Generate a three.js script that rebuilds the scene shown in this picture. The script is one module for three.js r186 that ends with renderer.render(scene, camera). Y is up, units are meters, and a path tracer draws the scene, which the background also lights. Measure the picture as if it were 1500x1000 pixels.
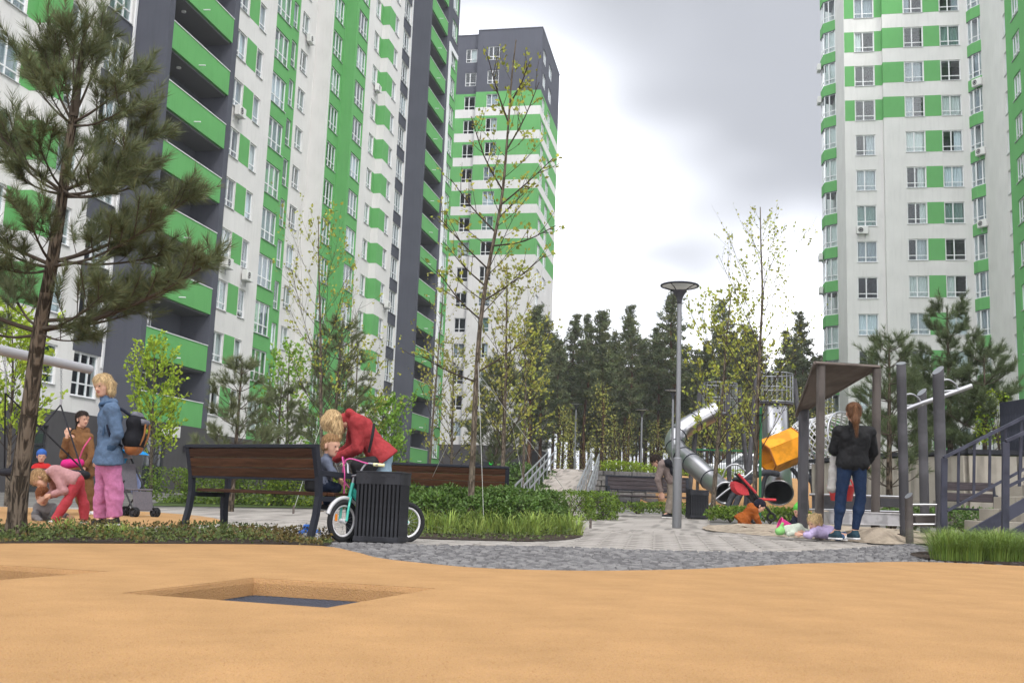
import * as THREE from 'three';
import { mergeGeometries, mergeVertices, toCreasedNormals } from 'three/addons/utils/BufferGeometryUtils.js';
import { RoundedBoxGeometry } from 'three/addons/geometries/RoundedBoxGeometry.js';
import { TessellateModifier } from 'three/addons/modifiers/TessellateModifier.js';
import { FontLoader } from 'three/addons/loaders/FontLoader.js';
import { TextGeometry } from 'three/addons/geometries/TextGeometry.js';

// ---------- camera, sky, sun, exposure ----------
const scene = new THREE.Scene();
const FOC = 1529.4, PITCH = 0.1530, ROLL = 0.0367, YAW = 0.1907, EYE = 0.43;
const camera = new THREE.PerspectiveCamera(2 * Math.atan(500 / FOC) * 180 / Math.PI, 1024 / 682, 0.1, 900);
camera.position.set(0, EYE, 0);
camera.rotation.set(PITCH, YAW, ROLL, 'YXZ');
camera.focus = 11.5; camera.userData.fStop = 9;
const renderer = new THREE.WebGLRenderer({ antialias: true });
renderer.toneMapping = THREE.LinearToneMapping;
renderer.toneMappingExposure = 1.15;
renderer.shadowMap.enabled = true;

// random numbers and tiling noise
function rng(s) { let a = (s * 2654435761) >>> 0; return () => { a = (a + 0x6D2B79F5) >>> 0; let t = a; t = Math.imul(t ^ (t >>> 15), t | 1); t ^= t + Math.imul(t ^ (t >>> 7), t | 61); return ((t ^ (t >>> 14)) >>> 0) / 4294967296; }; }
function h3(x, y, z) { let n = (Math.imul(x | 0, 374761393) + Math.imul(y | 0, 668265263) + Math.imul(z | 0, 1274126177)) | 0; n = Math.imul(n ^ (n >>> 13), 1274126177); return ((n ^ (n >>> 16)) >>> 0) / 4294967296; }
const sm = (t) => t * t * (3 - 2 * t), mix = (a, b, t) => a + (b - a) * t, clamp = (x, a = 0, b = 1) => Math.min(b, Math.max(a, x));
const sstep = (a, b, x) => sm(clamp((x - a) / (b - a)));
function vn3(x, y, z) {
  const xi = Math.floor(x), yi = Math.floor(y), zi = Math.floor(z), u = sm(x - xi), v = sm(y - yi), w = sm(z - zi);
  const c = (i, j, k) => h3(xi + i, yi + j, zi + k);
  return mix(mix(mix(c(0, 0, 0), c(1, 0, 0), u), mix(c(0, 1, 0), c(1, 1, 0), u), v), mix(mix(c(0, 0, 1), c(1, 0, 1), u), mix(c(0, 1, 1), c(1, 1, 1), u), v), w);
}
function fbm3(x, y, z, o = 4) { let s = 0, a = 0.5, t = 0; for (let i = 0; i < o; i++) { s += a * vn3(x, y, z); t += a; a *= 0.5; x = x * 2.03 + 7.1; y = y * 2.03 + 3.7; z = z * 2.03 + 5.3; } return s / t; }
function tn(x, y, p, s) { const xi = Math.floor(x), yi = Math.floor(y), u = sm(x - xi), v = sm(y - yi), m = (k) => ((k % p) + p) % p; const c = (i, j) => h3(m(xi + i), m(yi + j), s); return mix(mix(c(0, 0), c(1, 0), u), mix(c(0, 1), c(1, 1), u), v); }
function tfbm(u, v, p, s, o = 4) { let r = 0, a = 0.5, t = 0; for (let i = 0; i < o; i++) { r += a * tn(u * p, v * p, p, s + i * 17); t += a; a *= 0.5; p *= 2; } return r / t; }

// overcast sky with broken cloud, computed over the whole dome
{
  const W = 1024, H = 512, d = new Float32Array(W * H * 4);
  for (let j = 0; j < H; j++) for (let i = 0; i < W; i++) {
    const th = (i / W - 0.5) * 2 * Math.PI, ph = (j / H - 0.5) * Math.PI;
    const y = Math.sin(ph), x = Math.cos(ph) * Math.cos(th), z = Math.cos(ph) * Math.sin(th);
    const k = 1 / (Math.max(y, 0) + 0.22), px = x * k, pz = z * k;
    const big = fbm3(px * 0.7 + 13.53, 2.2, pz * 0.7 + 24.6, 3), fine = fbm3(px * 2.6 + 3.1, 7.7, pz * 2.6 + 1.9, 3);
    const c = sstep(0.36, 0.64, big * 0.8 + fine * 0.2 + 0.04);
    const lum = mix(3.9, 0.53, Math.pow(c, 0.5));
    const o = (j * W + i) * 4;
    d[o] = lum * mix(1.0, 0.94, c); d[o + 1] = lum * mix(1.0, 0.98, c); d[o + 2] = lum * mix(1.02, 1.08, c); d[o + 3] = 1;
  }
  const t = new THREE.DataTexture(d, W, H, THREE.RGBAFormat, THREE.FloatType);
  t.mapping = THREE.EquirectangularReflectionMapping; t.magFilter = THREE.LinearFilter; t.minFilter = THREE.LinearFilter; t.wrapS = THREE.RepeatWrapping; t.needsUpdate = true;
  scene.background = t; scene.environment = t;
}
const sun = new THREE.DirectionalLight(new THREE.Color(1, 0.96, 0.9), 1.5);
sun.position.set(38, 62, 22); sun.target.position.set(0, 0, -25);
sun.castShadow = true; sun.shadow.radius = 26; sun.shadow.mapSize.set(2048, 2048);
Object.assign(sun.shadow.camera, { left: -90, right: 90, top: 90, bottom: -90, near: 1, far: 260 });
scene.add(sun, sun.target);

scene.fog = new THREE.FogExp2(new THREE.Color(0.82, 0.85, 0.88), 0.00055);

// ---------- helpers ----------
const V = (x, y, z) => new THREE.Vector3(x, y, z);
// a direction of sight through a point of the 1500 x 1000 picture, and the point at a given depth along the view axis
function sight(px, py) {
  const a = px - 750, b = py - 500, cr = Math.cos(ROLL), sr = Math.sin(ROLL), u = (a * cr + b * sr) / FOC, v = (-a * sr + b * cr) / FOC;
  const cp = Math.cos(PITCH), sp = Math.sin(PITCH), y = -v * cp + sp, z = cp + v * sp, c = Math.cos(YAW), s = Math.sin(YAW);
  return V(u * c - z * s, y, -(u * s + z * c));
}
const at = (px, py, depth) => sight(px, py).multiplyScalar(depth).add(V(0, EYE, 0));
// height of the paved ground: level at the left, rising gently to the right and away
function G(x, z) { const w = -z * Math.cos(YAW) - x * Math.sin(YAW), l = x * Math.cos(YAW) - z * Math.sin(YAW); return Math.min(0.45, 0.0157 * Math.max(0, w + 0.9 * l - 12)); }
// ground spot below picture column px at a depth
function spot(px, depth, py = 745) { const p = at(px, py, depth); p.y = G(p.x, p.z); return p; }
// ground point seen at a picture point
function gnd(px, py) { const d = sight(px, py); let t = -EYE / Math.min(d.y, -1e-4); for (let i = 0; i < 12; i++) { const g = G(d.x * t, d.z * t); t = mix(t, (g - EYE) / Math.min(d.y, -1e-3), 0.7); } return V(d.x * t, G(d.x * t, d.z * t), d.z * t); }

const names = {};
const numbered = (n) => { const k = (names[n] = (names[n] ?? -1) + 1); return k ? n + '_' + String(k).padStart(3, '0') : n; };
function fit(g) { if (g.index) g = g.toNonIndexed(); for (const k of Object.keys(g.attributes)) if (!['position', 'normal', 'uv', 'color'].includes(k)) g.deleteAttribute(k); return g; }
function metric(g) { // uv in metres from the dominant direction of each face
  const p = g.attributes.position, n = g.attributes.normal, uv = new Float32Array(p.count * 2);
  for (let i = 0; i < p.count; i++) {
    const ax = Math.abs(n.getX(i)), ay = Math.abs(n.getY(i)), az = Math.abs(n.getZ(i)), x = p.getX(i), y = p.getY(i), z = p.getZ(i);
    if (ay >= ax && ay >= az) { uv[2 * i] = x; uv[2 * i + 1] = z; } else if (ax > az) { uv[2 * i] = z; uv[2 * i + 1] = y; } else { uv[2 * i] = x; uv[2 * i + 1] = y; }
  }
  g.setAttribute('uv', new THREE.BufferAttribute(uv, 2)); return g;
}
function join(list, own) {
  let l = (Array.isArray(list) ? list : [list]).map(fit);
  const col = l.some((g) => g.attributes.color);
  for (const g of l) { if (!g.attributes.normal) g.computeVertexNormals(); if (!own || !g.attributes.uv) metric(g); if (col && !g.attributes.color) g.setAttribute('color', new THREE.BufferAttribute(new Float32Array(g.attributes.position.count * 3).fill(1), 3)); }
  return l.length > 1 ? mergeGeometries(l) : l[0];
}
function obj(name, list, m, parent, own) {
  const o = new THREE.Mesh(list.isBufferGeometry && list.userData.ready ? list : join(list, own), m);
  o.name = parent ? name : numbered(name); o.castShadow = o.receiveShadow = true; (parent || scene).add(o); return o;
}
const ready = (g) => { g.userData.ready = true; return g; };
function tag(o, label, category, group, kind) { o.userData.label = label; if (category) o.userData.category = category; if (group) o.userData.group = group; if (kind) o.userData.kind = kind; return o; }
function thing(name, label, category, pos, turn = 0, group) { const o = new THREE.Group(); o.name = numbered(name); if (pos) o.position.copy(pos); o.rotation.y = turn; scene.add(o); return tag(o, label, category, group); }
function struct(name, list, m, parent, own) { const o = obj(name, list, m, parent, own); o.userData.kind = 'structure'; return o; }
function copyOf(o, pos, turn, label) { const c = o.clone(); c.name = numbered(o.name.replace(/_\d\d\d$/, '')); c.userData = { ...o.userData }; if (label) c.userData.label = label; if (pos) c.position.copy(pos); if (turn !== undefined) c.rotation.y = turn; scene.add(c); return c; }
// shapes
function bx(w, h, d, x = 0, y = 0, z = 0, r) { const g = new THREE.BoxGeometry(w, h, d); if (r) { if (r[2]) g.rotateZ(r[2]); if (r[0]) g.rotateX(r[0]); if (r[1]) g.rotateY(r[1]); } return g.translate(x, y, z); }
function rb(w, h, d, x = 0, y = 0, z = 0, rad = 0.01, seg = 2, r) { const g = new RoundedBoxGeometry(w, h, d, seg, Math.min(rad, w / 2.01, h / 2.01, d / 2.01)); if (r) { if (r[2]) g.rotateZ(r[2]); if (r[0]) g.rotateX(r[0]); if (r[1]) g.rotateY(r[1]); } return g.translate(x, y, z); }
const box3 = (x0, x1, y0, y1, z0, z1) => bx(x1 - x0, y1 - y0, z1 - z0, (x0 + x1) / 2, (y0 + y1) / 2, (z0 + z1) / 2);
const UP = V(0, 1, 0);
function cyl(a, b, r1, r2 = r1, seg = 10, open = false) { const d = b.clone().sub(a), l = d.length(), g = new THREE.CylinderGeometry(r2, r1, l, seg, 1, open); g.applyQuaternion(new THREE.Quaternion().setFromUnitVectors(UP, d.normalize())); return g.translate((a.x + b.x) / 2, (a.y + b.y) / 2, (a.z + b.z) / 2); }
const bar = (a, b, w, h = w) => { const d = b.clone().sub(a), l = d.length(), g = new THREE.BoxGeometry(w, h, l); const m = new THREE.Matrix4().lookAt(b, a, Math.abs(d.y) / l > 0.99 ? V(0, 0, 1) : UP); g.applyMatrix4(m); return g.translate((a.x + b.x) / 2, (a.y + b.y) / 2, (a.z + b.z) / 2); };
function tube(pts, r, seg = 24, rad = 8, closed = false) { return new THREE.TubeGeometry(new THREE.CatmullRomCurve3(pts, closed), seg, r, rad, closed); }
function taperTube(pts, r0, r1, seg = 12, rad = 7) { // a limb that thins towards its end
  const c = new THREE.CatmullRomCurve3(pts), g = new THREE.TubeGeometry(c, seg, 1, rad), p = g.attributes.position;
  for (let i = 0; i <= seg; i++) { const o = c.getPointAt(i / seg), r = mix(r0, r1, i / seg); for (let j = 0; j <= rad; j++) { const k = i * (rad + 1) + j; p.setXYZ(k, o.x + (p.getX(k) - o.x) * r, o.y + (p.getY(k) - o.y) * r, o.z + (p.getZ(k) - o.z) * r); } }
  return g;
}
function lathe(pts, seg = 24) { return new THREE.LatheGeometry(pts.map(([r, y]) => new THREE.Vector2(r, y)), seg); }
function poly(pts) { const s = new THREE.Shape(); pts.forEach(([x, y], i) => (i ? s.lineTo(x, y) : s.moveTo(x, y))); s.closePath(); return s; }
function extr(shape, depth, bevel = 0) { return new THREE.ExtrudeGeometry(shape, { depth, bevelEnabled: bevel > 0, bevelSize: bevel, bevelThickness: bevel, bevelSegments: 2, curveSegments: 10 }); }
const T3 = (list) => { const g = new THREE.BufferGeometry(); g.setAttribute('position', new THREE.Float32BufferAttribute(list, 3)); g.computeVertexNormals(); return g; };

// ---------- materials ----------
function tex(size, fn, color = true) {
  const d = new Uint8Array(size * size * 4);
  for (let j = 0; j < size; j++) for (let i = 0; i < size; i++) { const r = fn(i / size, j / size, i, j), o = (j * size + i) * 4; if (typeof r === 'number') d[o] = d[o + 1] = d[o + 2] = clamp(r) * 255; else { d[o] = clamp(r[0]) * 255; d[o + 1] = clamp(r[1]) * 255; d[o + 2] = clamp(r[2]) * 255; } d[o + 3] = 255; }
  const t = new THREE.DataTexture(d, size, size); t.wrapS = t.wrapT = THREE.RepeatWrapping; t.magFilter = THREE.LinearFilter; t.minFilter = THREE.LinearMipmapLinearFilter; t.generateMipmaps = true; if (color) t.colorSpace = THREE.SRGBColorSpace; t.needsUpdate = true; return t;
}
const rep = (t, rx, ry = rx) => { const c = t.clone(); c.repeat.set(rx, ry); c.needsUpdate = true; return c; };
const L = (r, g, b) => new THREE.Color().setRGB(r, g, b);
function M(color, rough = 0.8, o = {}) { // matt surfaces keep only a weak mirror gloss
  const matt = rough >= 0.42 && !o.metalness && o.clearcoat === undefined; return new THREE.MeshPhysicalMaterial({ color: Array.isArray(color) ? L(...color) : color, roughness: rough, metalness: 0, specularIntensity: matt ? 0.5 : 1, ior: matt ? (rough > 0.7 ? 1.18 : 1.3) : 1.5, side: THREE.DoubleSide, ...o }); }
// shared grains: multiplying maps near white, so that the base colour stays the real one
const R0 = rng(5), grain = Array.from({ length: 256 * 256 }, () => R0());
const tGrain = tex(256, (u, v, i, j) => { const s = (a, b) => grain[((j + b) & 255) * 256 + ((i + a) & 255)]; const g = (s(0, 0) + s(1, 0) * 0.6 + s(0, 1) * 0.6) / 2.2; return 0.80 + 0.2 * g; });
const tGrainB = tex(256, (u, v, i, j) => { const s = (a, b) => grain[((j + b) & 255) * 256 + ((i + a) & 255)]; return (s(0, 0) + s(1, 0) * 0.7 + s(0, 1) * 0.7 + s(1, 1) * 0.4) / 2.8; }, false);
const tStain = tex(256, (u, v) => 0.84 + 0.16 * sstep(0.3, 0.6, tfbm(u, v, 5, 3, 5)));
const tWall = tex(512, (u, v, i, j) => 0.9 + 0.06 * tfbm(u, v, 4, 9, 5) + 0.04 * grain[(j & 255) * 256 + (i & 255)] - 0.028 * sstep(0.55, 0.75, tn(u * 40, v * 3, 40, 5)) * tfbm(u, v, 6, 31, 3));
const tWood = tex(256, (u, v) => { const g = tfbm(u * 0.25, v, 16, 41, 5), l = 0.5 + 0.5 * Math.sin((v * 9 + tfbm(u, v, 4, 47, 3) * 2.2) * 6.28); const k = 0.55 + 0.3 * g + 0.15 * l; return [k, k * 0.97, k * 0.94]; });
const tBark = tex(256, (u, v) => { const a = tfbm(u, v * 0.25, 24, 61, 5), c = sstep(0.36, 0.62, a), k = 0.55 + 0.45 * c; return [k, k * 0.97, k * 0.94]; });
const tBarkB = tex(256, (u, v) => sstep(0.34, 0.64, tfbm(u, v * 0.25, 24, 61, 5)), false);
const tCloth = tex(128, (u, v, i, j) => 0.82 + 0.1 * ((i + j) % 4 < 2 ? 1 : 0) * 0.6 + 0.14 * tfbm(u, v, 8, 71, 4));
const tConc = tex(512, (u, v, i, j) => { const st = sstep(0.45, 0.75, tn(u * 22, v * 2, 22, 91)) * tfbm(u, v, 5, 93, 4); const k = 0.8 + 0.16 * tfbm(u, v, 6, 95, 6) - 0.3 * st + 0.06 * grain[(j & 255) * 256 + (i & 255)]; return [k, k * 0.985, k * 0.96]; });
const tHair = tex(128, (u, v) => { const k = 0.45 + 0.55 * tfbm(u, v * 0.12, 24, 141, 4); return [k, k * 0.96, k * 0.9]; }), tHairB = tex(128, (u, v) => tfbm(u, v * 0.12, 24, 141, 4), false);
const tDenim = tex(256, (u, v, i, j) => { const k = 0.86 + 0.1 * sstep(0.3, 0.75, tfbm(u, v, 20, 151, 5)) + 0.1 * grain[(j & 255) * 256 + (i & 255)]; return [k, k, k]; });
// ---------- apartment towers ----------
const mWhite = M([0.78, 0.768, 0.752], 0.9, { map: rep(tWall, 0.22), bumpMap: rep(tGrainB, 3), bumpScale: 0.002 });
const mGreen = M([0.155, 0.44, 0.15], 0.85, { map: rep(tWall, 0.22), bumpMap: rep(tGrainB, 3), bumpScale: 0.002 });
const mGrey = M([0.105, 0.11, 0.135], 0.88, { map: rep(tWall, 0.22), bumpMap: rep(tGrainB, 3), bumpScale: 0.002 });
const mBase = M([0.09, 0.086, 0.09], 0.85, { map: rep(tWall, 0.2) });
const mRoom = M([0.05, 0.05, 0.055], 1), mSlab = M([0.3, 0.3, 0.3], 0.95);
const mPvc = M([0.78, 0.79, 0.8], 0.35), mMull = M([0.8, 0.81, 0.82], 0.35), mSill = M([0.55, 0.56, 0.58], 0.5, { metalness: 0.2 });
const mPane = M([0.9, 0.95, 0.96], 0.02, { transmission: 1, thickness: 0, ior: 1.5, specularIntensity: 1 });
const mCurt = [M([0.62, 0.62, 0.64], 0.95, { map: rep(tCloth, 3) }), M([0.36, 0.37, 0.4], 0.95), M([0.7, 0.69, 0.66], 0.95), M([0.22, 0.3, 0.26], 0.95), M([0.74, 0.75, 0.78], 0.9)];
const mAc = M([0.7, 0.7, 0.68], 0.45), mDark = M([0.03, 0.03, 0.035], 0.6);
const mSlabB = M([0.16, 0.16, 0.175], 0.9), mPaneD = M([0.03, 0.035, 0.04], 0.04, { clearcoat: 1, clearcoatRoughness: 0.02 }), mDarkFrame = M([0.04, 0.04, 0.045], 0.5);
const RB = rng(77);

// window kinds: origin at the bottom centre of the opening, in the outer wall plane, looking along +z
const winCache = {};
function winGeo(w, h, div, tr, detailed) {
  const key = [w, h, div, tr, detailed].join();
  if (winCache[key]) return winCache[key];
  const f = 0.065, z = -0.11, d = 0.07, g = [bx(w, f, d, 0, f / 2, z), bx(w, f, d, 0, h - f / 2, z), bx(f, h - 2 * f, d, -w / 2 + f / 2, h / 2, z), bx(f, h - 2 * f, d, w / 2 - f / 2, h / 2, z)];
  const xs = div === 3 ? [-w / 6, w / 6] : div === 2 ? [-w * 0.07] : [];
  for (const x of xs) g.push(bx(f * 1.25, h - 2 * f, d * 0.96, x, h / 2, z));
  const t = h * tr, ends = [-w / 2 + f, ...xs, w / 2 - f], panes = [];
  for (let i = 0; i + 1 < ends.length; i++) {
    const a = ends[i] + (i ? f * 0.625 : 0), b = ends[i + 1] - (i + 2 < ends.length ? f * 0.625 : 0);
    if (tr > 0) { g.push(bx(b - a, f * 0.9, d * 0.92, (a + b) / 2, t, z)); panes.push(bx(b - a, t - f * 1.45, 0.012, (a + b) / 2, (f + t - f * 0.45) / 2, z)); panes.push(bx(b - a, h - f - t - f * 0.45, 0.012, (a + b) / 2, (h - f + t + f * 0.45) / 2, z)); }
    else panes.push(bx(b - a, h - 2 * f, 0.012, (a + b) / 2, h / 2, z));
  }
  return (winCache[key] = { frame: ready(join(g)), panes: (detailed ? panes : [join(panes)]).map((p) => ready(join(p))), sill: ready(join(bx(w + 0.06, 0.03, 0.2, 0, -0.016, -0.03, [0.08, 0, 0]))) });
}
const curtGeo = {};
function curtain(w, h, kind) { // a hanging sheet with folds
  const key = [w, h, kind].join(); if (curtGeo[key]) return curtGeo[key];
  const n = 36, g = new THREE.PlaneGeometry(w, h, n, 1), p = g.attributes.position;
  for (let i = 0; i < p.count; i++) p.setZ(i, 0.028 * Math.sin(p.getX(i) * 34 + kind) + 0.012 * Math.sin(p.getX(i) * 71));
  g.computeVertexNormals(); return (curtGeo[key] = ready(join(g)));
}
function addWindow(b, pos, turn, w, h, div, tr, big, pc = 0.55) {
  const q = winGeo(w, h, div, tr, big), o = new THREE.Group(); o.name = 'window'; o.position.copy(pos); o.rotation.y = turn; b.add(o);
  obj('frame', q.frame, mPvc, o); for (const p of q.panes) obj('pane', p, mPane, o); if (big) obj('sill', q.sill, mSill, o);
  if (RB() < pc) { const full = RB() < 0.55, cw = full ? w - 0.1 : w * (0.3 + 0.3 * RB()), c = obj('curtain', curtain(+cw.toFixed(2), +(h - 0.06).toFixed(2), full ? 1 : 2), mCurt[Math.floor(RB() * mCurt.length)], o); c.position.set(full ? 0 : (RB() < 0.5 ? -1 : 1) * (w - cw) / 2 * 0.9, h / 2, -0.26); }
  return o;
}
// wall panels with openings; side: 'x+' looks along +x, 'x-' along -x, 'z' back towards the street side (+z)
function panel(side, plane, a0, a1, y0, y1, holes, t = 0.3) {
  const s = poly([[a0, y0], [a1, y0], [a1, y1], [a0, y1]]);
  for (const [p, q, r, u] of holes) { const k = new THREE.Path(); k.moveTo(p, r); k.lineTo(p, u); k.lineTo(q, u); k.lineTo(q, r); k.closePath(); s.holes.push(k); }
  const g = extr(s, t), m = new THREE.Matrix4();
  if (side === 'x+') m.set(0, 0, 1, plane - t, 0, 1, 0, 0, -1, 0, 0, 0, 0, 0, 0, 1);
  else if (side === 'x-') m.set(0, 0, -1, plane + t, 0, 1, 0, 0, 1, 0, 0, 0, 0, 0, 0, 1);
  else m.set(1, 0, 0, 0, 0, 1, 0, 0, 0, 0, 1, -plane - t, 0, 0, 0, 1);
  return g.applyMatrix4(m);
}
function seen(x, y, z) { const p = V(x, y, z).project(camera); return p.y < 1.22 && Math.abs(p.x) < 1.12; }
camera.updateMatrixWorld(true);
function addAc(pos, turn, label) {
  const o = thing('air_conditioner', label, 'air conditioner', pos, turn, 'air conditioners on the tower walls');
  obj('casing', rb(0.82, 0.56, 0.3, 0, 0, 0.22, 0.03), mAc, o);
  obj('fan_grille', [new THREE.TorusGeometry(0.2, 0.02, 6, 20).translate(-0.12, 0, 0.375), new THREE.TorusGeometry(0.1, 0.012, 6, 16).translate(-0.12, 0, 0.378)], mAc, o);
  obj('fan', [new THREE.CircleGeometry(0.19, 20).translate(-0.12, 0, 0.373)], mDark, o);
  obj('bracket', [bx(0.04, 0.04, 0.5, -0.28, -0.3, 0.2), bx(0.04, 0.04, 0.5, 0.28, -0.3, 0.2), bx(0.04, 0.3, 0.04, -0.28, -0.42, -0.0), bx(0.04, 0.3, 0.04, 0.28, -0.42, -0.0)], mSill, o);
  return o;
}

const F0 = 3.45, FH = 2.8, NF = 17, ROOF = 52.6, fl = (n) => F0 + FH * n;
// left tower: long stepped facade looking along +x
{
  const b = thing('apartment_building', 'long white, green and grey tower block with stacked green balconies', 'building');
  const white = [], green = [], room = [];
  // [x plane, z from, z to, colour, columns of windows [z0, z1, sill, head, divisions, transom]]
  const segs = [
    [-26.15, 14, 34.45, white, [[23.6, 24.9, 0.95, 2.5, 2, 0.24], [27.2, 28.5, 0.95, 2.5, 2, 0.24], [32.45, 33.78, 0.95, 2.5, 2, 0.24]]],
    [-25.55, 34.45, 40.3, white, [[35.72, 37.05, 0.95, 2.5, 2, 0.24], [38.15, 39.9, 0.65, 2.46, 3, 0.3]]],
    [-25.55, 46.9, 54.76, white, [[49.85, 51.16, 0.92, 2.5, 2, 0.24], [52.55, 53.4, 0.92, 2.5, 1, 0.24]]],
    [-25.9, 54.76, 57.94, green, [[55.5, 57.6, 0.57, 2.46, 3, 0.3]]],
    [-28.2, 57.94, 64.15, green, [[62.6, 63.9, 0.6, 2.46, 2, 0.28]]],
    [-28.2, 64.15, 67.05, white, [[64.64, 65.92, 0.95, 2.5, 2, 0.24]]],
    [-27.0, 67.05, 67.4, white, []],
    [-27.0, 67.4, 69.7, green, [[67.56, 69.4, 0.62, 2.46, 3, 0.3]]],
    [-26.1, 69.7, 72.26, green, [[70.09, 72.1, 0.62, 2.46, 3, 0.3]]],
    [-26.13, 72.26, 75.6, white, [[73.84, 74.97, 0.95, 2.5, 2, 0.24]]],
    [-25.55, 75.6, 81.7, white, [[77.05, 78.1, 0.95, 2.5, 2, 0.24], [79.35, 81.2, 0.65, 2.46, 3, 0.3]]],
    [-24.0, 88.2, 91.65, green, [[89.2, 91.1, 0.62, 2.46, 3, 0.3]]],
  ];
  for (const [X, z0, z1, col, cols] of segs) {
    const holes = [];
    for (const [a, c, s, h, dv, tr] of cols) for (let n = 0; n < NF; n++) {
      const vis = seen(X, fl(n) + s, -a) || seen(X, fl(n) + h, -c);
      if (!vis) continue;
      holes.push([a, c, fl(n) + s, fl(n) + h]);
      addWindow(b, V(X, fl(n) + s, -(a + c) / 2), Math.PI / 2, c - a, h - s, dv, tr, true, a > 60 ? 0.75 : 0.7);
    }
    col.push(panel('x+', X, z0, z1, F0 - 0.05, ROOF, holes));
  }
  // returns between the planes (they look towards the camera side)
  const ret = (x0, x1, z, list) => list.push(box3(x0, x1 - 0.301, F0 - 0.05, ROOF, -z - 0.3, -z + 0.001));
  ret(-26.15, -25.55, 34.45, white); ret(-28.2, -27.0, 67.05, white); ret(-27.0, -26.1, 69.7, green); ret(-26.13, -25.55, 75.6, white);
  // side walls of the balcony stacks, piers and fins
  for (const [za, zb, zc, zd] of [[40.3, 40.72, 46.4, 46.9], [81.7, 82.14, 87.5, 88.2]]) {
    obj('pier', box3(-26, -23.95, 0, ROOF, -zb, -za), mGrey, b); obj('fin_wall', box3(-26, -23.95, 0, ROOF, -zd, -zc), mGrey, b); obj('recess_wall', box3(-26.0, -25.5, F0, ROOF, -zc, -zb), mGrey, b);
    for (let n = 0; n < NF; n++) {
      const y = fl(n); if (!seen(-24, y, -za) && !seen(-24, y, -zd)) continue;
      const o = new THREE.Group(); o.name = 'balcony'; o.position.set(-23.95, y, -(zb + zc) / 2); b.add(o); const w = zc - zb;
      obj('slab', box3(-1.6, -0.16, -0.2, 0, -w / 2, w / 2), mSlabB, o);
      obj('parapet', box3(-0.16, -0.012, -0.12, 1.13, -w / 2 + 0.002, w / 2 - 0.002), mGreen, o);
      obj('coping', box3(-0.2, 0.02, 1.131, 1.17, -w / 2 + 0.003, w / 2 - 0.003), mPvc, o);
      obj('drain_spout', cyl(V(-0.1, 0.12, 0.3), V(0.32, 0.1, 0.3), 0.03, 0.03, 8), mPvc, o);
      obj('ceiling_lamp', new THREE.CylinderGeometry(0.11, 0.11, 0.06, 14).translate(-0.7, FH - 0.235, 0.9), mPvc, o);
      const dr = new THREE.Group(); dr.name = 'balcony_door'; dr.position.set(-1.549, 0.06, 0.75); dr.rotation.y = Math.PI / 2; o.add(dr);
      const q = winGeo(1.5, 2.2, 2, 0.68, true); const fr = obj('frame', q.frame, mPvc, dr); fr.position.z = 0.16; for (const p of q.panes) { const pp = obj('pane', p, mPaneD, dr); pp.position.z = 0.16; }
    }
  }
  obj('wall', white, mWhite, b); obj('green_wall', green, mGreen, b); 
  // painted render panels, slightly proud of the white wall
  const pg = {}, pan = (name, X, z0, z1, y0, y1, m, t = 0.02) => { const k = [(z1 - z0).toFixed(2), (y1 - y0).toFixed(2), t].join(); pg[k] = pg[k] || ready(join(bx(t, y1 - y0, z1 - z0))); const o = obj(name, pg[k], m, b); o.position.set(X + t / 2 - 0.012, (y0 + y1) / 2, -(z0 + z1) / 2); };
  for (let n = 0; n < NF; n++) {
    const y = fl(n), s = y + 0.93, h = y + 2.52;
    if (n > 0 && seen(-26, y, -34)) { pan('green_panel', -26.15, 33.8, 34.44, s, h, mGreen); pan('green_panel', -25.55, 34.44, 35.7, s, h, mGreen); const k = obj('green_panel', bx(0.6, h - s, 0.02), mGreen, b); k.position.set(-25.85, (s + h) / 2, -34.45 + 0.004); }
    if (n > 0 && seen(-26, y, -39)) pan('grey_panel', -25.55, 38.0, 40.05, y - 0.33, y + 0.62, mGrey);
    if (n >= 0 && seen(-25.6, y, -51)) pan('green_panel', -25.55, 51.2, 52.45, s, h, mGreen);
    if (n > 0 && seen(-26, y, -75)) { pan('green_panel', -26.13, 75.0, 75.59, s, h, mGreen); pan('green_panel', -25.55, 75.59, 77.03, s, h, mGreen); const k = obj('green_panel', bx(0.58, h - s, 0.02), mGreen, b); k.position.set(-25.84, (s + h) / 2, -75.6 + 0.004); }
    if (n > 0 && seen(-26, y, -80)) pan('grey_panel', -25.55, 79.2, 81.35, y - 0.33, y + 0.62, mGrey);
  }
  for (const g of [box3(-25.56, -25.5, F0 + 2, ROOF, -40.22, -40.08), box3(-25.56, -25.5, F0 + 2, ROOF, -81.62, -81.4), box3(-24.02, -23.9, 5, fl(14) - 0.3, -88.95, -88.25), box3(-24.02, -23.93, fl(14) - 0.8, fl(14) - 0.3, -91.6, -88.96)]) obj('corner_strip', g, mPvc, b);
  obj('top_cladding', panel('x+', -23.985, 88.21, 91.64, fl(14) - 0.29, ROOF - 0.01, [14, 15, 16].map((n) => [89.2, 91.1, fl(n) + 0.62, fl(n) + 2.46]), 0.014), mGrey, b);
  obj('end_wall', box3(-40, -24.3, 0, ROOF, -91.66, -91.36), mGrey, b);
  obj('roof', [box3(-40, -24.0, ROOF - 0.6, ROOF - 0.3, -91.6, -14)], mSlab, b);
  obj('core', [box3(-40, -29.3, 0, ROOF - 0.7, -91.3, -14.1), box3(-29.3, -27.35, 0, ROOF - 0.7, -57.6, -14.1), box3(-29.3, -27.35, 0, ROOF - 0.7, -91.3, -71.4)], mRoom, b);
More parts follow.
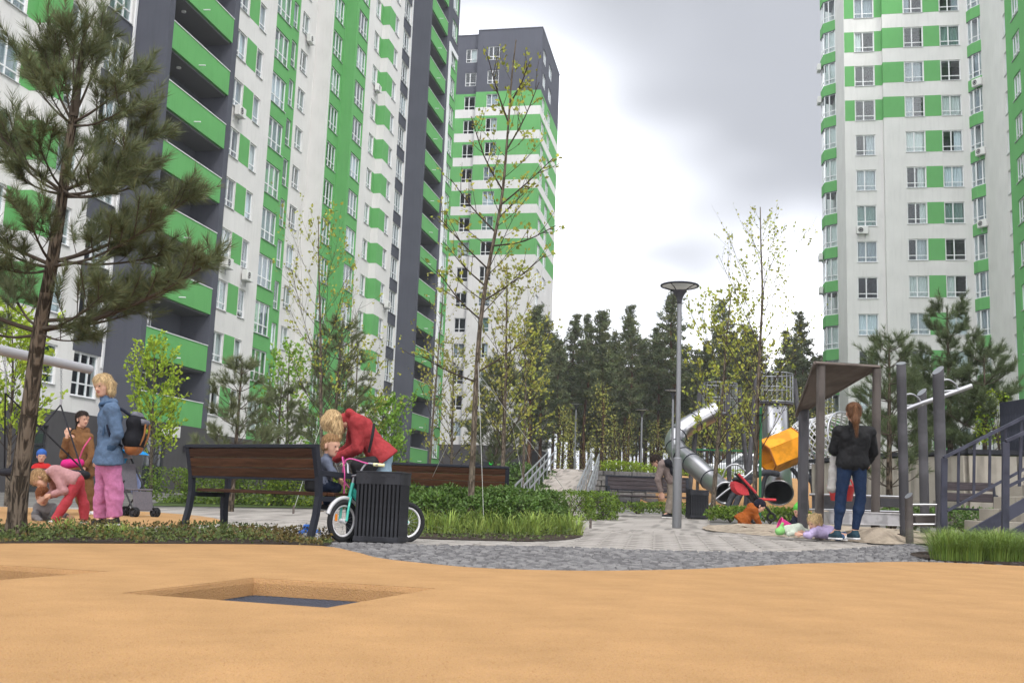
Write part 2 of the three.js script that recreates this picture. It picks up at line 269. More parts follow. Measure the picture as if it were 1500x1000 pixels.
  for (let n = 0; n < NF; n++) room.push(box3(-29.2, -26.5, fl(n) - 0.2, fl(n), -91.3, -69.9), box3(-29.2, -26.5, fl(n) - 0.2, fl(n), -57.6, -14.1), box3(-29.2, -28.55, fl(n) - 0.2, fl(n), -69.5, -57.7));
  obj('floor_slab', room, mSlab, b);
  // ground floor: dark plaster with shop fronts and entrances
  const gf = [], door = (X, a, c, h) => { const o = new THREE.Group(); o.name = 'shop_window'; o.position.set(X, 0.05, -(a + c) / 2); o.rotation.y = Math.PI / 2; b.add(o); const q = winGeo(c - a, h - 0.05, 2, 0.72, true); obj('frame', q.frame, mDarkFrame, o); for (const p of q.panes) obj('pane', p, mPaneD, o); };
  const gs = [[-25.5, 14, 40.3, [[27, 29.6, 2.8], [31.2, 33.4, 2.8], [35.4, 36.9, 2.75], [38.1, 39.6, 2.75]]], [-23.9, 40.3, 46.9, [[41.3, 43.1, 2.75], [45.2, 46.5, 2.6]]], [-25.5, 46.9, 57.94, [[48.4, 50.4, 2.7], [53, 55.5, 2.7]]], [-26.9, 57.94, 69.7, [[60, 62.4, 2.7], [65, 67, 2.7]]], [-25.5, 69.7, 81.7, [[73, 75, 2.7], [78, 80, 2.7]]], [-23.9, 81.7, 91.66, [[83, 84.6, 2.6], [88.9, 90.6, 2.6]]]];
  for (const [X, z0, z1, ds] of gs) { gf.push(panel('x+', X, z0, z1, -0.3, F0 - 0.052, ds.map(([a, c, h]) => [a, c, 0.05, h]))); for (const [a, c, h] of ds) door(X, a, c, h); }
  gf.push(box3(-27.5, -25.81, -0.3, F0 - 0.06, -70, -69.7));
  obj('ground_floor_wall', gf, mBase, b);
  const sg = obj('sign_board', bx(0.03, 0.5, 1.7, -23.87, 3.05, -43.4), mWhite, b); sg.userData.label = 'white notice board on dark ground floor wall';
  for (const g of [rb(0.16, 0.3, 0.14, -23.8, 2.35, -44.7, 0.03), rb(0.16, 0.3, 0.14, -23.8, 2.4, -41.0, 0.03)]) obj('wall_lamp', g, mDark, b);
}
// far tower: grey top floors, green and white bands
{
  const b = thing('apartment_building', 'far square tower with grey top and green and white bands', 'building');
  const Z = 107.8, X0 = -28.6, XS = -25.93, X1 = -18.62, Z1 = 121, col = { white: [], green: [], grey: [], base: [] };
  const rows = []; for (let n = 1; n < NF; n++) rows.push(n);
  const band = []; // [y0, y1, colour]
  band.push([6.3, fl(8) + 1, 'white']);
  for (let n = 8; n < 15; n++) { band.push([fl(n) + 1, fl(n + 1) - (n < 14 ? 0 : 0), 'green']); if (n < 14) band.push([fl(n + 1), fl(n + 1) + 1, 'white']); }
  band.push([fl(15), 52.7, 'grey']);
  const cuts = (cols) => (y0, y1) => cols.flatMap(([a, c]) => rows.map((n) => [a, c, fl(n) + 0.93, fl(n) + 2.52]).filter(([, , r, u]) => u > y0 + 0.01 && r < y1 - 0.01).map(([p, q, r, u]) => [p, q, r, u]));
  // each band piece is cut where a window crosses it
  const strip = (side, plane, a0, a1, cols, list, y0, y1) => {
    let xs = [a0, ...cols.flat(), a1];
    for (let i = 0; i + 1 < xs.length; i++) {
      const solid = i % 2 === 0;
      if (solid) list.push(panel(side, plane, xs[i], xs[i + 1], y0, y1, []));
      else { let y = y0; for (const n of rows) { const r = fl(n) + 0.93, u = fl(n) + 2.52; if (u <= y0 || r >= y1) continue; if (r > y) list.push(panel(side, plane, xs[i], xs[i + 1], y, Math.min(r, y1), [])); y = Math.max(y, u); } if (y < y1) list.push(panel(side, plane, xs[i], xs[i + 1], y, y1, [])); }
    }
  };
  for (const [y0, y1, c] of band) {
    strip('z', Z + 0.5, X0, XS + 0.3, [[-27.36, -26.1]], col[c], y0, y1 - (c === 'grey' ? 0.3 : 0));
    strip('z', Z, XS, X1 - 0.3, [[-24.7, -23.41]], col[c], y0, y1);
    strip('x+', X1, Z, Z1, [[108.9, 110.9], [112.9, 115.2]], col[c], y0, y1);
  }
  obj('wall', col.white, mWhite, b); obj('green_band', col.green, mGreen, b); obj('grey_wall', col.grey, mGrey, b);
  for (const n of rows) {
    addWindow(b, V(-26.73, fl(n) + 0.93, -Z - 0.5), 0, 1.26, 1.59, 2, 0.26, false); addWindow(b, V(-24.055, fl(n) + 0.93, -Z), 0, 1.29, 1.59, 2, 0.26, false);
    addWindow(b, V(X1, fl(n) + 0.93, -109.9), Math.PI / 2, 2.0, 1.59, 3, 0.26, false); addWindow(b, V(X1, fl(n) + 0.93, -114.05), Math.PI / 2, 2.3, 1.59, 3, 0.26, false);
  }
  obj('parapet', [box3(X0, XS - 0.01, 52.38, 52.5, -Z - 0.9, -Z - 0.45), box3(XS, X1 + 0.03, 52.7, 52.8, -Z - 0.4, -Z + 0.05), box3(X1 - 0.4, X1 + 0.05, 52.7, 52.79, -Z1, -Z - 0.41)], mGrey, b);
  obj('core', box3(X0 + 0.1, X1 - 1.4, 0, 52.2, -Z1, -Z - 1.7), mRoom, b);
  const sl = []; for (const n of rows) sl.push(box3(X0 + 0.1, X1 - 0.35, fl(n) - 0.2, fl(n), -Z1, -Z - 0.85)); obj('floor_slab', sl, mSlab, b);
  obj('ground_floor_wall', [box3(X0, X1 + 0.04, 0, 6.29, -Z1, -Z - 0.02)], mBase, b);
  obj('glass_front', [box3(-24.6, -19.2, 2.2, 4.6, -Z + 0.0, -Z + 0.05)], mPaneD, b);
}
// right tower: white with green panels, corner bays and a nearer green wing
const FR = 4.43, fr = (n) => FR + FH * n;
{
  const b = thing('apartment_building', 'white tower with green panels and glazed corner bays beside the pines', 'building');
  const white = [], green = [], NR = 15, TOP = fr(NR) + 1.2, BOT = 1.2;
  const win = (side, plane, a, c, holes, turn, dv = 2) => { for (let n = 0; n < NR; n++) { const y = fr(n) + 0.9; holes.push([a, c, y, y + 1.64]); const P = side === 'z' ? V((a + c) / 2, y, -plane) : V(plane, y, (a + c) / 2); if (seen(P.x, P.y, P.z)) addWindow(b, P, turn, c - a, 1.64, dv, 0.24, true, 0.8); } };
  let h = []; win('z', 80.5, 10.85, 12.31, h, 0); white.push(panel('z', 80.5, 10.07, 12.87, BOT, TOP, h));
  h = []; win('z', 80, 14.43, 15.83, h, 0); win('z', 80, 17.07, 18.5, h, 0); white.push(panel('z', 80, 12.87, 20.6, BOT, TOP, h));
  white.push(box3(12.87, 13.17, BOT, TOP, -80.5, -80.301));
  h = []; white.push(panel('x-', 10.07, -95, -80.81, BOT, TOP, []));
  h = []; win('x-', 19.7, -72.95, -71.95, h, -Math.PI / 2, 1); white.push(panel('x-', 19.7, -79.9, -71.85, BOT, TOP, h));
  h = []; win('x-', 19.55, -70.5, -68.8, h, -Math.PI / 2, 3); green.push(panel('x-', 19.55, -71.85, -60, BOT, TOP, h));
  green.push(box3(19.851, 20.4, BOT, TOP, -60.3, -60));
  obj('wall', white, mWhite, b); obj('green_wall', green, mGreen, b);
  const pg = {}, pan = (x0, x1, n, Z) => { const k = (x1 - x0).toFixed(2); pg[k] = pg[k] || ready(join(bx(x1 - x0, 1.66, 0.02))); const o = obj('green_panel', pg[k], mGreen, b); o.position.set((x0 + x1) / 2, fr(n) + 0.9 + 0.82, -Z + 0.003); };
  for (let n = 0; n < NR; n++) {
    pan(15.86, 17.04, n, 80);
    if (n >= 9) { pan(10.1, 10.82, n, 80.5); pan(12.34, 12.86, n, 80.5); pan(12.87, 14.4, n, 80); const k = obj('green_panel', bx(0.02, 1.66, 0.5), mGreen, b); k.position.set(12.865, fr(n) + 1.72, -80.25); }
    if (n >= 12) { const k = obj('green_panel', bx(0.02, 1.66, 0.6), mGreen, b); k.position.set(19.697, fr(n) + 1.72, -73.3); }
  }
  // glazed bays: plan outlines (x, z), drawn between the green bands
  const bay = (name, pts, spans) => {
    for (let n = 0; n < NR; n++) {
      const y = fr(n); if (!seen(pts[1][0], y, -pts[1][1])) continue;
      const o = new THREE.Group(); o.name = name; b.add(o);
      const bandG = extr(poly(pts), 0.88).rotateX(-Math.PI / 2).translate(0, y - 0.16, 0);
      obj('green_band', bandG, mGreen, o);
      obj('lip', extr(poly(pts), 0.05).rotateX(-Math.PI / 2).translate(0, y - 0.211, 0), mGrey, o);
      for (const [i, dv] of spans) {
        const [xa, za] = pts[i], [xb, zb] = pts[i + 1], dx = xb - xa, dz = -(zb - za), len = Math.hypot(dx, dz), q = winGeo(+(len - 0.04).toFixed(2), 1.9, dv, 0.24, true);
        const w = new THREE.Group(); w.name = 'window'; w.position.set((xa + xb) / 2, y + 0.73, -(za + zb) / 2); w.rotation.y = Math.atan2(-dz, dx); w.translateZ(0.02); o.add(w);
        obj('frame', q.frame, mPvc, w); for (const p of q.panes) obj('pane', p, mPane, w);
        if ((n * 7 + i) % 3) { const c = obj('curtain', curtain(+(len - 0.2).toFixed(2), 1.8, 1), mCurt[(n * 5 + i) % 5], w); c.position.set(0, 0.95, -0.22); }
      }
    }
  };
  bay('bay_window', [[10.06, 88.6], [9.05, 88.0], [9.16, 86.71], [10.06, 86.0]], [[1, 2], [2, 2]]);
  bay('bay_window', [[19.0, 79.99], [19.17, 79.46], [20.0, 78.35], [19.9, 79.99]], [[0, 1], [1, 2]]);
  obj('core', [box3(12, 30, 0, TOP - 0.5, -95, -81.6), box3(21.2, 30, 0, TOP - 0.5, -81.5, -60.2)], mRoom, b);
  const sl = []; for (let n = 0; n < NR + 1; n++) sl.push(box3(10.4, 20.9, fr(n) - 0.2, fr(n), -94, -80.85), box3(20.05, 21.2, fr(n) - 0.2, fr(n), -80.8, -60.4)); obj('floor_slab', sl, mSlab, b);
  obj('plinth', [box3(10.04, 20.5, 0.9, FR - 0.4, -95, -79.97)], mBase, b);
  const acs = [[12.0, 7, 80.5], [12.3, 3, 80.5]];
}
// ---------- ground ----------
const xz = (p) => [p.x, -p.z];
function sheet(name, ring, lift, m, parent, holes = [], edge = 0.7) { // a flat sheet that follows the slope of the ground
  const s = poly(ring); for (const h of holes) { const k = new THREE.Path(); h.forEach(([x, y], i) => (i ? k.lineTo(x, y) : k.moveTo(x, y))); k.closePath(); s.holes.push(k); }
  let g = new THREE.ShapeGeometry(s).toNonIndexed(); g.deleteAttribute('uv'); g.deleteAttribute('normal');
  g = new TessellateModifier(edge, 7).modify(g); g.rotateX(-Math.PI / 2);
  const p = g.attributes.position; for (let i = 0; i < p.count; i++) p.setY(i, G(p.getX(i), p.getZ(i)) + lift);
  if (m.vertexColors) { const c = new Float32Array(p.count * 3); for (let i = 0; i < p.count; i++) { const x = p.getX(i), z = p.getZ(i), k = 0.96 + 0.07 * fbm3(x * 0.9, 4, z * 0.9, 4), d = 0.035 * sstep(0.55, 0.72, fbm3(x * 2.3 + 20, 6, z * 2.3, 3)); c[3 * i] = k - d; c[3 * i + 1] = k - d * 0.9; c[3 * i + 2] = k - d * 0.7; } g.setAttribute('color', new THREE.BufferAttribute(c, 3)); }
  g.computeVertexNormals(); return parent ? obj(name, g, m, parent) : struct(name, g, m);
}
const px2 = (l) => l.map(([x, y]) => xz(gnd(x, y)));
function smoothRing(pts, n = 6) { const c = new THREE.CatmullRomCurve3(pts.map(([x, y]) => V(x, y, 0)), true, 'centripetal'); return c.getPoints(pts.length * n).slice(0, -1).map((p) => [p.x, p.y]); }
function inside(ring, x, y) { let k = false; for (let i = 0, j = ring.length - 1; i < ring.length; j = i++) { const [a, b] = ring[i], [c, d] = ring[j]; if ((b > y) !== (d > y) && x < (c - a) * (y - b) / (d - b) + a) k = !k; } return k; }
const tRub = tex(512, (u, v, i, j) => { const s = (a) => grain[((j >> 1) & 255) * 256 + (((i >> 1) + a) & 255)], k = s(0), q = grain[(j & 255) * 256 + (i & 255)], c = 0.86 + 0.14 * q, w = tfbm(u, v, 4, 201, 4); if (k > 0.985) return [0.72, 0.62, 0.55]; const d = 0.86 + 0.14 * w; return [c * d, c * d * (0.97 + 0.03 * s(3)), c * d * (0.9 + 0.1 * s(7))]; });
const tRubB = tex(512, (u, v, i, j) => grain[((j >> 1) & 255) * 256 + ((i >> 1) & 255)] * 0.6 + 0.4 * grain[(j & 255) * 256 + (i & 255)], false);
const mRubber = M([0.53, 0.325, 0.163], 0.95, { vertexColors: true, map: rep(tRub, 1.15), bumpMap: rep(tRubB, 1.15), bumpScale: 0.0035 });
const mPave = M([0.38, 0.365, 0.355], 0.9, { map: rep(tConc, 0.35), bumpMap: rep(tGrainB, 2), bumpScale: 0.002 });
const mSoil = M([0.075, 0.06, 0.05], 1, { map: rep(tStain, 0.9), bumpMap: rep(tGrainB, 1.2), bumpScale: 0.03 });
const mLawn = M([0.07, 0.1, 0.035], 1, { map: rep(tStain, 0.4) });
const mGranite = [M([0.19, 0.185, 0.187], 0.85, { map: rep(tGrain, 3) }), M([0.245, 0.238, 0.236], 0.85, { map: rep(tGrain, 3) }), M([0.145, 0.14, 0.143], 0.85, { map: rep(tGrain, 3) })];
const mSand = M([0.46, 0.385, 0.3], 1, { map: rep(tStain, 1.6), bumpMap: rep(tGrainB, 1.6), bumpScale: 0.02 });

// the land: one sheet to the horizon
{
  const g = new THREE.PlaneGeometry(700, 700, 140, 140).rotateX(-Math.PI / 2).translate(0, 0, -250), p = g.attributes.position;
  for (let i = 0; i < p.count; i++) p.setY(i, G(p.getX(i), p.getZ(i)) - (p.getZ(i) > -7 && Math.abs(p.getX(i)) < 7 ? 0.5 : 0.035));
  g.computeVertexNormals(); struct('ground', g, M([0.17, 0.165, 0.155], 0.95, { map: rep(tStain, 0.15) }));
}
const rubEdge = [[-140, 804], [0, 800], [200, 800], [400, 801], [470, 803], [520, 812], [560, 822], [630, 830], [700, 836], [830, 840], [1000, 838], [1100, 833], [1200, 828], [1350, 826], [1500, 832], [1640, 838]];
const near = [xz(V(5.5, 0, -3.5)), xz(V(4.5, 0, 3)), xz(V(-5, 0, 3)), xz(V(-7.5, 0, -4))];
const rubRing = [...new THREE.CatmullRomCurve3(px2(rubEdge).map(([x, y]) => V(x, y, 0))).getPoints(70).map((p) => [p.x, p.y]), ...near];
const tr1 = px2([[178, 876], [370, 852], [638, 868], [478, 898]]);
const r2 = px2([[160, 843]])[0], tr2 = tr1.map(([x, y]) => [x - tr1[2][0] + r2[0], y - tr1[2][1] + r2[1]]);
const rub = sheet('rubber_play_surface', rubRing, 0.02, mRubber, null, [tr1, tr2], 0.3);
// sunken trampolines: rubber-lined pit with a woven mat of rubber strips
const mMat = M([0.085, 0.088, 0.108], 0.95, { bumpMap: rep(tGrainB, 20), bumpScale: 0.002 });
[tr1, tr2].forEach((q, k) => {
  const c = q.reduce((a, p) => [a[0] + p[0] / 4, a[1] + p[1] / 4], [0, 0]), dn = 0.078;
  const lining = [];
  for (let i = 0; i < 4; i++) { // each side: a rounded lip and a slightly inclined wall
    const a = q[i], b = q[(i + 1) % 4], ins = (p, s) => [mix(p[0], c[0], s), mix(p[1], c[1], s)], prof = [[-0.004, 0.0198], [0.012, 0.014], [0.028, -0.004], [0.045, -dn]], v = [];
    for (let j = 0; j + 1 < prof.length; j++) { const [s0, y0] = prof[j], [s1, y1] = prof[j + 1], A = ins(a, s0), B = ins(b, s0), C = ins(b, s1), D = ins(a, s1); v.push(A[0], y0, -A[1], B[0], y0, -B[1], C[0], y1, -C[1], A[0], y0, -A[1], C[0], y1, -C[1], D[0], y1, -D[1]); }
    lining.push(T3(v));
  }
  struct('rubber_pit_edge', lining, M([0.48, 0.285, 0.142], 0.95, { map: rep(tRub, 1.15), bumpMap: rep(tRubB, 1.15), bumpScale: 0.004 }));
  const t = thing('trampoline', k ? 'sunken square trampoline at the outer edge of the orange rubber' : 'sunken square trampoline with dark woven mat in the orange rubber', 'trampoline', V(c[0], -dn + 0.012, -c[1]));
  const S = q.map((p) => V((p[0] - c[0]) * 0.93, 0, -(p[1] - c[1]) * 0.93)), lerp2 = (u, v) => { const a = S[0].clone().lerp(S[1], u), b = S[3].clone().lerp(S[2], u); return a.lerp(b, v); };
  const cell = [], n = 44;
  for (let i = 0; i < n; i++) for (let j = 0; j < n; j++) { const e = 0.07, a = lerp2((i + e) / n, (j + e) / n), b = lerp2((i + 1 - e) / n, (j + e) / n), d = lerp2((i + 1 - e) / n, (j + 1 - e) / n), f = lerp2((i + e) / n, (j + 1 - e) / n), h = (i + j) % 2 ? 0.007 : 0.005, pt = (p, y) => [p.x, y, p.z]; const m = a.clone().add(d).multiplyScalar(0.5); const I = (p) => p.clone().lerp(m, 0.15); cell.push(...pt(I(a), h), ...pt(I(b), h), ...pt(I(d), h), ...pt(I(a), h), ...pt(I(d), h), ...pt(I(f), h)); for (const [s, e2] of [[a, b], [b, d], [d, f], [f, a]]) cell.push(...pt(s, 0), ...pt(e2, 0), ...pt(I(e2), h), ...pt(s, 0), ...pt(I(e2), h), ...pt(I(s), h)); }
  const mat = obj('mat', T3(cell), mMat, t);
  const fr = obj('frame', [0, 1, 2, 3].map((i) => bar(S[i].clone().multiplyScalar(0.995), S[(i + 1) % 4].clone().multiplyScalar(0.995), 0.03, 0.012)), M([0.02, 0.02, 0.022], 0.5), t);
  obj('bed', T3([0, 1, 2, 0, 2, 3].flatMap((i) => [S[i].x, -0.006, S[i].z])), mMat, t);
});

// granite setts between the rubber and the slabs: each sett its own block
{
  const top = [[455, 806], [470, 796], [560, 796], [620, 799], [800, 801], [940, 806], [1080, 809], [1180, 808], [1260, 803], [1330, 797], [1420, 806], [1520, 826]];
  const bot = rubEdge.filter(([x]) => x >= 470 && x <= 1500).reverse().map(([x, y]) => [x, y - 0.6]);
  const ring = px2([...top, ...bot]), R = rng(12);
  const base = sheet('sett_paving', ring, -0.012, M([0.12, 0.115, 0.11], 1, { map: rep(tGrain, 2) }));
  const kinds = [0, 1, 2, 3].map((k) => { const w = 0.072 - 0.005 * (k % 3), d = 0.07 - 0.005 * (k % 2), h = 0.026, e = 0.01, A = [[-w / 2, 0, -d / 2], [w / 2, 0, -d / 2], [w / 2, 0, d / 2], [-w / 2, 0, d / 2]], B = A.map(([x, y, z], i) => [x - Math.sign(x) * e, h - 0.004 * ((i + k) % 3), z - Math.sign(z) * e]), v = []; for (const i of [0, 2, 1, 0, 3, 2]) v.push(...B[i]); for (let i = 0; i < 4; i++) { const j = (i + 1) % 4; v.push(...A[i], ...B[j], ...A[j], ...A[i], ...B[i], ...B[j]); } return T3(v); });
  const shared = kinds.map((g) => ready(join(g.clone()))), all = [], xs = ring.map((p) => p[0]), ys = ring.map((p) => p[1]);
  for (let y = Math.min(...ys); y < Math.max(...ys); y += 0.077) { const off = R() * 0.1; for (let x = Math.min(...xs) + off; x < Math.max(...xs); x += 0.08) { const X = x + (R() - 0.5) * 0.012, Y = y + (R() - 0.5) * 0.01 + 0.02 * Math.sin(x * 2.1); if (inside(ring, X, Y)) all.push([X, Y, R() * 4 | 0, (R() - 0.5) * 0.25, R() * 3 | 0, (R() - 0.5) * 0.012]); } }
  all.sort((a, b) => Math.hypot(a[0], a[1]) - Math.hypot(b[0], b[1]));
  const rest = [[], [], []];
  all.forEach(([x, y, k, t, m, dy], i) => {
    if (i < 300) { const o = obj('sett', shared[k], mGranite[m], base); o.position.set(x, G(x, -y) - 0.012 + dy, -y); o.rotation.y = t; }
    else rest[m].push(kinds[k].clone().rotateY(t).translate(x, G(x, -y) - 0.012 + dy, -y));
  });
  const far = new THREE.Group(); rest.forEach((l, m) => { const o = obj('far_setts', l, mGranite[m], base); o.userData.kind = 'stuff'; });
}
// slab paving: planks in rows, the near ones as blocks of their own
{
  const ring = [...px2([[462, 792], [520, 797], [620, 800], [800, 802], [940, 807], [1080, 810], [1180, 809], [1260, 804], [1310, 798]]), xz(spot(1310, 14)), xz(spot(1040, 17)), xz(spot(1040, 26)), xz(spot(860, 27)), xz(spot(560, 24)), xz(spot(240, 22)), xz(spot(-60, 20)), xz(spot(-60, 9.4)), xz(spot(300, 10.3))];
  const base = sheet('pavement', ring, -0.006, mPave), R = rng(31), a = 0.05, c = Math.cos(a), s = Math.sin(a), cand = [], w = 0.58, d = 0.19;
  for (let j = 0; j < 60; j++) for (let i = -30; i < 30; i++) { const u = i * (w + 0.008) + (j % 2) * 0.29, v = 8.2 + j * (d + 0.008), x = u * c - v * s - 1.2, y = u * s + v * c; const ok = [[-w / 2, -d / 2], [w / 2, -d / 2], [w / 2, d / 2], [-w / 2, d / 2]].every(([p, q]) => inside(ring, x + p, y + q)); if (ok && y < 16) cand.push([x, y]); }
  const g = [0, 1].map((k) => ready(join(rb(w, 0.03, d, 0, 0, 0, 0.006, 1)))), ms = [0.0, 0.012, -0.014].map((e) => M([0.385 + e, 0.37 + e, 0.36 + e], 0.9, { map: rep(tConc, 0.6), bumpMap: rep(tGrainB, 2), bumpScale: 0.002 }));
  cand.sort((p, q) => Math.hypot(...p) - Math.hypot(...q)); const rest = [];
  cand.forEach(([x, y], i) => { const gy = G(x, -y) - 0.008 + R() * 0.003; if (i < 300) { const o = obj('slab', g[0], ms[R() * 3 | 0], base); o.position.set(x, gy, -y); o.rotation.y = a; } else rest.push(rb(w, 0.03, d, 0, 0, 0, 0.006, 1).rotateY(a).translate(x, gy, -y)); });
  if (rest.length) { const o = obj('far_slabs', rest, ms[0], base); o.userData.kind = 'stuff'; }
}
// planting beds and the sand play area
const bedL = smoothRing(px2([[-120, 800], [0, 798.5], [200, 798.5], [400, 800], [462, 802], [486, 797], [470, 789], [380, 784], [300, 782], [120, 779], [-120, 779]]), 4);
const bedC = smoothRing([...px2([[596, 789], [700, 793], [800, 794], [850, 788], [845, 778]]), xz(spot(832, 20)), xz(spot(815, 22)), xz(spot(600, 19)), xz(spot(585, 14))], 4);
const bedR = smoothRing([...px2([[1335, 812], [1380, 824], [1500, 830], [1600, 836]]), xz(spot(1600, 11.5)), xz(spot(1395, 11.6))], 4);
const beds = [['planting_bed', bedL], ['planting_bed', bedC], ['planting_bed', bedR]].map(([n, r]) => sheet(n, r, 0.017, mSoil, null, [], 0.4));
const orange2 = sheet('rubber_play_surface', smoothRing([...px2([[-60, 778], [120, 776], [250, 771], [320, 768]]), xz(spot(300, 17)), xz(spot(180, 19)), xz(spot(-60, 19))], 5), 0.012, mRubber);
{
  const ring = smoothRing([...px2([[1035, 777], [1100, 784], [1200, 791], [1300, 798], [1350, 797]]), xz(spot(1390, 13)), xz(spot(1370, 17)), xz(spot(1250, 19)), xz(spot(1060, 18.5))], 5);
  const o = sheet('sand', ring, 0.01, mSand, null, [], 0.16), p = o.geometry.attributes.position;
  const cx = spot(1275, 14.2), heaps = [[spot(1290, 13.2), 0.5, 0.1], [spot(1255, 13.4), 0.55, 0.1], [spot(1190, 14), 0.5, 0.05], [spot(1110, 16.6), 0.6, 0.06], [spot(1330, 13.4), 0.4, 0.06]];
  for (let i = 0; i < p.count; i++) { const x = p.getX(i), z = p.getZ(i); let near = 9; for (const [a, c] of ring) near = Math.min(near, Math.hypot(x - a, -z - c)); let h = 0.045 * fbm3(x * 3, 1.5, z * 3, 4) + 0.03 * vn3(x * 9, 2, z * 9); for (const [c, r, a] of heaps) h += a * Math.exp(-((x - c.x) ** 2 + (z - c.z) ** 2) / (r * r)); p.setY(i, p.getY(i) + h * sstep(0.05, 0.5, near)); }
  o.geometry.computeVertexNormals();
}
function sandY(x, z) { return G(x, z) + 0.06; }
// lawn strip and far yard in front of the left tower, upper terrace behind the playground
sheet('lawn', [xz(spot(220, 24)), xz(spot(600, 26)), xz(spot(620, 60)), xz(spot(610, 84)), xz(spot(250, 40))], -0.02, mLawn, null, [], 3);
const TER = 1.75;
{
  const edge = [spot(650, 46), spot(880, 39.2), spot(946, 39.2), spot(952, 44), spot(1000, 43), spot(1240, 42), spot(1290, 23), spot(1420, 20.5), spot(1640, 20)], back = [V(190, 0, -80), V(190, 0, -340), V(-190, 0, -340), V(-60, 0, -130)];
  const ring = [...edge, ...back].map(xz), g = extr(poly(ring), TER + 0.6).rotateX(-Math.PI / 2).translate(0, -0.6, 0);
  struct('terrace', g, M([0.085, 0.095, 0.04], 1, { map: rep(tStain, 0.12) }));
}
// ---------- street furniture and play equipment ----------
const mSteelDk = M([0.022, 0.024, 0.032], 0.55), mSteelGr = M([0.035, 0.036, 0.042], 0.6, { map: rep(tStain, 1) });
const mPostBr = M([0.115, 0.1, 0.092], 0.6, { map: rep(tStain, 0.8) }), mPostGr = M([0.085, 0.083, 0.09], 0.6, { map: rep(tStain, 0.8) });
const mBoard = [M([0.1, 0.048, 0.028], 0.5, { map: rep(tWood, 1, 3) }), M([0.125, 0.06, 0.034], 0.5, { map: rep(tWood, 1.1, 2.6) }), M([0.085, 0.042, 0.026], 0.5, { map: rep(tWood, 0.9, 3.3) })];
const mBoardG = [M([0.075, 0.065, 0.075], 0.6, { map: rep(tWood, 1, 3) })];
const mInox = M([0.4, 0.4, 0.41], 0.3, { metalness: 1 }), mGalv = M([0.36, 0.37, 0.39], 0.4, { metalness: 0.8 }), mLampPole = M([0.2, 0.205, 0.215], 0.42, { metalness: 0.6 });
const mConcrete = M([0.44, 0.415, 0.37], 0.92, { map: rep(tConc, 0.5), bumpMap: rep(tGrainB, 1), bumpScale: 0.003 });
const M_slat = M([0.05, 0.054, 0.075], 0.6, { map: rep(tStain, 1) });
const mRope = M([0.03, 0.03, 0.035], 0.8), mWire = M([0.5, 0.5, 0.48], 0.5, { metalness: 0.4 }), mBeamP = M([0.34, 0.34, 0.36], 0.5);
const mOrange = M([0.72, 0.29, 0.015], 0.42, { map: rep(tStain, 0.7) });
const faceCam = YAW;
const loc = (o) => { o.updateMatrixWorld(true); return (px, py, d) => o.worldToLocal(at(px, py, d)); };

// benches: boards on two curved steel frames; the sitter looks along -z
function makeBench(len, ms, label, pos, turn) {
  const o = thing('park_bench', label, 'bench', pos, turn, 'benches around the play yard');
  for (const s of [-1, 1]) {
    const f = obj('side_frame', [
      extr(poly([[0.105, 0], [0.15, 0], [0.09, 0.25], [0.07, 0.42], [0.085, 0.6], [0.155, 0.88], [0.11, 0.88], [0.04, 0.62], [0.025, 0.42], [0.045, 0.25]]), 0.05, 0.004),
      extr(poly([[-0.44, 0], [-0.39, 0], [-0.36, 0.3], [-0.36, 0.42], [-0.42, 0.42], [-0.42, 0.3]]), 0.05, 0.004), bx(0.5, 0.045, 0.05, -0.18, 0.40, 0.025),
      extr(poly([[-0.44, 0.42], [-0.4, 0.42], [-0.4, 0.6], [0.06, 0.62], [0.06, 0.66], [-0.44, 0.645]]), 0.05, 0.004)].map((g) => g.rotateY(-Math.PI / 2).translate(s * (len / 2 - 0.03) + 0.025, 0, 0)), mSteelDk, o);
  }
  const lean = 0.25; let k = 0;
  for (let i = 0; i < 3; i++) obj('back_board', rb(len - 0.11, 0.09, 0.032, 0, 0.632 + i * 0.094, 0.078 + i * 0.0225, 0.006, 2, [lean, 0, 0]), ms[k++ % ms.length], o);
  obj('top_rail', rb(len, 0.035, 0.06, 0, 0.885, 0.132, 0.006), mSteelDk, o); obj('bottom_rail', rb(len - 0.1, 0.024, 0.035, 0, 0.575, 0.062, 0.006), mSteelDk, o);
  for (let i = 0; i < 4; i++) obj('seat_board', rb(len - 0.11, 0.035, 0.098, 0, 0.445, -0.035 - i * 0.107, 0.006), ms[k++ % ms.length], o);
  return o;
}
{
  const l = spot(281, 10.8), r = spot(474, 9.75), c = l.clone().add(r).multiplyScalar(0.5), d = r.clone().sub(l);
  makeBench(d.length(), mBoard, 'brown board bench with black frame, a boy sitting on its far side', c, Math.atan2(-d.z, d.x));
  makeBench(1.75, mBoard, 'brown board bench standing behind the leafy shrub bed', spot(655, 15), faceCam);
  const s = spot(948, 23.6); makeBench(1.9, mBoardG, 'dark grey bench below the stone terrace wall', s, faceCam + Math.PI);
}
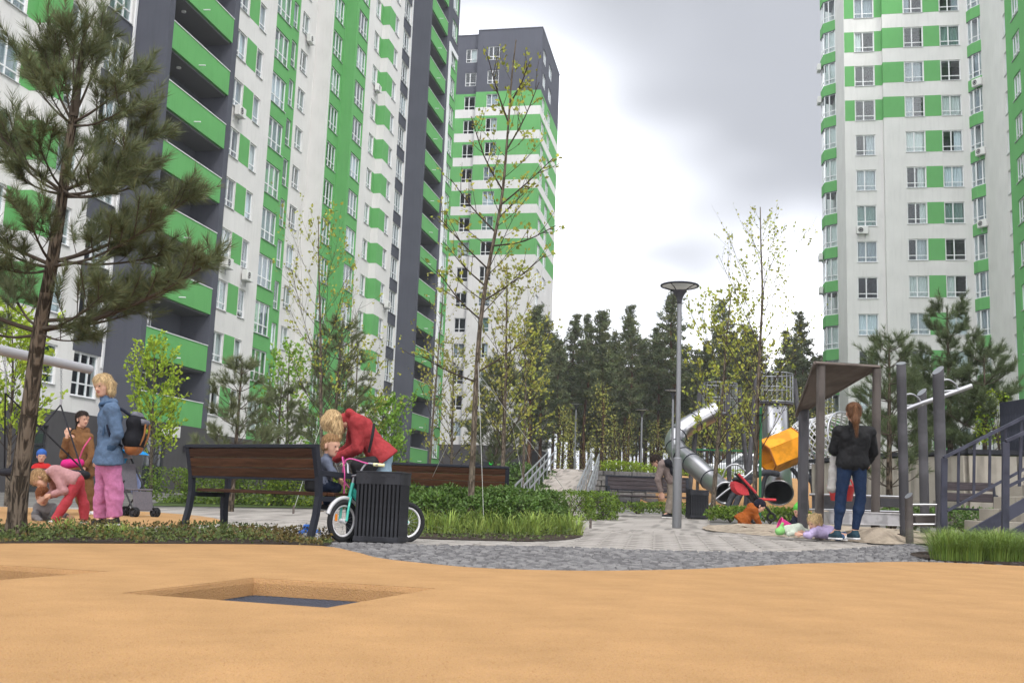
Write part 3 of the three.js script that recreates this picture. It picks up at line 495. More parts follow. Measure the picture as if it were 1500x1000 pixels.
// litter bins of vertical slats under a solid collar
function makeBin(w, h, label, pos, turn) {
  const o = thing('litter_bin', label, 'litter bin', pos, turn, 'slatted litter bins'), d = w * 0.82;
  obj('liner', rb(w - 0.07, h - 0.1, d - 0.07, 0, h / 2 - 0.02, 0, 0.03), M([0.02, 0.02, 0.022], 0.8), o);
  obj('collar', [rb(w, h * 0.17, 0.012, 0, h * 0.9, d / 2, 0.004), rb(w, h * 0.17, 0.012, 0, h * 0.9, -d / 2, 0.004), rb(0.012, h * 0.17, d, -w / 2, h * 0.9, 0, 0.004), rb(0.012, h * 0.17, d, w / 2, h * 0.9, 0, 0.004), rb(w + 0.02, 0.015, d + 0.02, 0, h * 0.985, 0, 0.004)], mSteelGr, o);
  obj('foot_plate', [rb(w, 0.05, 0.012, 0, 0.045, d / 2, 0.004), rb(w, 0.05, 0.012, 0, 0.045, -d / 2, 0.004), rb(0.012, 0.05, d, -w / 2, 0.045, 0, 0.004), rb(0.012, 0.05, d, w / 2, 0.045, 0, 0.004), rb(w - 0.02, 0.02, d - 0.02, 0, 0.012, 0, 0.004)], mSteelGr, o);
  const n = 11, sg = ready(join(rb(0.024, h * 0.77, 0.008, 0, h * 0.44, 0, 0.003))), place = (x, z, t) => { const s = obj('slat', sg, mSteelGr, o); s.position.set(x, 0, z); s.rotation.y = t; };
  for (let i = 0; i < n; i++) { const x = mix(-w / 2 + 0.02, w / 2 - 0.02, i / (n - 1)); place(x, d / 2, 0); place(x, -d / 2, 0); }
  for (let i = 1; i < n - 2; i++) { const z = mix(-d / 2, d / 2, i / (n - 2)); place(-w / 2, z, Math.PI / 2); place(w / 2, z, Math.PI / 2); }
  for (const [x, y] of [[-0.12, 0], [0.05, 0.01], [0.1, 0.012], [0.15, 0.0]]) obj('collar_opening', rb(x < 0 ? 0.045 : 0.035, x < 0 ? 0.05 : 0.025, 0.004, x * w / 0.43, h * 0.92 + y, d / 2 + 0.007, 0.012, 2, [0, 0, x < 0 ? 0.78 : 0]), mDark, o);
  return o;
}
makeBin(0.43, 0.68, 'dark slatted litter bin in front of the mint child bicycle', gnd(557, 796), faceCam - 0.18);
makeBin(0.4, 0.62, 'dark slatted litter bin beside the grey bench below the slide', spot(1022, 22.6), faceCam + 0.1);

// lamps
function makeLamp(label, pos) {
  const o = thing('street_lamp', label, 'street lamp', pos, 0, 'disc lamps on steel poles');
  obj('base_sleeve', lathe([[0, 0], [0.075, 0], [0.075, 1.12], [0.068, 1.14], [0, 1.14]], 20), mLampPole, o);
  obj('pole', lathe([[0, 1.14], [0.043, 1.14], [0.038, 3.72], [0, 3.72]], 18), mLampPole, o);
  obj('lamp_head', lathe([[0, 3.68], [0.04, 3.7], [0.042, 3.76], [0.062, 3.83], [0.115, 3.91], [0.12, 3.925], [0, 3.93]], 24), M([0.06, 0.062, 0.075], 0.5, { metalness: 0.3 }), o);
  const st = []; for (let i = 0; i < 4; i++) { const a = i * Math.PI / 2 + 0.5; st.push(tube([V(Math.cos(a) * 0.1, 3.91, Math.sin(a) * 0.1), V(Math.cos(a) * 0.18, 3.965, Math.sin(a) * 0.18), V(Math.cos(a) * 0.295, 4.01, Math.sin(a) * 0.295)], 0.008, 6, 6)); }
  st.forEach((g) => obj('strut', g, mSteelDk, o));
  obj('reflector_disc', lathe([[0.001, 4.03], [0.24, 4.018], [0.3, 4.005], [0.3, 4.012], [0.2, 4.04], [0.001, 4.06]], 36), M([0.7, 0.7, 0.68], 0.6, { transmission: 0.45, thickness: 0 }), o);
  obj('rim', new THREE.TorusGeometry(0.308, 0.017, 8, 40).rotateX(Math.PI / 2).translate(0, 4.012, 0), mSteelDk, o);
  return o;
}
{
  const l = makeLamp('tall steel lamp post with flat disc head beside the sand area', spot(992, 17));
  copyOf(l, spot(984, 35.4), 0, 'disc lamp post just behind the tall lamp, by the tube slide');
  copyOf(l, spot(938, 43), 0, 'small far lamp post at the end of the stone wall');
  const q = spot(840, 55); q.y = TER; copyOf(l, q, 0, 'far lamp post on the terrace above the ramp');
}

// guy wires of the young trees are built with the trees
// nest swing
{
  const o = thing('nest_swing', 'nest swing hanging from a thick pale tube beam', 'swing', spot(70, 15.2), faceCam), l = loc(o);
  const A = l(131, 541, 16.1), B = l(-170, 476, 12.2), dir = B.clone().sub(A).normalize();
  obj('beam', [cyl(A, B, 0.071, 0.071, 22)], mBeamP, o); obj('beam_cap', new THREE.SphereGeometry(0.071, 16, 8).scale(1, 1, 0.4).applyQuaternion(new THREE.Quaternion().setFromUnitVectors(V(0, 0, 1), dir)).translate(A.x, A.y, A.z), mBeamP, o);
  for (const s of [0, 1]) obj('support_leg', cyl(B.clone().add(V(0.1, -0.05, 0)), V(B.x + (s ? 0.9 : -0.9), -l(0, 0, 1).y * 0 - 0.0, B.z + (s ? -0.6 : 0.6)), 0.06, 0.06, 14), mBeamP, o);
  const c = l(66, 693, 15.3), R = 0.56, ring = []; for (let i = 0; i < 40; i++) { const a = i / 40 * 6.2832; ring.push(V(c.x + R * Math.cos(a), c.y + 0.01 * Math.sin(2 * a), c.z + R * Math.sin(a))); }
  obj('nest_ring', tube(ring, 0.058, 60, 10, true), M([0.025, 0.025, 0.03], 0.85), o);
  const net = []; for (let i = -4; i <= 4; i++) { const x = i * 0.12, z = Math.sqrt(Math.max(0.01, R * R - x * x)); net.push(tube([V(c.x + x, c.y, c.z - z), V(c.x + x, c.y - 0.13, c.z), V(c.x + x, c.y, c.z + z)], 0.01, 10, 5), tube([V(c.x - z, c.y, c.z + x), V(c.x, c.y - 0.13, c.z + x), V(c.x + z, c.y, c.z + x)], 0.01, 10, 5)); }
  obj('net', net, mRope, o);
  const hang = (px, py, d, px2, py2, n, f) => { const p = l(px, py, d), q = l(px2, py2, d + 0.2); obj('chain', Array.from({ length: n }, (_, i) => new THREE.TorusGeometry(0.014, 0.004, 5, 10).scale(1, 1.5, 1).rotateY(i % 2 ? Math.PI / 2 : 0).translate(mix(p.x, q.x, i / n), mix(p.y, q.y, i / n), mix(p.z, q.z, i / n))), mGalv, o); obj('shackle', rb(0.1, 0.05, 0.05, p.x, p.y + 0.01, p.z, 0.02), mGalv, o); obj('ferrule', cyl(q, q.clone().add(V(0, -0.09, 0)), 0.02, 0.02, 8), mBeamP, o); const e = q.clone().add(V(0, -0.09, 0)); for (const a of f) { const t = V(c.x + R * Math.cos(a), c.y + 0.05, c.z + R * Math.sin(a)); obj('rope', cyl(e, t, 0.012, 0.012, 7), mRope, o); } };
  hang(89, 534, 15.4, 89, 584, 14, [0.1, 2.2]); hang(6, 516, 14.4, 8, 566, 14, [2.9, 5.6]);
}

// sand play house: triangular folded roof on three posts
{
  const o = thing('play_shelter', 'brown triangular sheet roof on posts over the sand tray', 'shelter', spot(1230, 14), faceCam), l = loc(o);
  const A = l(1166, 609, 15.4), B = l(1194, 531, 13.5), C = l(1289, 537, 13.8), n = C.clone().sub(B).cross(A.clone().sub(B)).normalize().multiplyScalar(0.025), mid = A.clone().lerp(C, 0.5).add(V(0, -0.05, 0)), v = [], tri = (p, q, r) => v.push(p.x, p.y, p.z, q.x, q.y, q.z, r.x, r.y, r.z);
  const N = 8, gp = (i, j) => { const u = i / N, w = j / N, p = B.clone().multiplyScalar(1 - u).add(A.clone().multiplyScalar(u * (1 - w))).add(C.clone().multiplyScalar(u * w)); p.y -= 0.22 * u * (1 - u) * (1 - w); return p; };
  for (const s of [0, 1]) for (let i = 0; i < N; i++) for (let j = 0; j < N; j++) { const q = (a, b) => gp(a, b).add(n.clone().multiplyScalar(s)); tri(q(i, j), q(i + 1, j), q(i + 1, j + 1)); tri(q(i, j), q(i + 1, j + 1), q(i, j + 1)); }
  obj('roof_sheet', [T3(v), ...[[A, B], [B, C], [C, A]].map(([p, q]) => cyl(p, q, 0.02, 0.02, 8))], M([0.15, 0.125, 0.11], 0.6, { map: rep(tStain, 0.7) }), o);
  const post = (px, yt, yb, d, m, r) => { const t = l(px, yt, d), b = l(px - (yb - yt) * 0.012, yb, d); b.y = -0.1; return obj('post', cyl(b, t, r, r, 20), m, o); };
  post(1203, 532, 786, 13.6, mPostBr, 0.056); post(1285, 540, 788, 13.8, mPostBr, 0.056); post(1178, 600, 780, 15.2, mPostGr, 0.075);
  // tray and boards
  const y0 = l(1270, 769, 13.9).y, x0 = l(1209, 760, 13.9).x, x1 = l(1329, 760, 13.9).x, z = l(1270, 760, 13.9).z, w = x1 - x0, xc = (x0 + x1) / 2;
  obj('sand_tray', [rb(w, 0.15, 0.015, xc, y0 + 0.085, z + 0.22, 0.004), rb(w, 0.15, 0.015, xc, y0 + 0.085, z - 0.22, 0.004), rb(0.015, 0.15, 0.44, x0, y0 + 0.085, z, 0.004), rb(0.015, 0.15, 0.44, x1, y0 + 0.085, z, 0.004), rb(w, 0.012, 0.44, xc, y0 + 0.02, z, 0.004), rb(w + 0.03, 0.016, 0.03, xc, y0 + 0.163, z + 0.225, 0.004), rb(w + 0.03, 0.014, 0.03, xc, y0 + 0.01, z + 0.225, 0.004)], M([0.5, 0.49, 0.5], 0.4, { metalness: 0.5, map: rep(tStain, 2) }), o);
  const sd = new THREE.PlaneGeometry(w - 0.05, 0.4, 40, 14).rotateX(-Math.PI / 2), sp = sd.attributes.position; for (let i = 0; i < sp.count; i++) sp.setY(i, 0.09 * fbm3(sp.getX(i) * 6, 3, sp.getZ(i) * 6, 3)); sd.translate(xc, y0 + 0.1, z); sd.computeVertexNormals(); obj('tray_sand', sd, mSand, o);
  for (const [a, c, yy, hh] of [[1190, 1228, 725, 20], [1232, 1280, 726, 19], [1290, 1318, 728, 14]]) { const p = l(a, yy, 14.6), q = l(c, yy, 14.6), b = obj('side_board', [rb(q.x - p.x, hh / 105, 0.03, (p.x + q.x) / 2, p.y - hh / 210, p.z, 0.006)], mPostGr, o); }
  for (const yy of [724, 746]) { const p = l(1186, yy, 14.55), q = l(1330, yy + 4, 14.3); obj('rail', cyl(p, q, 0.018, 0.018, 10), mInox, o); }
  for (const yy of [737, 752, 766]) { const p = l(1335, yy + 2, 13.4), q = l(1376, yy + 2, 13.4); obj('end_rail', cyl(p, q, 0.016, 0.016, 10), mInox, o); }
  obj('rail_upright', cyl(l(1372, 738, 13.4), l(1372, 770, 13.4), 0.014, 0.014, 8), mInox, o);
  obj('side_tray', [rb(0.3, 0.16, 0.3, l(1352, 761, 13.7).x, l(1352, 761, 13.7).y, l(1352, 761, 13.7).z, 0.01)], mPostBr, o);
}
// free standing posts with slanted tops and a tube
{
  const post = (px, yt, d, r, m, label, cut) => { const p = spot(px, d), o = thing('play_post', label, 'post', p, faceCam, 'slanted play posts'), l = loc(o), h = l(px + 6, yt, d).y; const g = new THREE.CylinderGeometry(r, r, h + 0.2, 24, 1).translate(0, h / 2 - 0.1, 0), q = g.attributes.position; for (let i = 0; i < q.count; i++) if (q.getY(i) > h / 2) q.setY(i, q.getY(i) + (q.getX(i) * cut - r * Math.abs(cut)) * 1 + q.getZ(i) * -0.4); g.computeVertexNormals(); obj('shaft', toCreasedNormals(g, 0.6), m, o); const lid = new THREE.CircleGeometry(r * 0.98, 24).rotateX(-Math.PI / 2), u = lid.attributes.position; for (let i = 0; i < u.count; i++) u.setY(i, h + u.getX(i) * cut - r * Math.abs(cut) + u.getZ(i) * -0.4 + 0.003); obj('end_plate', lid, mGalv, o); return o; };
  post(1325, 526, 13.7, 0.062, mPostGr, 'tall grey post with slanted top nearest the sand tray', 0.25);
  post(1355, 566, 16, 0.07, mPostGr, 'shorter grey post standing behind the tall slanted posts', 0.8);
  post(1380, 532, 13.4, 0.072, mPostGr, 'tall grey post with slanted top beside the stair rail', 0.75);
  post(1332, 722, 13.2, 0.048, mPostBr, 'knee high brown post at the end of the sand tray', 0.7);
  const o = thing('climbing_bar', 'steel tube bar with curved hand grips between the tall posts', 'play bar', spot(1375, 15), faceCam), l = loc(o);
  obj('tube', cyl(l(1326, 600, 14), l(1424, 565, 14), 0.034, 0.034, 16), mInox, o);
  obj('end_cap', cyl(l(1423.5, 565.2, 14), l(1425, 564.6, 14), 0.03, 0.03, 14), mDark, o);
  for (const [px, py] of [[1327, 577], [1381, 556]]) obj('hand_grip', [tube([l(px, py + 1, 14), l(px + 9, py, 14), l(px + 19, py + 6, 14), l(px + 24, py + 15, 14)], 0.012, 14, 8), cyl(l(px, py + 1, 14), l(px, py + 17, 14), 0.012, 0.012, 8), cyl(l(px, py + 17, 14), l(px + 24, py + 15, 14), 0.012, 0.012, 8), rb(0.05, 0.05, 0.06, l(px + 23, py + 15, 14).x, l(px + 23, py + 15, 14).y, l(px + 23, py + 15, 14).z, 0.01)], mGalv, o);
}
// stair with steel railings at the right
{
  const o = thing('outdoor_stair', 'concrete stair with dark steel railings beside the ornamental grass', 'stair', spot(1440, 12.4), faceCam), l = loc(o), mS = M([0.06, 0.062, 0.085], 0.55, { map: rep(tStain, 1.2) });
  for (let i = 0; i < 7; i++) { const p = l(1432 + i * 24, 789 - i * 17.5, 12.6); obj('step', rb(1.4, 0.16, 1.2, p.x + 0.7, 0.02 + 0.155 * (i + 0.5), p.z - 0.2 - i * 0.02, 0.012), mConcrete, o); }
  const rail = (name, pts, d, w, h) => { for (let i = 0; i + 1 < pts.length; i++) obj(name, bar(l(...pts[i], d), l(...pts[i + 1], d), w, h), mS, o); };
  rail('stringer', [[1394, 800], [1560, 706]], 11.9, 0.05, 0.13); rail('hand_rail', [[1383, 670], [1560, 581]], 11.9, 0.05, 0.035); rail('lower_rail', [[1388, 748], [1560, 655]], 11.9, 0.03, 0.03);
  for (let i = 0; i < 6; i++) { const x = 1405 + i * 23; obj('baluster', bar(l(x - 1, 737 - (x - 1405) * 0.53, 11.9), l(x, 660 - (x - 1405) * 0.503, 11.9), 0.028, 0.02), mS, o); }
  obj('rail_post', bar(l(1382, 803, 11.9), l(1384, 671, 11.9), 0.06, 0.06), mS, o);
  rail('hand_rail', [[1474, 646], [1560, 606]], 11.0, 0.05, 0.035); rail('lower_rail', [[1474, 714], [1560, 672]], 11.0, 0.03, 0.03); rail('stringer', [[1476, 790], [1560, 742]], 11.0, 0.05, 0.12);
  obj('rail_post', bar(l(1473, 812, 11), l(1474, 648, 11), 0.065, 0.065), mS, o);
  for (let i = 0; i < 3; i++) obj('baluster', bar(l(1494 + i * 22, 712 - i * 11, 11), l(1496 + i * 22, 640 - i * 10, 11), 0.028, 0.02), mS, o);
}
// concrete retaining wall of board marked panels, coping, slatted fence above
{
  const pts = [spot(1195, 26), spot(1300, 22.4), spot(1420, 20.2), spot(1640, 19.6)], o = thing('retaining_wall', 'pale board marked concrete wall behind the posts and stair', 'wall');
  for (let i = 0; i + 1 < pts.length; i++) { const a = pts[i], b = pts[i + 1], n = Math.max(1, Math.round(a.distanceTo(b) / 0.9)); for (let k = 0; k < n; k++) { const p = a.clone().lerp(b, k / n), q = a.clone().lerp(b, (k + 1) / n), m = p.clone().add(q).multiplyScalar(0.5), len = p.distanceTo(q); const g = obj('panel', rb(len - 0.012, 1.75, 0.2, 0, 0, 0, 0.01, 1), mConcrete, o); g.position.set(m.x, 0.78 + (k % 2) * 0.004, m.z); g.rotation.y = Math.atan2(-(q.z - p.z), q.x - p.x); } obj('coping', bar(V(a.x, 1.73, a.z - 0.05), V(b.x, 1.73, b.z - 0.05), 0.34, 0.09), mSteelGr, o); }
  const f = thing('slat_fence', 'dark blue grey vertical slat fence on the upper terrace', 'fence'), a = at(1468, 600, 21), b = at(1640, 560, 17.5); a.y = b.y = TER - 0.05; const n = 34;
  for (let k = 0; k < n; k++) { const p = a.clone().lerp(b, k / n), s = obj('slat', rb(0.1, 1.05 + 0, 0.03, 0, 0, 0, 0.006, 1), M_slat, f); s.position.set(p.x, TER + 0.5, p.z); s.rotation.y = Math.atan2(-(b.z - a.z), b.x - a.x); }
  obj('fence_rail', [bar(V(a.x, TER + 0.8, a.z - 0.04), V(b.x, TER + 0.8, b.z - 0.04), 0.05, 0.06)], mSteelGr, f);
}
// metal armchair bench by the concrete wall
{
  const o = thing('garden_seat', 'dark metal seat with arms in front of the concrete wall', 'seat', spot(1422, 15.8), faceCam - 0.35);
  for (const s of [-0.36, 0.36]) obj('side_frame', [tube([V(s, 0, 0.28), V(s, 0.4, 0.26), V(s, 0.6, 0.2), V(s, 0.6, -0.2)], 0.022, 14, 7), tube([V(s, 0, -0.25), V(s, 0.42, -0.2), V(s, 0.82, -0.34)], 0.022, 12, 7)], mSteelDk, o);
  for (let i = 0; i < 4; i++) obj('seat_slat', rb(0.7, 0.025, 0.1, 0, 0.42, 0.2 - i * 0.115, 0.005), mSteelDk, o);
  for (let i = 0; i < 2; i++) obj('back_slat', rb(0.7, 0.13, 0.025, 0, 0.6 + i * 0.17, -0.26 - i * 0.05, 0.005, 2, [-0.25, 0, 0]), mBoardG[0], o);
}
const mGalvD = M([0.3, 0.31, 0.33], 0.45, { metalness: 0.6 });
// ---------- slide towers beyond the bench ----------
{
  const o = thing('tube_slide', 'bent steel tube slide with open mouth above the orange slope', 'slide', spot(1020, 36), faceCam), l = loc(o);
  const P = [[1063, 722, 32.7], [1046, 707, 33.8], [1018, 682, 34.8], [996, 664, 35.8], [988, 648, 36.4], [997, 632, 36.8], [1020, 617, 37], [1050, 601, 37.2]].map((p) => l(...p));
  const c = new THREE.CatmullRomCurve3(P), r = 0.335;
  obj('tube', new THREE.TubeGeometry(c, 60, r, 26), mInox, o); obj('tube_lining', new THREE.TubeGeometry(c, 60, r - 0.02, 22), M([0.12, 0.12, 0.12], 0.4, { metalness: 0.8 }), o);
  for (const t of [0.003, 0.22, 0.4, 0.5, 0.61, 0.72, 0.86]) { const p = c.getPointAt(t), d = c.getTangentAt(t); obj('seam_ring', new THREE.TorusGeometry(r + 0.005, t < 0.01 ? 0.04 : 0.018, 8, 30).applyQuaternion(new THREE.Quaternion().setFromUnitVectors(V(0, 0, 1), d)).translate(p.x, p.y, p.z), t < 0.01 ? mInox : mSteelDk, o); }
  obj('run_out', [tube([l(1064, 735, 33.5), l(1076, 744, 33), l(1092, 747, 32.6)], 0.05, 10, 8), rb(0.5, 0.05, 0.9, l(1074, 745, 33).x, 0.1, l(1074, 745, 33).z, 0.02, 2, [0, -0.6, 0])], mInox, o);
  for (const [px, py, d] of [[1022, 690, 34.6], [996, 668, 36]]) { const p = l(px, py, d); obj('support', cyl(V(p.x, -0.1, p.z), p, 0.05, 0.05, 10), mPostBr, o); }
}
function cageTower(label, px, d, yTop, yMid, legs) {
  const o = thing('slide_tower', label, 'play tower', spot(px, d), faceCam), l = loc(o), t = l(px, yTop, d), m = l(px, yMid, d), r = 0.62;
  for (const y of [t.y, (t.y + m.y) / 2, m.y]) obj('ring', new THREE.TorusGeometry(r, 0.018, 7, 32).rotateX(Math.PI / 2).translate(t.x, y, t.z), mGalvD, o);
  for (let i = 0; i < 22; i++) { const a = i / 22 * 6.2832; obj('cage_bar', cyl(V(t.x + r * Math.cos(a), m.y, t.z + r * Math.sin(a)), V(t.x + r * Math.cos(a), t.y, t.z + r * Math.sin(a)), 0.009, 0.009, 6), mGalvD, o); }
  for (const [a, b] of legs) obj('leg', cyl(V(t.x + a * 1.2, -0.2, t.z + b), V(t.x + a * 0.75, t.y - 0.1, t.z + b * 0.8), 0.085, 0.085, 12), mPostGr, o);
  obj('deck', cyl(V(t.x, m.y - 0.08, t.z), V(t.x, m.y, t.z), r, r, 26), mPostGr, o);
  return [o, l, t, m, r];
}
cageTower('round barred lookout at the top of the bent tube slide', 1055, 38, 562, 607, [[-1, 0.3], [1, -0.3], [0.2, 0.7]]);
{
  const [o, l, t, m] = cageTower('barred lookout tower with upright steel tube beside the orange tunnel', 1135, 36, 548, 590, [[-0.9, 0.3], [1, -0.3]]);
  const a = l(1134, 591, 36), b = l(1136, 640, 35.6), c = l(1139, 690, 34.6), e = l(1141, 722, 33.4);
  const cv = new THREE.CatmullRomCurve3([a, b, c, e]), r = 0.45;
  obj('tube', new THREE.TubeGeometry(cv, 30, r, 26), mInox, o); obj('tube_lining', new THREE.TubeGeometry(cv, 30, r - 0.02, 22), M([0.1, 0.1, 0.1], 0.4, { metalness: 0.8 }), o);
  for (const k of [0.01, 0.36, 0.995]) { const p = cv.getPointAt(k), d = cv.getTangentAt(k); obj('seam_ring', new THREE.TorusGeometry(r + 0.006, 0.025, 8, 30).applyQuaternion(new THREE.Quaternion().setFromUnitVectors(V(0, 0, 1), d)).translate(p.x, p.y, p.z), mInox, o); }
  for (const [x, y] of [[1131, 596], [1135, 599], [1130, 607], [1138, 606], [1133, 610]]) { const p = l(x, y, 35.6); obj('bolt', new THREE.SphereGeometry(0.03, 10, 6).translate(p.x, p.y, p.z + 0.4), mSteelGr, o); }
}
{ // orange six sided crawl tunnel
  const o = thing('crawl_tunnel', 'six sided orange crawl tunnel hung beside the upright steel tube', 'play tunnel', spot(1145, 33.5), faceCam), l = loc(o);
  const a = l(1122, 670, 33.2), b = l(1169, 651, 33.5), d = b.clone().sub(a), len = d.length(), q = new THREE.Quaternion().setFromUnitVectors(V(0, 1, 0), d.clone().normalize());
  const body = (r, L2) => new THREE.CylinderGeometry(r, r * 0.98, L2, 6, 1, true).rotateY(0.35);
  for (let i = 0; i < 6; i++) { const t0 = 0.75 + i * Math.PI / 3, t1 = t0 + Math.PI / 3, r = 0.58, p = (t, y) => [r * Math.sin(t), y, r * Math.cos(t)], ri = r - 0.035, pi = (t, y) => [ri * Math.sin(t), y, ri * Math.cos(t)]; const A = p(t0 + 0.006, -len / 2), B = p(t1 - 0.006, -len / 2), C = p(t1 - 0.006, len / 2), D = p(t0 + 0.006, len / 2), E = pi(t0, -len / 2), F = pi(t1, -len / 2), H = pi(t1, len / 2), I = pi(t0, len / 2); const g = T3([...A, ...B, ...C, ...A, ...C, ...D, ...E, ...H, ...F, ...E, ...I, ...H, ...A, ...E, ...F, ...A, ...F, ...B, ...D, ...C, ...H, ...D, ...H, ...I]); g.applyQuaternion(q).translate((a.x + b.x) / 2, (a.y + b.y) / 2, (a.z + b.z) / 2); obj('side_panel', g, mOrange, o); }
  for (const [p, s] of [[a, 1], [b, 1]]) obj('end_ring', new THREE.TorusGeometry(0.57, 0.03, 6, 6).rotateX(Math.PI / 2).rotateY(0.75 + Math.PI / 6).applyQuaternion(q).translate(p.x, p.y, p.z), M([0.35, 0.12, 0.02], 0.5), o);
  for (const [x, y, x2] of [[1130, 690, 1112], [1160, 686, 1182]]) { const p = l(x, y, 33.4), e = l(x2, 752, 33); obj('support', tube([p, l((x + x2) / 2, 700, 33.2), V(e.x, -0.1, e.z)], 0.07, 12, 10), mSteelGr, o); }
}
{ // net tube
  const o = thing('net_tunnel', 'round rope net tunnel of white mesh behind the shelter roof', 'play net', spot(1205, 33), faceCam), l = loc(o), a = l(1182, 652, 33.8), b = l(1238, 640, 32.6), d = b.clone().sub(a), len = d.length(), q = new THREE.Quaternion().setFromUnitVectors(V(0, 0, 1), d.clone().normalize()), R = 0.78, mN = M([0.55, 0.55, 0.55], 0.7);
  const put = (g) => g.applyQuaternion(q).translate(a.x, a.y, a.z), ropes = [];
  for (let i = 0; i < 20; i++) for (const s of [1, -1]) { const pts = []; for (let k = 0; k <= 10; k++) { const t = i / 20 * 6.2832 + s * k / 10 * 2.2; pts.push(V(R * Math.cos(t), R * Math.sin(t), len * k / 10)); } ropes.push(put(tube(pts, 0.02, 20, 5))); }
  obj('rope_net', ropes, mN, o); for (const k of [0, 0.5, 1]) obj('hoop', put(new THREE.TorusGeometry(R + 0.02, 0.03, 7, 36).translate(0, 0, len * k)), mGalv, o);
  for (const k of [0.1, 0.95]) { const p = a.clone().lerp(b, k); obj('support', tube([V(p.x, p.y - R, p.z), V(p.x + 0.1, 0.5, p.z), V(p.x + 0.3, -0.2, p.z)], 0.06, 10, 10), mSteelGr, o); }
}
{ // climbing hoops of bent tube in front of the slope
  const o = thing('climbing_hoops', 'bent grey tubes and hoops between the slide mouth and the red stroller', 'climbing frame', spot(1090, 31), faceCam), l = loc(o);
  for (const [m, r, ...p] of [[mInox, 0.035, [1030, 748, 31], [1060, 722, 31], [1090, 700, 31], [1115, 678, 31.2]], [mSteelGr, 0.09, [1062, 752, 30.5], [1076, 722, 31], [1096, 702, 31], [1120, 692, 31], [1140, 694, 31.2]], [mSteelGr, 0.085, [1072, 752, 30.2], [1088, 718, 30.6], [1100, 704, 31]], [mInox, 0.03, [1058, 700, 32], [1066, 684, 32], [1080, 680, 32], [1092, 690, 32]], [mInox, 0.03, [1068, 712, 32], [1078, 698, 32], [1092, 698, 32], [1098, 714, 32]], [mSteelGr, 0.08, [1178, 692, 31], [1190, 706, 31], [1198, 730, 31], [1202, 752, 31]]]) obj('bent_tube', tube(p.map((q) => l(...q)), r, 24, 10), m, o);
}
// orange rubber slope between play yard and terrace
{
  const top = [[938, 44.5], [1000, 43.5], [1100, 43], [1205, 42.6]], n = 26, v = [], row = (k, up) => { const t = k / n * (top.length - 1), i = Math.min(top.length - 2, Math.floor(t)), f = t - i, px = mix(top[i][0], top[i + 1][0], f), d = mix(top[i][1], top[i + 1][1], f) - 0.3; const p = spot(px, up ? d : d - 7.5 + 1.2 * Math.sin(k * 0.5)); p.y = up ? TER + 0.06 + 0.06 * Math.sin(k * 0.4) : p.y + 0.01; return p; };
  const J = 10; for (let k = 0; k < n; k++) for (let j = 0; j < J; j++) { const q = (a, b) => { const lo = row(a, 0), hi = row(a, 1), t = b / J, p = lo.clone().lerp(hi, t); p.y = mix(lo.y, hi.y, sm(t)); return p; }; const A = q(k, j), B = q(k + 1, j), C = q(k + 1, j + 1), D = q(k, j + 1); for (const p of [A, B, C, A, C, D]) v.push(p.x, p.y, p.z); }
  const sg = mergeVertices(T3(v).deleteAttribute('normal')); sg.computeVertexNormals(); struct('rubber_slope', sg, M([0.525, 0.315, 0.157], 0.95, { map: rep(tRub, 1.15) }));
}
// stone terrace wall of stacked courses, ramp with railings
{
  const o = thing('stone_wall', 'low grey terrace wall of stacked stone courses', 'wall'), a = spot(852, 39), b = spot(946, 39), R = rng(9), d = b.clone().sub(a), len = d.length(), turn = Math.atan2(-d.z, d.x), ms = [M([0.2, 0.2, 0.21], 0.9, { map: rep(tConc, 0.8) }), M([0.27, 0.265, 0.265], 0.9, { map: rep(tConc, 0.8) }), M([0.15, 0.15, 0.16], 0.9, { map: rep(tConc, 0.8) })];
  for (let c = 0; c < 7; c++) { let x = -R() * 0.3; while (x < len) { const w = 0.35 + R() * 0.6, s = obj('stone', rb(w - 0.02, 0.175, 0.3, 0, 0, 0, 0.02, 1), ms[R() * 3 | 0], o), m = a.clone().lerp(b, (x + w / 2) / len); s.position.set(m.x, 0.5 + c * 0.19, m.z + 0.05 * R()); s.rotation.y = turn; x += w; } }
  const r = thing('ramp', 'pale concrete ramp climbing to the terrace between steel handrails', 'ramp'), p0 = spot(806, 28), p1 = spot(837, 39.5); p0.y = 0.3; p1.y = TER + 0.02; const side = V(Math.cos(YAW), 0, -Math.sin(YAW));
  const q = (p, s, y = 0) => p.clone().addScaledVector(side, s).add(V(0, y, 0)), A = q(p0, -0.75), B = q(p0, 0.75), C = q(p1, 0.75), D = q(p1, -0.75), A2 = q(p0, -0.75, -0.4), B2 = q(p0, 0.75, -0.4), C2 = q(p1, 0.75, -0.6), D2 = q(p1, -0.75, -0.6), v = []; for (const t of [[A, B, C], [A, C, D], [A2, C2, B2], [A2, D2, C2], [A, D, D2], [A, D2, A2], [B, B2, C2], [B, C2, C], [A, A2, B2], [A, B2, B]]) for (const p of t) v.push(p.x, p.y, p.z);
  obj('deck', T3(v), M([0.42, 0.39, 0.37], 0.9, { map: rep(tConc, 0.5) }), r);
  for (const s of [-0.95, -0.72, 0.72, 1.0]) { for (const h of [0.32, 0.6]) obj('hand_rail', cyl(q(p0, s, h), q(p1, s, h), 0.03, 0.03, 8), mGalv, r); for (let k = 0; k <= 7; k++) { const p = p0.clone().lerp(p1, k / 7); obj('rail_post', cyl(q(p, s, -0.2), q(p, s, 0.6), 0.022, 0.022, 7), s === 0.78 ? mSteelDk : mGalv, r); } }
}
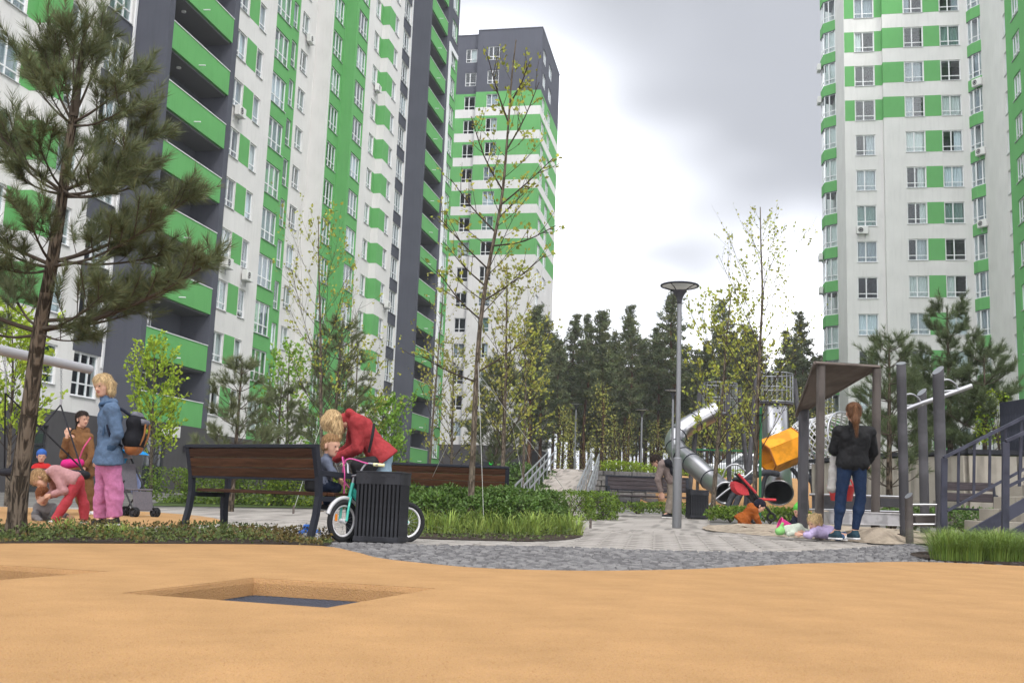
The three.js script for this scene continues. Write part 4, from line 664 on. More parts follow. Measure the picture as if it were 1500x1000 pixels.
// yard fence and parked cars on the terrace
{
  const o = thing('bar_fence', 'dark bar fence with green top rail behind the slide towers', 'fence'), a = spot(1010, 47), b = spot(1215, 46), n = 60; a.y = b.y = TER;
  for (let k = 0; k <= n; k++) { const p = a.clone().lerp(b, k / n); obj('bar', bx(0.03, 1.3, 0.03, p.x, TER + 0.7, p.z), mSteelDk, o); }
  obj('top_rail', bar(V(a.x, TER + 1.36, a.z), V(b.x, TER + 1.36, b.z), 0.06, 0.06), M([0.02, 0.13, 0.05], 0.5), o);
  const car = (px, d, m, label) => { const p = spot(px, d); p.y = TER; const c = thing('parked_car', label, 'car', p, faceCam + 0.05, 'cars parked behind the fence'); const s = new THREE.Shape(); [[-2.1, 0.3], [-2.12, 0.75], [-1.95, 0.85], [-1.1, 0.95], [-0.5, 1.42], [0.85, 1.45], [1.6, 0.98], [2.05, 0.9], [2.1, 0.35]].forEach(([x, y], i) => (i ? s.lineTo(x, y) : s.moveTo(x, y))); s.closePath(); obj('body', extr(s, 1.55, 0.08).translate(0, 0, -0.8), m, c); const w = poly([[-0.95, 0.95], [-0.46, 1.36], [0.8, 1.38], [1.4, 0.97]]); obj('side_window', extr(w, 1.74).translate(0, 0, -0.87 - 0.005), mPaneD, c); for (const x of [-1.3, 1.3]) for (const z of [-0.75, 0.75]) { const wh = obj('wheel', new THREE.CylinderGeometry(0.31, 0.31, 0.2, 18).rotateX(Math.PI / 2).translate(x, 0.31, z), mDark, c); obj('rim', new THREE.CylinderGeometry(0.19, 0.19, 0.22, 14).rotateX(Math.PI / 2).translate(x, 0.31, z), mGalv, wh); } };
  car(1092, 52, M([0.6, 0.62, 0.64], 0.3, { clearcoat: 1 }), 'pale grey parked car behind the slide tower fence'); car(1150, 53, M([0.3, 0.32, 0.35], 0.3, { clearcoat: 1 }), 'darker grey parked car behind the orange tunnel');
}
// ---------- plants ----------
const RV = rng(2024), rr = (a, b) => a + (b - a) * RV();
const mBarkP = M([0.14, 0.118, 0.096], 0.95, { map: rep(tBark, 3, 2), bumpMap: rep(tBarkB, 3, 2), bumpScale: 0.012 }), mBarkY = M([0.2, 0.175, 0.145], 0.9, { map: rep(tBark, 6, 3), bumpMap: rep(tBarkB, 6, 3), bumpScale: 0.004 });
const mBarkF = M([0.15, 0.085, 0.055], 0.95, { map: rep(tBark, 0.6, 0.3) }), mTwig = M([0.085, 0.068, 0.054], 0.95), mTwigD = M([0.055, 0.042, 0.035], 0.95);
const leafMat = (c, r = 0.7, t = 0.25) => M(c, r, { vertexColors: true, transmission: t, thickness: 0, ior: 1.3 });
const mNeedle = M([0.125, 0.145, 0.07], 0.65, { vertexColors: true }), mNeedleG = M([0.1, 0.13, 0.06], 0.65, { vertexColors: true });
const rdir = () => { const z = rr(-1, 1), a = rr(0, 6.2832), q = Math.sqrt(1 - z * z); return V(q * Math.cos(a), z, q * Math.sin(a)); };
class Tris { // loose triangles with their own colour
  constructor() { this.p = []; this.c = []; }
  tri(a, b, c, k) { this.p.push(a.x, a.y, a.z, b.x, b.y, b.z, c.x, c.y, c.z); for (let i = 0; i < 3; i++) this.c.push(k[0], k[1], k[2]); }
  leaf(p, d, n, s, k, w = 0.36) { // a folded leaf: two halves hinged on the midrib
    const side = d.clone().cross(n).normalize(), up = side.clone().cross(d).normalize(), tip = p.clone().addScaledVector(d, s), m = p.clone().addScaledVector(d, s * 0.45), a = m.clone().addScaledVector(side, s * w).addScaledVector(up, s * 0.1), b = m.clone().addScaledVector(side, -s * w).addScaledVector(up, s * 0.1);
    this.tri(p, a, tip, k); this.tri(p, tip, b, k);
  }
  geo() { const g = new THREE.BufferGeometry(); g.setAttribute('position', new THREE.Float32BufferAttribute(this.p, 3)); g.setAttribute('color', new THREE.Float32BufferAttribute(this.c, 3)); g.computeVertexNormals(); return g; }
}
const vary = (r = 0.35, g = r) => { const k = 1 - r + 2 * r * RV(); return [k * (1 + 0.25 * (RV() - 0.5)), k, k * (1 + 0.3 * (RV() - 0.5))]; };
function crown(name, T, m, parent) { const o = obj(name, T.geo(), m, parent); o.userData.kind = 'stuff'; return o; }
// needles standing off a shoot
function shoot(T, a, b, n, nl, w) {
  const d = b.clone().sub(a), len = d.length(); d.normalize(); const s = V(d.y, d.z, d.x).cross(d).normalize(), u = d.clone().cross(s);
  for (let i = 0; i < n; i++) {
    const t = Math.pow(RV(), 0.8), an = rr(0, 6.2832), sp = mix(0.95, 0.5, t) + rr(-0.15, 0.15), r = s.clone().multiplyScalar(Math.cos(an)).addScaledVector(u, Math.sin(an)), q = d.clone().multiplyScalar(Math.cos(sp)).addScaledVector(r, Math.sin(sp)); q.y += 0.12;
    const p = a.clone().addScaledVector(d, t * len), l = nl * rr(0.75, 1.1), side = q.clone().cross(rdir()).normalize().multiplyScalar(w / 2), k = vary(0.3);
    T.tri(p.clone().add(side), p.clone().sub(side), p.clone().addScaledVector(q, l), k);
  }
}
// a branch with side shoots
function pineBranch(T, wood, a, b, r, o) {
  const d = b.clone().sub(a), len = d.length(), m1 = a.clone().addScaledVector(d, 0.35).add(V(0, -0.06 * len, 0)), m2 = a.clone().addScaledVector(d, 0.72).add(V(0, -0.05 * len, 0)), c = new THREE.CatmullRomCurve3([a, m1, m2, b]);
  wood.push(taperTube([a, m1, m2, b], r, r * 0.35, 10, 6));
  const n = Math.max(3, Math.round(len / o.gap)), side = d.clone().cross(UP).normalize();
  for (let i = 0; i < n; i++) {
    const t = mix(o.from, 0.97, (i + RV() * 0.6) / n), p = c.getPointAt(Math.min(t, 0.99)), tg = c.getTangentAt(Math.min(t, 0.99)), s = (i % 2 ? 1 : -1) * rr(0.5, 1.1), l = o.side * rr(0.7, 1.25) * (1.15 - 0.5 * t);
    const e = p.clone().addScaledVector(tg, l * 0.75).addScaledVector(side, s * l * 0.75).add(V(0, l * rr(0.15, 0.7), 0));
    wood.push(taperTube([p, p.clone().lerp(e, 0.5).add(V(0, -0.02, 0)), e], r * 0.3, 0.004, 4, 4));
    shoot(T, p.clone().lerp(e, 0.35), e, o.n, o.nl, o.w);
    for (let k = 0; k < o.twigs; k++) { const q = p.clone().lerp(e, rr(0.4, 0.9)), f = q.clone().addScaledVector(rdir(), l * 0.4).add(V(0, l * rr(0.1, 0.4), 0)).addScaledVector(tg, l * 0.3); shoot(T, q, f, o.n * 0.8 | 0, o.nl, o.w); }
  }
  shoot(T, c.getPointAt(0.75), b, o.n * 1.3 | 0, o.nl, o.w); for (let k = 0; k < 3; k++) shoot(T, b.clone().addScaledVector(d, -0.06), b.clone().addScaledVector(d.clone().normalize(), o.side * 0.35).add(rdir().multiplyScalar(o.side * 0.35)), o.n, o.nl, o.w);
}
// the near pine, limb by limb
{
  const D = 8.65, o = thing('pine_tree', 'young pine with leaning bare trunk in the bed by the orange rubber', 'pine tree', spot(22, D), 0), l = loc(o);
  const tp = [[22, 790], [29, 700], [40, 620], [51, 530], [58, 480], [73, 400], [89, 300], [100, 215], [107, 170]].map(([x, y]) => l(x, y, D)), lead = [[107, 170], [114, 120], [119, 80], [126, 34]].map(([x, y]) => l(x, y, D));
  const wood = [taperTube(tp, 0.082, 0.034, 40, 14)], tr = wood[0], q = tr.attributes.position; for (let i = 0; i < q.count; i++) { const y = q.getY(i), k = 0.012 * (fbm3(q.getX(i) * 30, y * 7, q.getZ(i) * 30, 3) - 0.5); q.setX(i, q.getX(i) + k); q.setZ(i, q.getZ(i) + k); if (y < 0.15) { const f = 1 + (0.15 - y) * 1.6; q.setX(i, tp[0].x + (q.getX(i) - tp[0].x) * f); q.setZ(i, tp[0].z + (q.getZ(i) - tp[0].z) * f); } } tr.computeVertexNormals();
  obj('trunk', tr, mBarkP, o);
  const T = new Tris(), limbs = [], op = { gap: 0.12, from: 0.34, side: 0.31, n: 92, nl: 0.115, w: 0.0046, twigs: 3 };
  limbs.push(taperTube(lead, 0.04, 0.012, 14, 7)); shoot(T, lead[1], lead[3], 300, 0.11, 0.005);
  const br = [[58, 484, 308, 392, 0.25, 0.03], [60, 478, 205, 462, -0.5, 0.022], [57, 486, -90, 420, 0.3, 0.03], [57, 490, -50, 480, -0.5, 0.02], [59, 482, 150, 440, 0.55, 0.02], [58, 480, 15, 425, -0.8, 0.02], [60, 470, 255, 430, -0.3, 0.024], [58, 488, 120, 505, 0.25, 0.015],
    [75, 385, 285, 292, -0.2, 0.026], [75, 390, 225, 335, 0.5, 0.022], [74, 388, -70, 300, 0.2, 0.024], [74, 392, -20, 360, 0.5, 0.02], [76, 382, 160, 350, -0.7, 0.02], [75, 385, 40, 320, 0.6, 0.018], [76, 380, 240, 380, 0.1, 0.02], [73, 395, 0, 400, 0.5, 0.02],
    [91, 280, 222, 205, 0.1, 0.022], [91, 285, 195, 255, 0.5, 0.02], [90, 280, -25, 175, 0.2, 0.022], [90, 282, 12, 225, -0.4, 0.018], [91, 278, 150, 290, 0.6, 0.016], [90, 276, 55, 215, 0.5, 0.016], [92, 272, 130, 215, -0.6, 0.016], [91, 284, 30, 270, 0.3, 0.018], [91, 288, 215, 275, -0.2, 0.02],
    [105, 180, 192, 122, 0.1, 0.018], [105, 178, 62, 82, 0.15, 0.018], [104, 182, 38, 110, -0.25, 0.016], [106, 184, 185, 165, 0.45, 0.016], [105, 176, 92, 95, -0.35, 0.014], [107, 172, 152, 68, -0.15, 0.016], [107, 174, 108, 62, 0.25, 0.014], [105, 182, 70, 140, 0.5, 0.014]];
  for (const [x0, y0, x1, y1, dz, r] of br) pineBranch(T, limbs, l(x0, y0, D), l(x1, y1 - 8, D - dz), r * 0.72, op);
  obj('limbs', limbs, mTwig, o); crown('needles', T, mNeedle, o);
}
function pine(label, pos, h, spread, seed, opt = {}) {
  const o = thing('pine_tree', label, 'pine tree', pos, 0, opt.group), T = new Tris(), limbs = [], op = { gap: 0.2, from: 0.3, side: 0.3, n: 60, nl: 0.13, w: 0.0065, twigs: 1, ...opt };
  const lean = V(rr(-0.06, 0.06), 0, rr(-0.06, 0.06)).multiplyScalar(h * 0.5), tp = [V(0, -0.05, 0), lean.clone().multiplyScalar(0.3).add(V(0, h * 0.35, 0)), lean.clone().multiplyScalar(0.7).add(V(0, h * 0.7, 0)), lean.clone().add(V(0, h, 0))], c = new THREE.CatmullRomCurve3(tp);
  obj('trunk', taperTube(tp, 0.02 + h * 0.014, 0.012, 20, 9), mBarkP, o);
  const w0 = opt.clear ?? 0.22, nw = opt.whorls ?? Math.round(h * 2.4);
  for (let i = 0; i < nw; i++) { const t = mix(w0, 0.92, i / (nw - 1)), k = 4 + (RV() * 2 | 0), a0 = rr(0, 6.28), p = c.getPointAt(t), L2 = spread * Math.pow(1.03 - t, 0.62) * rr(0.8, 1.1) * (t < w0 + 0.08 ? 0.8 : 1); for (let j = 0; j < k; j++) { const a = a0 + j / k * 6.2832 + rr(-0.3, 0.3), e = p.clone().add(V(Math.cos(a) * L2, L2 * rr(0.3, 0.75), Math.sin(a) * L2)); pineBranch(T, limbs, p, e, 0.008 + 0.006 * L2, op); } }
  shoot(T, c.getPointAt(0.85), tp[3], op.n * 2, op.nl, op.w);
  obj('limbs', limbs, mTwig, o); crown('needles', T, opt.mat || mNeedle, o); return o;
}
pine('bushy young pine behind the brown bench, before the green balconies', spot(338, 20.5), 2.95, 0.95, 1);
pine('taller slim pine rising behind the woman in the red jacket', spot(480, 25), 4.6, 1.25, 2);
pine('small pine beside the leafy tree left of the red jacket', spot(400, 27), 3.0, 1.0, 3);
{ const p = (x, d, up) => { const q = spot(x, d); if (up) q.y = TER; return q; };
  pine('sparse young pine whose trunk stands before the concrete wall', p(1303, 19.0), 3.55, 0.95, 4, { gap: 0.22, mat: mNeedleG });
  pine('broad dark pine on the terrace above the concrete wall', p(1395, 22.5, 1), 3.3, 1.15, 5, { clear: 0.02, gap: 0.14, twigs: 3, n: 75, mat: mNeedleG });
  pine('dense low pine spreading next to the slat fence', p(1446, 21.6, 1), 2.15, 1.1, 6, { clear: 0.02, gap: 0.14, twigs: 3, n: 75, mat: mNeedleG });
  pine('dark pine filling the gap behind the two tall posts', p(1345, 23.5, 1), 2.1, 1.15, 7, { clear: 0.02, gap: 0.14, twigs: 3, n: 75, mat: mNeedleG }); }
pine('dark little pine beyond the center shrub bed before the far tower', spot(722, 45), 6.2, 1.7, 8, { nl: 0.2, w: 0.014, gap: 0.3, side: 0.45 });

// thin young broadleaf trees
function youngTree(label, pts, o2) {
  const o = thing('young_tree', label, 'tree', pts.base, 0, o2.group), l = loc(o), D = o2.d, tp = pts.trunk.map(([x, y]) => l(x, y, D)); tp[0].y = -0.05;
  const c = new THREE.CatmullRomCurve3(tp), len = c.getLength(), r0 = o2.r;
  obj('trunk', taperTube(tp, r0, r0 * 0.16, 30, 10), o2.bark || mBarkY, o);
  const tw = [], T = new Tris(), S = o2.leaf, col = o2.tint || [1, 1, 1], leafAt = (p, d) => { const n = rdir().add(V(0, 0.7, 0)).normalize(), k = vary(0.28).map((q, i) => q * col[i]); T.leaf(p, d.clone().add(rdir().multiplyScalar(0.8)).normalize(), n, S * rr(0.6, 1.2), k); };
  const twig = (a, b, r, nl) => { const m = a.clone().lerp(b, 0.5).add(V(0, -0.05 * a.distanceTo(b), 0)).add(rdir().multiplyScalar(0.04 * a.distanceTo(b))); tw.push(taperTube([a, m, b], r, r * 0.4, 6, 5)); const cc = new THREE.CatmullRomCurve3([a, m, b]); for (let i = 0; i < nl; i++) { const t = mix(0.2, 1, Math.pow(RV(), 0.7)), p = cc.getPoint(t).add(rdir().multiplyScalar(S * 0.5)); leafAt(p, cc.getTangent(t)); } return cc; };
  const branch = (a, b, r) => { const cc = twig(a, b, r, o2.per), L2 = a.distanceTo(b), k = Math.max(2, Math.round(L2 / o2.gap)); for (let i = 0; i < k; i++) { const t = mix(0.25, 0.95, (i + RV()) / k), p = cc.getPoint(t), e = p.clone().addScaledVector(cc.getTangent(t), L2 * 0.22).add(rdir().multiplyScalar(L2 * 0.2)).add(V(0, L2 * 0.1, 0)); twig(p, e, r * 0.4, o2.per); } };
  const ends = o2.ends || []; for (const [x0, y0, x1, y1, dz] of ends) branch(l(x0, y0, D), l(x1, y1, D - dz), r0 * 0.28);
  for (let i = 0; i < o2.n; i++) { const t = mix(o2.from, 0.97, (i + RV()) / o2.n), p = c.getPointAt(t), a = i * 2.4 + rr(-0.4, 0.4), L2 = o2.spread * Math.pow(Math.sin(Math.PI * clamp(mix(0.28, 1, (t - o2.from) / (1 - o2.from)))), 0.8) * rr(0.65, 1.1) + 0.1; branch(p, p.clone().add(V(Math.cos(a) * L2 * 0.72, L2 * (o2.rise ?? 0.75) * rr(0.7, 1.2), Math.sin(a) * L2 * 0.72)), r0 * 0.24 * (1.15 - t)); }
  obj('branches', tw, o2.bark2 || mTwigD, o); crown('leaves', T, o2.mat, o);
  (o2.wires || []).forEach(([x0, y0, x1, y1, d1]) => { const q = at(x1, y1, d1); q.y = G(q.x, q.z) + 0.05; obj('guy_wire', cyl(l(x0, y0, D), o.worldToLocal(q.clone()), 0.0035, 0.0035, 5), mWire, o); const s = o.worldToLocal(q.clone()); obj('stake', cyl(s.clone().add(V(0, -0.1, 0)), s.clone().add(V(0, 0.1, 0)), 0.02, 0.02, 7), M([0.12, 0.1, 0.09], 0.9), o); });
  return o;
}
const mLeafY = leafMat([0.32, 0.34, 0.065]), mLeafG = leafMat([0.2, 0.34, 0.05]), mLeafB = leafMat([0.33, 0.44, 0.045]), mLeafO = leafMat([0.31, 0.31, 0.08]);
youngTree('slender young tree with yellow green leaves in the shrub bed, held by wires', { base: spot(688, 14), trunk: [[688, 772], [692, 680], [697, 570], [703, 480], [714, 400], [735, 290], [744, 190], [750, 110], [756, 58]] }, { d: 14, r: 0.047, n: 16, from: 0.42, spread: 0.8, per: 5, gap: 0.15, leaf: 0.066, mat: mLeafY,
  ends: [[699, 560, 612, 518, 0.3], [700, 545, 768, 500, -0.3], [706, 470, 640, 395, 0.2], [710, 440, 800, 372, -0.2], [716, 395, 642, 318, 0.3], [722, 360, 815, 330, 0.3], [726, 340, 660, 262, -0.3], [734, 300, 810, 232, 0.2], [737, 280, 690, 170, 0.2], [742, 220, 790, 120, -0.2], [745, 180, 715, 85, 0.1], [748, 150, 776, 90, 0.1], [712, 420, 655, 360, -0.5], [730, 320, 780, 270, -0.5]],
  wires: [[700, 520, 709, 776, 13.4], [699, 560, 603, 742, 15.5], [700, 545, 865, 770, 16]] });
youngTree('bare twiggy young tree with sparse leaves before the white facade', { base: spot(471, 22), trunk: [[472, 735], [470, 600], [469, 480], [467, 400], [466, 322]] }, { d: 22, r: 0.05, n: 26, from: 0.3, spread: 1.25, per: 4, gap: 0.2, leaf: 0.08, mat: mLeafY, rise: 1.3, wires: [[470, 620, 430, 742, 20], [470, 620, 515, 742, 23]] });
const staked = youngTree('young tree on a green stake behind the crouching child in orange', { base: spot(1106, 19.5), trunk: [[1104, 758], [1108, 650], [1112, 540], [1117, 430], [1115, 360], [1114, 303]] }, { d: 19.5, r: 0.05, n: 36, from: 0.2, spread: 1.15, per: 4, gap: 0.17, leaf: 0.065, mat: mLeafY, rise: 1.2 });
{ const l = loc(staked), a = l(1113, 757, 19.4), b = l(1115, 596, 19.4); a.y = -0.1; obj('stake', cyl(a, b, 0.026, 0.026, 10), M([0.03, 0.13, 0.06], 0.6), staked); obj('tie', new THREE.TorusGeometry(0.05, 0.012, 6, 16).rotateX(Math.PI / 2).translate(b.x - 0.02, b.y - 0.15, b.z - 0.02), mRope, staked); }
youngTree('leafy young tree standing left of the staked tree by the slide', { base: spot(1046, 24), trunk: [[1043, 757], [1052, 650], [1060, 560], [1066, 480], [1072, 425]] }, { d: 24, r: 0.06, n: 30, from: 0.22, spread: 1.3, per: 7, gap: 0.19, leaf: 0.095, mat: mLeafY, rise: 1 });
youngTree('taller yellow leaved tree before the far tower', { base: spot(738, 24), trunk: [[735, 745], [738, 640], [741, 540], [742, 450], [743, 385]] }, { d: 24, r: 0.06, n: 34, from: 0.2, spread: 1.25, per: 6, gap: 0.19, leaf: 0.09, mat: mLeafO, rise: 1, wires: [[738, 560, 775, 745, 24], [738, 560, 800, 745, 26]] });
youngTree('round yellow green tree right of the tall wired tree', { base: spot(775, 30), trunk: [[765, 742], [768, 640], [770, 560], [768, 470]] }, { d: 30, r: 0.05, n: 26, from: 0.22, spread: 1.2, per: 6, gap: 0.22, leaf: 0.1, mat: mLeafY, rise: 1 });
youngTree('bushy yellow tree at the end of the balcony tower', { base: spot(662, 34), trunk: [[660, 740], [662, 640], [664, 560], [662, 500]] }, { d: 34, r: 0.06, n: 34, from: 0.18, spread: 1.5, per: 6, gap: 0.25, leaf: 0.11, mat: mLeafO, rise: 0.9 });
youngTree('thin sparse tree beside the second balcony stack', { base: spot(628, 30), trunk: [[626, 738], [632, 640], [640, 540], [648, 440], [650, 395]] }, { d: 30, r: 0.045, n: 20, from: 0.3, spread: 1.1, per: 3, gap: 0.3, leaf: 0.08, mat: mLeafO, rise: 1 });
youngTree('dense bright green tree before the dark entrance', { base: spot(222, 27), trunk: [[220, 735], [222, 650], [224, 580], [226, 505]] }, { d: 27, r: 0.05, n: 44, from: 0.22, spread: 0.95, per: 10, gap: 0.17, leaf: 0.1, mat: mLeafB, rise: 1.1 });
youngTree('light green tree behind the nest swing', { base: spot(14, 21), trunk: [[10, 730], [14, 640], [18, 540], [16, 455]] }, { d: 21, r: 0.05, n: 40, from: 0.25, spread: 1.15, per: 11, gap: 0.18, leaf: 0.1, mat: mLeafB, rise: 0.9 });
youngTree('cone shaped bright green tree right of the red jacket', { base: spot(562, 31), trunk: [[562, 735], [563, 670], [563, 590]] }, { d: 31, r: 0.05, n: 40, from: 0.12, spread: 1.0, per: 9, gap: 0.2, leaf: 0.12, mat: mLeafG, rise: 1.1 });
youngTree('fresh green tree left of the twiggy tree', { base: spot(418, 30), trunk: [[416, 735], [420, 640], [422, 560], [424, 510]] }, { d: 30, r: 0.05, n: 36, from: 0.15, spread: 1.2, per: 8, gap: 0.22, leaf: 0.11, mat: mLeafG, rise: 1 });
youngTree('yellow green tree behind the mother and the boy', { base: spot(520, 27), trunk: [[515, 735], [518, 650], [522, 560], [524, 500]] }, { d: 27, r: 0.05, n: 30, from: 0.18, spread: 1.25, per: 6, gap: 0.22, leaf: 0.085, mat: mLeafY, rise: 0.9 });

// hedges and shrubs: leaves through the volume, denser at the skin
function shrub(name, label, cat, pos, sx, sy, sz, n, leaf, m, group, boxy, turn = 0) {
  const o = thing(name, label, cat, pos, turn, group), T = new Tris(), st = [];
  for (let i = 0; i < n; i++) {
    let d = rdir(); if (!boxy && d.y < -0.7) d.y *= -1; let q = boxy ? 1 / Math.max(Math.abs(d.x), Math.abs(d.y), Math.abs(d.z)) : 1, f = mix(0.55, 1.02, Math.pow(RV(), 0.45));
    const p = V(d.x * q * sx * f, sy * 0.5 + d.y * q * sy * 0.5 * f, d.z * q * sz * f); const b = 1 + 0.22 * (fbm3((pos.x + p.x) * 2.6, p.y * 2.6, (pos.z + p.z) * 2.6, 3) - 0.5) * 2; p.x *= b; p.y *= mix(1, b, 0.9); p.z *= b;
    if (p.y < 0.02) continue; T.leaf(p, d.clone().multiplyScalar(0.8).add(rdir()).normalize(), rdir().add(V(0, 0.6, 0)).normalize(), leaf * rr(0.6, 1.2), vary(0.3), 0.3);
  }
  for (let i = 0; i < 9; i++) { const a = rr(0, 6.28), e = V(Math.cos(a) * sx * 0.6, sy * 0.8, Math.sin(a) * sz * 0.6); st.push(taperTube([V(0, -0.03, 0), V(e.x * 0.3, e.y * 0.4, e.z * 0.3), e], 0.012, 0.004, 5, 5)); }
  obj('stems', st, mTwig, o); crown('foliage', T, m, o); return o;
}
const mShrub = leafMat([0.085, 0.15, 0.03], 0.35, 0.15), mHedge = leafMat([0.13, 0.2, 0.03], 0.6), mHedgeY = leafMat([0.24, 0.33, 0.03], 0.6), mCover = leafMat([0.085, 0.11, 0.035], 0.7, 0.1);
const shrubG = 'glossy shrubs in the bed round the young tree';
for (const [px, d, sx, sy, sz] of [[622, 14.3, 0.42, 0.56, 0.4], [655, 14.9, 0.45, 0.62, 0.45], [690, 14.9, 0.45, 0.6, 0.42], [722, 14.6, 0.48, 0.6, 0.45], [758, 14.9, 0.46, 0.58, 0.42], [790, 15.3, 0.42, 0.56, 0.4], [640, 13.7, 0.36, 0.45, 0.33], [712, 13.9, 0.4, 0.46, 0.32], [752, 14.1, 0.38, 0.46, 0.32], [786, 14.5, 0.36, 0.46, 0.32], [605, 15, 0.4, 0.6, 0.4]]) shrub('shrub', 'dense glossy green shrub in the bed around the wired young tree', 'shrub', spot(px, d), sx, sy, sz, 2600, 0.05, mShrub, shrubG);
for (const [px, d, len] of [[835, 20, 0.9], [862, 20.4, 0.9], [882, 20.8, 0.6]]) shrub('hedge', 'thin clipped hedge running from the shrub bed to the grey bench', 'hedge', spot(px, d), len / 2, 0.5, 0.25, 1500, 0.055, mHedge, 'hedge pieces before the ramp', true, faceCam);
for (const [px, d, w, h, m, lab] of [[276, 27, 1.1, 0.85, mHedge, 'square clipped hedge block by the building entrance'], [345, 27, 1.3, 0.75, mHedge, 'clipped hedge seen below the brown bench seat'], [410, 27, 1.4, 0.8, mHedge, 'clipped hedge below the fresh green tree'], [470, 27, 1.3, 0.75, mHedgeY, 'yellowish hedge behind the bicycle']]) shrub('hedge', lab, 'hedge', spot(px, d), w, h, 0.5, 2600, 0.085, m, undefined, true, faceCam);
for (const [px, d] of [[908, 39.6], [925, 39.6], [970, 44], [1000, 43.7], [1035, 43.5], [1070, 43.3]]) { const p = spot(px, d); p.y = TER; shrub('hedge', 'bright clipped hedge along the top of the terrace wall', 'hedge', p, 0.75, 0.34, 0.4, 700, 0.1, mHedgeY, 'hedge on the terrace edge', true, faceCam); }
for (const [px, d, w] of [[935, 26, 0.9], [975, 26, 0.9], [1035, 25, 0.7], [1070, 21.5, 0.55], [1128, 21, 0.6], [1160, 20.6, 0.5], [1090, 21.3, 0.5]]) shrub('shrub', 'low light green shrub at the foot of the play yard', 'shrub', spot(px, d), w, 0.27, 0.35, 800, 0.07, mHedge, 'low shrubs before the play yard');
for (const [px, d, h, w] of [[775, 37, 1.3, 1.0], [745, 38, 1.4, 1.2], [790, 36, 0.9, 0.8], [710, 37, 1.2, 1.2], [640, 40, 1.0, 1.4], [770, 33, 0.7, 0.9]]) shrub('shrub', 'dark spreading juniper on the bank beside the ramp', 'shrub', spot(px, d), w, h, 0.9, 1500, 0.14, mShrub, 'junipers on the bank');
{ const p = at(1462, 560, 21.5); p.y = TER; shrub('shrub', 'light green climber reaching over the slat fence', 'shrub', p, 0.45, 1.25, 0.4, 800, 0.07, mHedgeY); }
for (const [px, d] of [[1310, 18.5], [1340, 18.6], [1380, 18.2], [1450, 17], [1410, 17.6]]) shrub('shrub', 'small dark shrub at the foot of the concrete wall', 'shrub', spot(px, d), 0.45, 0.4, 0.3, 700, 0.06, mShrub, 'shrubs under the concrete wall');

// grass tufts
const mGrass = leafMat([0.26, 0.34, 0.08], 0.6, 0.2), mGrassD = leafMat([0.17, 0.25, 0.05], 0.6, 0.2);
function tuftGeo(n, h, spread, w) { const T = new Tris(); for (let i = 0; i < n; i++) { const a = rr(0, 6.2832), r = Math.sqrt(RV()) * spread * 0.35, b = V(Math.cos(a) * r, 0, Math.sin(a) * r), a2 = a + rr(-0.8, 0.8), hh = h * rr(0.55, 1.1), out = spread * rr(0.3, 1.1), dir = V(Math.cos(a2), 0, Math.sin(a2)), sd = V(-dir.z, 0, dir.x).multiplyScalar(w / 2 * rr(0.7, 1.2)), P = (t) => b.clone().addScaledVector(dir, out * t * t).add(V(0, hh * (1.35 * t - 0.5 * t * t * t * (1 + out)), 0)), k = vary(0.3); for (let s = 0; s < 4; s++) { const t0 = s / 4, t1 = (s + 1) / 4, p = P(t0), q = P(t1), s0 = sd.clone().multiplyScalar(1 - t0 * 0.8), s1 = sd.clone().multiplyScalar(1 - t1 * 0.9); T.tri(p.clone().sub(s0), p.clone().add(s0), q.clone().add(s1), k); if (s < 3) T.tri(p.clone().sub(s0), q.clone().add(s1), q.clone().sub(s1), k); } } const g = T.geo(); return ready(join(g)); }
const tufts = [0, 1, 2].map(() => tuftGeo(70, 0.3, 0.26, 0.011)), bigTufts = [0, 1].map(() => tuftGeo(460, 0.46, 0.5, 0.006)), litTufts = [0, 1].map(() => tuftGeo(70, 0.16, 0.14, 0.008));
function tuft(list, m, label, group, pos, s) { const o = obj('grass_tuft', list[RV() * list.length | 0], m); o.position.copy(pos); o.rotation.y = rr(0, 6.28); o.scale.setScalar(s); return tag(o, label, 'grass tuft', group); }
for (let i = 0; i < 40; i++) { const px = 602 + i * 6.2, d = 12.95 + 0.75 * RV() + (px > 800 ? 0.3 : 0); tuft(tufts, mGrass, 'light green grass tuft along the front of the shrub bed', 'grass tufts before the shrubs', spot(px, d), rr(0.55, 1.35)); }
for (let i = 0; i < 9; i++) tuft(bigTufts, mGrassD, 'thick arching ornamental grass beside the stair foot', 'ornamental grasses by the stair', spot(1388 + (i % 5) * 32 + rr(-7, 7) - (i > 4 ? 8 : 0), 9.9 + (i / 5 | 0) * 0.75 + rr(0, 0.25)), rr(0.72, 0.95));
for (const [px, d, s] of [[95, 8.9, 1.1], [105, 9, 0.9], [150, 8.95, 0.8], [165, 8.9, 0.9], [182, 9, 0.9], [36, 8.7, 0.7], [125, 8.95, 0.7], [60, 8.95, 0.6], [205, 9.1, 0.7]]) tuft(litTufts, mGrass, 'small bright grass tuft in the bed at the pine foot', 'grass tufts under the pine', spot(px, d), s * 1.15);
